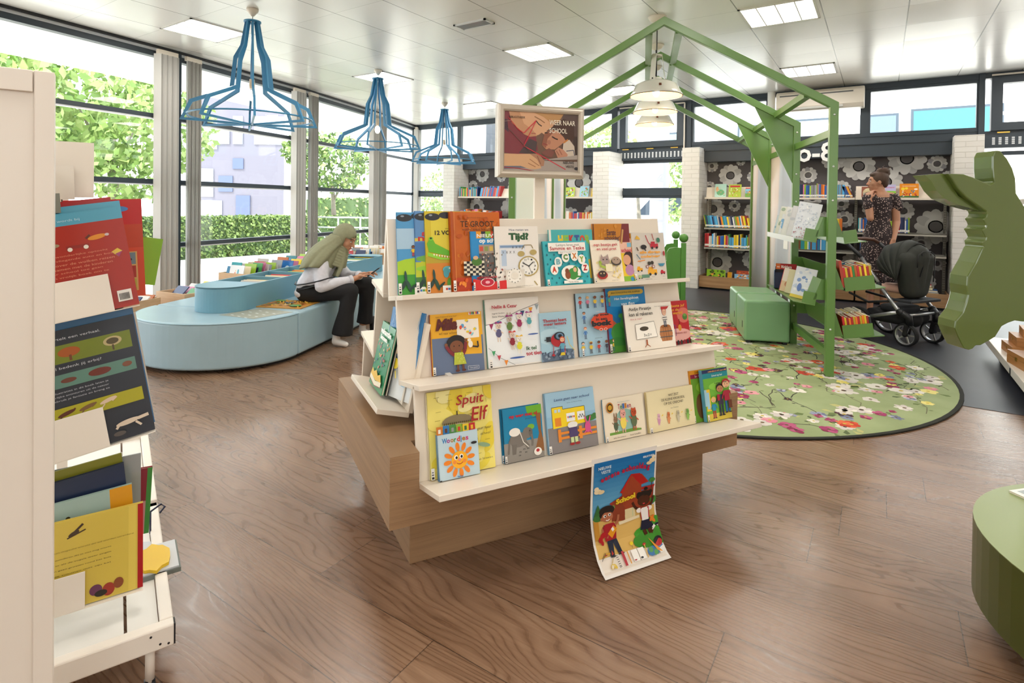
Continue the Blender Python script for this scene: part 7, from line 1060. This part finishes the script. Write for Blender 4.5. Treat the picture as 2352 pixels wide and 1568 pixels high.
# ------------------------------------------------------------------ white shelving with wooden boxes at far right
rs = thing('white_shelving', 'white metal shelving with wooden boxes at the right edge', 'shelving', (.77, 4.3, 0)); q = MB().use(WM); q.box(0, 0, .10, .9, 2.1, .16); q.build('base_shelf', None, rs, bevel=.003); MB().use(M_BLK).box(.08, .05, 0, .85, 2.0, .10).build('plinth', None, rs)
MB().use(WM).box(.12, 0, 1.30, .9, 2.1, 1.34).build('upper_shelf', None, rs); MB().use(WM).box(.84, 0, .16, .9, 2.1, 2.0).build('back_panel', None, rs); MB().use(M_BLK).box(-.003, .95, .10, -.0005, .98, .15).build('joint_cover', None, rs)
WB = oak('box_wood', 'b07a44', 'c08a50', '93602f', (2, 2, 18))
for k, (x, y, z, a, b, c, rz, lb) in enumerate(((.83, 5.62, .1605, .42, .30, .07, 4, 'flat wooden box at the bottom of the pile on the white shelf'), (.86, 5.66, .231, .38, .26, .07, 2, 'wooden box in the middle of the pile on the white shelf'), (.90, 5.70, .302, .34, .22, .06, -3, 'wooden box on top of the pile on the white shelf'), (.83, 5.12, .1605, .38, .32, .09, 10, 'wooden box with finger joints and brass catch beside the pile'))):
    o = MB().use(WB).box(0, 0, 0, a, b, c * .6).box(0, 0, c * .62, a, b, c).use(mat('c9a34a', .3, .8)).box(-.003, b * .45, c * .45, -.0005, b * .55, c * .75).build('wooden_box', loc=(x, y, z), rz=R_(rz)); tag(o, lb, 'box', 'wooden boxes on the white shelf')
o = MB().use(mat('e0b23a', .4)).box(0, 0, 0, .20, .12, .12).use(mat('3a9ab0', .4)).box(-.001, 0, .07, .201, .121, .13).use(mat('e8e4da', .4)).box(-.002, .02, .02, 0, .09, .06).build('game_box', loc=(.80, 4.80, .1605), rz=R_(-8)); tag(o, 'yellow and turquoise cardboard game box at the front of the white shelf', 'box')
for k in range(6):
    spine_book(Matrix.Translation((.95 + .028 * k, 4.52 - .0 * k, 1.3445)) @ Matrix.Rotation(R_(14), 4, 'Y'), .022, .13, .15 + .01 * (k % 2), ['grey', 'brown', 'white', 'brown', 'cream', 'brown'][k], '%s book, %s on the upper white shelf at the right edge' % (['grey', 'brown', 'white', 'brown', 'cream', 'brown'][k], ordw(k)), 'books on the upper white shelf')
# ------------------------------------------------------------------ people
def cap(mb, p0, r0, p1, r1, n=12):
    mb.ball(p0, r0, n=n, m=8); mb.ball(p1, r1, n=n, m=8); mb.tube([p0, p1], [r0, r1], n); return mb
def blob(name, mb, parent, vox, m, sm=4, sf_=.6):
    o = mb.build(name, m, parent); o.data.materials.clear(); o.data.materials.append(m)
    r = o.modifiers.new('skin', 'REMESH'); r.mode = 'VOXEL'; r.voxel_size = vox; r.use_smooth_shade = True
    s = o.modifiers.new('smooth', 'SMOOTH'); s.iterations = sm; s.factor = sf_; return o
def head_mesh(mb, X):
    s = mb.X; mb.X = s @ X; mb.ball((-.008, 0, .012), .092, .074, .098, 20, 14); mb.ball((.032, 0, -.058), .056, .052, .052, 16, 10); mb.ball((.068, 0, -.092), .021, .024, .018); mb.ball((.055, 0, -.01), .035, .055, .06); cap(mb, (.084, 0, .008), .009, (.107, 0, -.030), .0115); mb.ball((.096, .012, -.034), .009, .007, .007); mb.ball((.096, -.012, -.034), .009, .007, .007); mb.ball((.089, 0, -.056), .010, .021, .0065); mb.ball((.086, 0, -.066), .010, .018, .0065); mb.ball((.072, 0, .028), .018, .048, .012)
    for sg in (-1, 1): mb.ball((.045, sg * .045, -.028), .03, .018, .026); mb.ball((-.005, sg * .078, -.012), .016, .008, .028)
    mb.X = s
def face_bits(parent, X):
    mb = MB(); mb.X = X
    for sg in (-1, 1): mb.use(mat('ece6e0', .3)); mb.ball((.078, sg * .032, .006), .008, .014, .006); mb.use(mat('3a2418', .2)); mb.ball((.083, sg * .031, .004), .004, .006, .0058); mb.use(mat('2a1c18', .6)); mb.tube([(.080, sg * .018, .012), (.084, sg * .031, .0135), (.072, sg * .045, .010)], .0022, 6); mb.tube([(.086, sg * .014, .028), (.086, sg * .032, .034), (.073, sg * .050, .029)], .003, 6)
    mb.build('eyes', None, parent); mb = MB(); mb.X = X; mb.use(mat('a65a50', .5)); mb.tube([(.088, -.021, -.060), (.0995, 0, -.0585), (.088, .021, -.060)], .0042, 8); mb.build('lips', None, parent)
SKN = NT('skin', .5); SKN.set('Base Color', (*lin('c08d70'), 1)); SKN.set('Subsurface Weight', .08); SKN = SKN.m
def hand(mb, w_, d, up, s=1.0, curl=.5, thumb=1):
    """palm at w_ pointing along d; fingers bend towards -up"""
    d = Vector(d).normalized(); up = Vector(up); up = (up - d * up.dot(d)).normalized(); sd = d.cross(up); W0 = Vector(w_)
    for k in range(4): cap(mb, W0 + sd * (-.027 + .018 * k) * s, .012 * s, W0 + d * .075 * s + sd * (-.030 + .020 * k) * s, .0105 * s, 8)
    for k, L in enumerate((.062, .074, .070, .054)):
        p = W0 + d * .078 * s + sd * (-.030 + .020 * k) * s; a = 0
        for j, f in enumerate((.42, .33, .25)):
            a += curl * (.5, .8, .6)[j]; q_ = p + (d * math.cos(a) - up * math.sin(a)) * L * f * s; cap(mb, p, (.0088 - .0008 * j) * s, q_, (.0082 - .0008 * j) * s, 8); p = q_
    p = W0 + d * .012 * s - sd * .022 * s * thumb; q_ = p + (d * .6 - sd * .75 * thumb - up * .25).normalized() * .04 * s; cap(mb, p, .013 * s, q_, .010 * s, 8); cap(mb, q_, .010 * s, q_ + (d * .95 - sd * .2 * thumb - up * .3).normalized() * .032 * s, .008 * s, 8)
# the seated reader
PW = Mz((-4.2, 3.25, 0), 34.07)
p1 = thing('person', 'seated person in an olive headscarf, white shirt and black trousers, looking at a phone', 'person', M=PW)
HX = Matrix.Translation((.282, 0, .932)) @ Matrix.Rotation(R_(-12), 4, 'Z') @ Matrix.Rotation(R_(28), 4, 'Y')
mb = MB(); head_mesh(mb, HX); cap(mb, (.24, 0, .88), .05, (.14, 0, .76), .055); cap(mb, (.13, 0, .74), .09, (-.02, 0, .46), .10); 
for sg, el, wr in ((-1, (.135, -.20, .53), (.375, -.085, .575)), (1, (.24, .21, .56), (.40, .085, .590))): cap(mb, (.12, sg * .15, .73), .045, el, .036); cap(mb, el, .036, wr, .025)
cap(mb, (.375, -.085, .575), .025, (.43, -.052, .598), .022); cap(mb, (.40, .085, .590), .025, (.44, .055, .605), .022)
hand(mb, (.425, -.052, .598), (.93, .22, .22), (-.2, .1, 1), .93, .55, -1); hand(mb, (.435, .055, .606), (.93, -.2, .25), (-.2, .1, 1), .93, .6, 1)
for hip, kn, an in (((.0, -.09, .45), (.36, -.13, .475), (.262, -.15, .10)), ((.0, .1, .45), (.43, .21, .50), (.385, .25, .10))): cap(mb, hip, .085, kn, .05); cap(mb, kn, .048, an, .033)
blob('body', mb, p1, .0052, SKN, 5, .5); face_bits(p1, HX)
SHW = cloth('white_shirt', 'd9d9e2', 40); mb = MB(); cap(mb, (-.025, 0, .48), .128, (.085, 0, .68), .125); cap(mb, (-.02, .05, .50), .115, (.10, .09, .70), .10); cap(mb, (-.02, -.05, .50), .115, (.10, -.09, .70), .10); mb.ball((-.055, 0, .445), .105, .175, .062)
for sg, sh, el, wr in ((-1, (.115, -.155, .72), (.135, -.205, .53), (.352, -.098, .568)), (1, (.12, .155, .72), (.24, .215, .56), (.375, .10, .583))): cap(mb, sh, .068, el, .058); cap(mb, el, .058, wr, .038)
mb.ball((.13, -.16, .50), .07, .05, .035); blob('shirt', mb, p1, .009, SHW, 4, .5)
mb = MB().use(mat('cfcfd8', .7)); mb.tube([(.345, -.103, .567), (.372, -.086, .574)], .041, 14); mb.tube([(.365, .105, .582), (.392, .088, .589)], .041, 14); mb.build('cuff', None, p1)
BKC = cloth('black_cloth', '17171a', 80); mb = MB(); cap(mb, (-.03, -.075, .455), .10, (.02, -.095, .46), .10)
for hip, kn, hem, hw in (((.0, -.095, .462), (.365, -.13, .476), (.305, -.148, .135), .088), ((.0, .10, .462), (.435, .21, .492), (.405, .248, .155), .074)): cap(mb, hip, .098, kn, .073); cap(mb, kn, .072, tuple((Vector(kn) + Vector(hem)) / 2), .070); mb.tube([tuple((Vector(kn) + Vector(hem)) / 2), tuple(Vector(hem) * .8 + Vector(kn) * .2), hem, tuple(Vector(hem) + Vector((-.004, 0, -.035)))], [.066, hw * .92, hw, hw * 1.03], 20)
mb.ball((-.02, 0, .44), .11, .17, .075); blob('trousers', mb, p1, .010, BKC, 4, .5)
for pts in (((.262, -.150, .13, .036), (.245, -.152, .04, .034), (.300, -.172, .032, .029), (.345, -.188, .025, .024)), ((.388, .25, .13, .034), (.378, .25, .04, .033), (.42, .232, .032, .028), (.455, .215, .024, .022))):
    mb = MB()
    for a, b in zip(pts, pts[1:]): cap(mb, a[:3], a[3], b[:3], b[3])
    blob('sock', mb, p1, .006, mat('e8e4e0', .85), 4)
HJ = cloth('olive_scarf', '8b8c70', 55); mb = MB().use(HJ); s_ = mb.X; mb.X = HX; vs = []; fs = []; NN, MM = 36, 22
for i in range(MM + 1):
    t = math.pi * i / MM - math.pi / 2
    for k in range(NN):
        a = 2 * math.pi * k / NN; fold = 1 + .018 * math.sin(9 * a + 5 * t); vs.append((-.018 + .108 * math.cos(t) * math.cos(a) * fold, .089 * math.cos(t) * math.sin(a) * fold, .010 + .118 * math.sin(t) * fold))
for i in range(MM):
    for k in range(NN):
        q4 = (i * NN + k, i * NN + (k + 1) % NN, (i + 1) * NN + (k + 1) % NN, (i + 1) * NN + k); c = sum((Vector(vs[j]) for j in q4), Vector()) / 4
        if c.x > .020 and c.z < .060 - .5 * abs(c.y) and abs(c.y) < .072: continue
        fs.append(q4)
mb.smooth = True; mb.add(vs, fs); mb.X = s_; o = mb.build('headscarf', None, p1); so = o.modifiers.new('s', 'SOLIDIFY'); so.thickness = .006
mb = MB().use(HJ); rings = [(.250, .960, .082, .076, -.3), (.200, .905, .100, .095, -.25), (.140, .862, .122, .140, -.1), (.098, .80, .140, .205, 0), (.070, .735, .152, .245, .05), (.045, .672, .142, .262, .1)]; NN = 60; vs = []
for r_, (c, z, rx, ry, tl) in enumerate(rings):
    for k in range(NN):
        a = 2 * math.pi * k / NN; f = 1 + (.05 * math.sin(7 * a + r_ * .9) + .03 * math.sin(15 * a + r_)) * (r_ / 5 + .3); x = rx * math.cos(a) * f; vs.append((c + x, ry * math.sin(a) * f, z + x * tl * .6 - (.02 * math.cos(2 * a) if r_ == 5 else 0)))
mb.smooth = True; mb.add(vs, [(i * NN + k, i * NN + (k + 1) % NN, (i + 1) * NN + (k + 1) % NN, (i + 1) * NN + k) for i in range(5) for k in range(NN)]); o = mb.build('scarf_cape', None, p1); so = o.modifiers.new('s', 'SOLIDIFY'); so.thickness = .008; o.modifiers.new('u', 'SUBSURF').levels = 1; o.modifiers['u'].render_levels = 1
mb = MB().use(HJ)
for k in range(8): z = .865 - .022 * k; c = .285 - .010 * k; r = .050 + .006 * k; mb.tube([(c - .03 + r * math.cos(a), r * 1.15 * math.sin(a), z - .035 * math.cos(a)) for a in [2 * math.pi * j / 22 for j in range(23)]], .0135, 8, cap=False)
for k in range(5): mb.tube([(.285 - .01 * k, -.045 + .022 * k, .80), (.275, -.06 + .02 * k, .72), (.258 - .008 * k, -.075 + .018 * k, .66), (.235 - .014 * k, -.09 + .016 * k, .595)], [.018, .02, .021, .016], 8)
blob('scarf_folds', mb, p1, .006, HJ, 2, .4)
MB().use(M_BLK).tube([(-.150, -.02, .535), (-.135, -.09, .525), (-.085, -.165, .53), (.0, -.20, .545), (.08, -.235, .565), (.15, -.262, .585), (.20, -.235, .60), (.23, -.15, .60)], .006, 8).tube([(-.055, -.165, .487), (.03, -.195, .51), (.10, -.205, .54)], .007, 8).build('bag_strap', None, p1)
ph = MB().use(M_BLK); ph.ob((.535, 0, .628), .072, .036, .0042, Matrix.Rotation(R_(-36), 4, 'Y')); ph.use(mat('30343c', .08)); ph.ob((.5325, 0, .6315), .069, .033, .0006, Matrix.Rotation(R_(-36), 4, 'Y')); ph = ph.build('smartphone', bevel=.001); ph.matrix_world = PW; tag(ph, 'black phone held in both hands of the seated reader', 'phone')
bt = MB(); bx, by = .50, .42
cap(bt, (.47, .34, .045), .04, (.57, .30, .032), .03); cap(bt, (.47, .34, .05), .042, (.46, .35, .13), .038); bt = blob('black_boot', bt, None, .007, mat('17171a', .3), 3); bt.matrix_world = PW; tag(bt, 'black shoe standing on the floor behind the white socked feet', 'shoe')
# the standing woman
P2 = Mz((-.02, 8.0, 0), 34.07); p2 = thing('person', 'standing person with a hair bun and speckled dark dress, hand at chin, facing the shelves', 'person', M=P2)
HX2 = Matrix.Translation((-.004, .02, 1.575)) @ Matrix.Rotation(R_(158), 4, 'Z') @ Matrix.Rotation(R_(2), 4, 'Y'); mb = MB(); head_mesh(mb, HX2); cap(mb, (.012, .01, 1.53), .046, (.02, 0, 1.42), .05); cap(mb, (-.10, .02, 1.40), .05, (.13, -.02, 1.40), .05); cap(mb, (.02, 0, 1.38), .10, (.01, 0, 1.0), .11)
cap(mb, (.165, -.03, 1.385), .05, (.178, -.05, 1.10), .040); cap(mb, (.178, -.05, 1.10), .041, (.075, -.15, .90), .027); hand(mb, (.07, -.155, .89), (-.30, -.1, -.95), (.3, -.9, 0), 1.0, .45, 1)
cap(mb, (-.12, .03, 1.385), .045, (-.135, -.06, 1.14), .038); cap(mb, (-.135, -.06, 1.14), .038, (-.115, -.02, 1.36), .027); hand(mb, (-.113, -.015, 1.37), (.25, .1, .95), (-.9, .1, .3), .95, .9, -1)
for x, y in ((-.06, .02), (.07, -.02)): cap(mb, (x, y, .9), .08, (x, y, .5), .055); cap(mb, (x, y, .5), .05, (x, y + .01, .08), .032); cap(mb, (x, y, .035), .034, (x - .09, y + .04, .025), .025)
blob('body', mb, p2, .0065, SKN, 4, .5); face_bits(p2, HX2)
mb = MB(); cap(mb, (-.085, .01, 1.375), .066, (.13, -.02, 1.375), .068); cap(mb, (.02, 0, 1.32), .122, (.0, 0, 1.12), .112); cap(mb, (.0, 0, 1.12), .112, (.005, 0, .93), .158); cap(mb, (.005, 0, .93), .158, (-.02, 0, .50), .185)
for k in range(7): a = k * .9; cap(mb, (.13 * math.cos(a), .13 * math.sin(a), .9), .03, (-.02 + .175 * math.cos(a), .175 * math.sin(a), .44), .035, 8)
cap(mb, (.155, -.03, 1.375), .066, (.190, -.045, 1.275), .060); cap(mb, (-.115, .03, 1.375), .058, (-.135, -.02, 1.285), .055); blob('dress', mb, p2, .010, speckle_dress(), 3, .5)
HR = cloth('brown_hair', '4a3527', 90, .6); mb = MB(); mb.X = HX2; mb.ball((-.022, 0, .030), .096, .086, .098, 18, 12); mb.ball((-.06, 0, -.02), .05, .066, .06); mb.ball((.03, 0, .082), .052, .06, .032); mb.X = Matrix.Identity(4); mb.ball((.055, -.005, 1.695), .060, .055, .045); mb.ball((.02, 0, 1.70), .05, .045, .035); mb.ball((.085, -.01, 1.67), .035, .03, .03); cap(mb, (.03, -.01, 1.72), .018, (.075, -.02, 1.725), .016); blob('hair', mb, p2, .007, HR, 3, .4)
mb = MB().use(HR)
for k in range(10): g = random.Random(k); a = g.uniform(0, 6.28); mb.tube([(.05, 0, 1.70), (.05 + .05 * math.cos(a), .04 * math.sin(a), 1.72 + .01 * g.random()), (.05 + .08 * math.cos(a + .4), .06 * math.sin(a + .4), 1.735 + .03 * g.random())], .003, 5)
mb.build('hair_strands', None, p2)
for x, y in ((-.06, .03), (.07, -.01)): MB().use(mat('c79a86', .5)).ob((x - .03, y + .02, .012), .085, .038, .012, Matrix.Rotation(R_(156), 4, 'Z')).build('sandal', None, p2, bevel=.006)
# stroller
SM = Mz((.317, 6.50, 0), -34); sr = thing('stroller', 'dark olive black pushchair with silver frame and brown handle, beside the standing woman', 'stroller', M=SM); DK = cloth('stroller_cloth', '2c2f2a', 30, .75)
def wheel(x, y, r, w_):
    a = MB().use(M_RUB); n = 28
    for (ra, rb, ya, yb) in ((r, r * .84, y - w_, y + w_),):
        vs = []
        for k in range(n):
            t = 2 * math.pi * k / n
            for rr, yy_ in ((ra * .97, ya), (ra, y), (ra * .97, yb), (rb, yb), (rb, ya)): vs.append((x + rr * math.cos(t), yy_, r + rr * math.sin(t)))
        a.smooth = True; a.add(vs, [(5 * k + j, 5 * ((k + 1) % n) + j, 5 * ((k + 1) % n) + (j + 1) % 5, 5 * k + (j + 1) % 5) for k in range(n) for j in range(5)])
    o = a.build('wheel', None, sr); a = MB().use(M_STEEL); vs = []
    for k in range(n):
        t = 2 * math.pi * k / n
        for rr, yy_ in ((r * .845, y - w_ * .8), (r * .845, y + w_ * .8), (r * .76, y + w_ * .6), (r * .76, y - w_ * .6)): vs.append((x + rr * math.cos(t), yy_, r + rr * math.sin(t)))
    a.add(vs, [(4 * k + j, 4 * ((k + 1) % n) + j, 4 * ((k + 1) % n) + (j + 1) % 4, 4 * k + (j + 1) % 4) for k in range(n) for j in range(4)])
    for k in range(5): t = k * 1.2566; a.bar((x, y, r), (x + r * .8 * math.cos(t), y, r + r * .8 * math.sin(t)), .012, .01, up=(0, 1, 0))
    a.build('rim', None, o); MB().use(M_BLK).tube([(x, y - w_ * 1.2, r), (x, y + w_ * 1.2, r)], r * .18, 12).build('hub', None, o)
wheel(.0, -.19, .105, .022); wheel(.0, .19, .105, .022); wheel(-.44, -.20, .145, .024); wheel(-.44, .23, .145, .024)
q = MB().use(M_STEEL)
for sg in (-1, 1): q.tube([(-.40, sg * .24, .78), (-.22, sg * .245, .55)], .014, 10); q.tube([(-.20, sg * .245, .52), (-.06, sg * .24, .345), (-.03, sg * .23, .32)], .017, 10); q.tube([(-.03, sg * .235, .31), (-.30, sg * .235, .22)], .019, 10)
q.tube([(.02, -.19, .285), (.02, .19, .285)], .012, 10); q.build('chassis_tube', None, sr)
q = MB().use(M_BLK)
for sg in (-1, 1): q.ball((-.22, sg * .245, .54), .024); q.ball((-.03, sg * .23, .31), .034); q.tube([(-.03, sg * .23, .31), (.03, sg * .20, .27), (.03, sg * .19, .20)], .03, 10); q.bar((.02, sg * .19 - .028, .20), (0, sg * .19 - .028, .105), .035, .006, up=(0, 1, 0)); q.bar((.02, sg * .19 + .028, .20), (0, sg * .19 + .028, .105), .035, .006, up=(0, 1, 0)); q.tube([(-.55, sg * .235, .90), (-.40, sg * .24, .78)], .018, 10); q.tube([(-.30, sg * .235, .22), (-.44, sg * .215, .145)], .018, 8)
q.tube([(-.44, -.20, .145), (-.44, .23, .145)], .010, 8); q.tube([(-.10, -.23, .40), (-.35, -.2, .35), (-.60, -.12, .40)], .012, 8); q.tube([(-.10, .23, .40), (-.35, .2, .35), (-.60, .12, .40)], .012, 8); q.build('joint', None, sr)
MB().use(mat('5a3a2c', .5)).tube([(-.55, -.235, .90), (-.585, -.20, .935), (-.60, -.08, .945), (-.60, .08, .945), (-.585, .20, .935), (-.55, .235, .90)], .018, 12).build('handle', None, sr); MB().use(mat('5a3a2c', .5)).tube([(-.28, -.17, .58), (-.44, -.15, .62), (-.47, 0, .63), (-.44, .15, .62), (-.28, .17, .58)], .014, 10).build('bumper_bar', None, sr)
mb = MB(); cap(mb, (-.06, -.07, .50), .08, (-.06, .07, .50), .08); cap(mb, (-.05, -.13, .78), .085, (-.05, .13, .78), .085); cap(mb, (-.06, -.07, .50), .08, (-.05, -.13, .78), .085); cap(mb, (-.06, .07, .50), .08, (-.05, .13, .78), .085); cap(mb, (-.06, 0, .50), .08, (-.045, 0, .82), .11); cap(mb, (-.05, -.08, .84), .07, (-.05, .08, .84), .07); blob('seat_shell', mb, sr, .011, DK, 4)
mb = MB().use(M_BLK); mb.tube([(.045, -.125, .72), (.047, -.12, .83), (.047, -.05, .865), (.047, .06, .865), (.045, .125, .83), (.042, .13, .72), (.035, .125, .58)], .004, 6); mb.box(.040, -.06, .825, .048, .07, .848); mb.bar((.046, .0, .835), (.037, -.07, .63), .010, .004); mb.build('zip', None, sr)
RB = []
for ph_, hh_, ww_ in ((-8, .335, .225), (6, .36, .235), (22, .355, .24), (36, .37, .245), (50, .34, .235), (62, .33, .23), (72, .30, .215)):
    RB.append([(-.07 - math.sin(R_(ph_)) * hh_ * math.sin(math.pi * j / 24) ** .8, ww_ * math.cos(math.pi * j / 24), .60 + math.cos(R_(ph_)) * hh_ * math.sin(math.pi * j / 24) ** .8) for j in range(25)])
for i in range(6):
    mb = MB(); mb.smooth = True; mb.add(RB[i] + RB[i + 1], [(j, j + 1, 26 + j, 25 + j) for j in range(24)]); o = mb.build('canopy_panel', DK, sr); so = o.modifiers.new('s', 'SOLIDIFY'); so.thickness = .007
mb = MB().use(mat('1a1b1a', .6))
for i in (0, 2, 4, 6): mb.tube(RB[i], .0055, 6)
mb.build('canopy_rib', None, sr)
n = 25; mb = MB(); cc = (-.05, 0, .60); mb.smooth = True; mb.add([(p[0] * .3 - .02 + .05 * 0, p[1], p[2]) for p in RB[0]] + [cc], [(j, j + 1, 25) for j in range(24)]); mb.add([(.03, .205, .60), (.03, -.205, .60), (.02, -.13, .43), (.02, .13, .43)], [(0, 1, 2, 3)])
mb = MB(); cap(mb, (-.05, -.14, .24), .05, (-.05, .14, .24), .05); cap(mb, (-.36, -.14, .24), .05, (-.36, .14, .24), .05); cap(mb, (-.05, 0, .22), .07, (-.36, 0, .22), .07); cap(mb, (-.05, .13, .22), .05, (-.36, .13, .22), .05); cap(mb, (-.05, -.13, .22), .05, (-.36, -.13, .22), .05); blob('basket', mb, sr, .014, mat('1b1c1f', .85), 3)
MB().use(mat('3c3f44', .9)).box(-.30, -.12, .27, -.08, .16, .345).build('basket_blanket', None, sr, bevel=.03, seg=3); MB().use(mat('2b2e33', .6)).box(-.12, -.20, .395, .05, .22, .42).box(.0, .17, .10, .04, .24, .30).build('carry_board', None, sr, bevel=.006)
ch = MB(); SKC = mat('d8ab98', .55); cap(ch, (-.13, -.08, .50), .045, (-.36, -.12, .50), .032); cap(ch, (-.36, -.12, .50), .030, (-.40, -.125, .47), .022); cap(ch, (-.12, .06, .50), .045, (-.34, .05, .50), .032); cap(ch, (-.10, 0, .50), .06, (-.10, 0, .66), .07); ch.ball((-.12, 0, .78), .07)
cp_ = blob('body', ch, None, .008, SKC, 4); pc = thing('person', 'small child sitting in the pushchair, only a bare leg showing', 'person', M=SM); cp_.parent = pc
bg_ = thing('changing_bag', 'ochre patterned bag with cream straps beside the pushchair bar', 'bag', M=SM @ Matrix.Translation((-.62, .02, .0))); q = NT('ochre_pattern', .8); vo = q.n('TexVoronoi', {'Vector': q.tc, 'Scale': 22.0}).outputs[0]; q.set('Base Color', q.ramp(vo, [(.2, lin('e0cda0')), (.5, lin('a87f3c'))]))
MB().use(q.m).box(-.08, -.13, .44, .08, .13, .70).build('pouch', None, bg_, bevel=.045, seg=4); MB().use(mat('ded2b8', .8)).box(.081, -.08, .46, .086, -.05, .69).box(.081, .05, .46, .086, .08, .69).build('strap', None, bg_)

STUFF.X = Matrix.Identity(4); o = STUFF.build('books'); tag(o, 'mixed small books filed in the farthest crates and low far shelves', 'books', None, 'stuff')
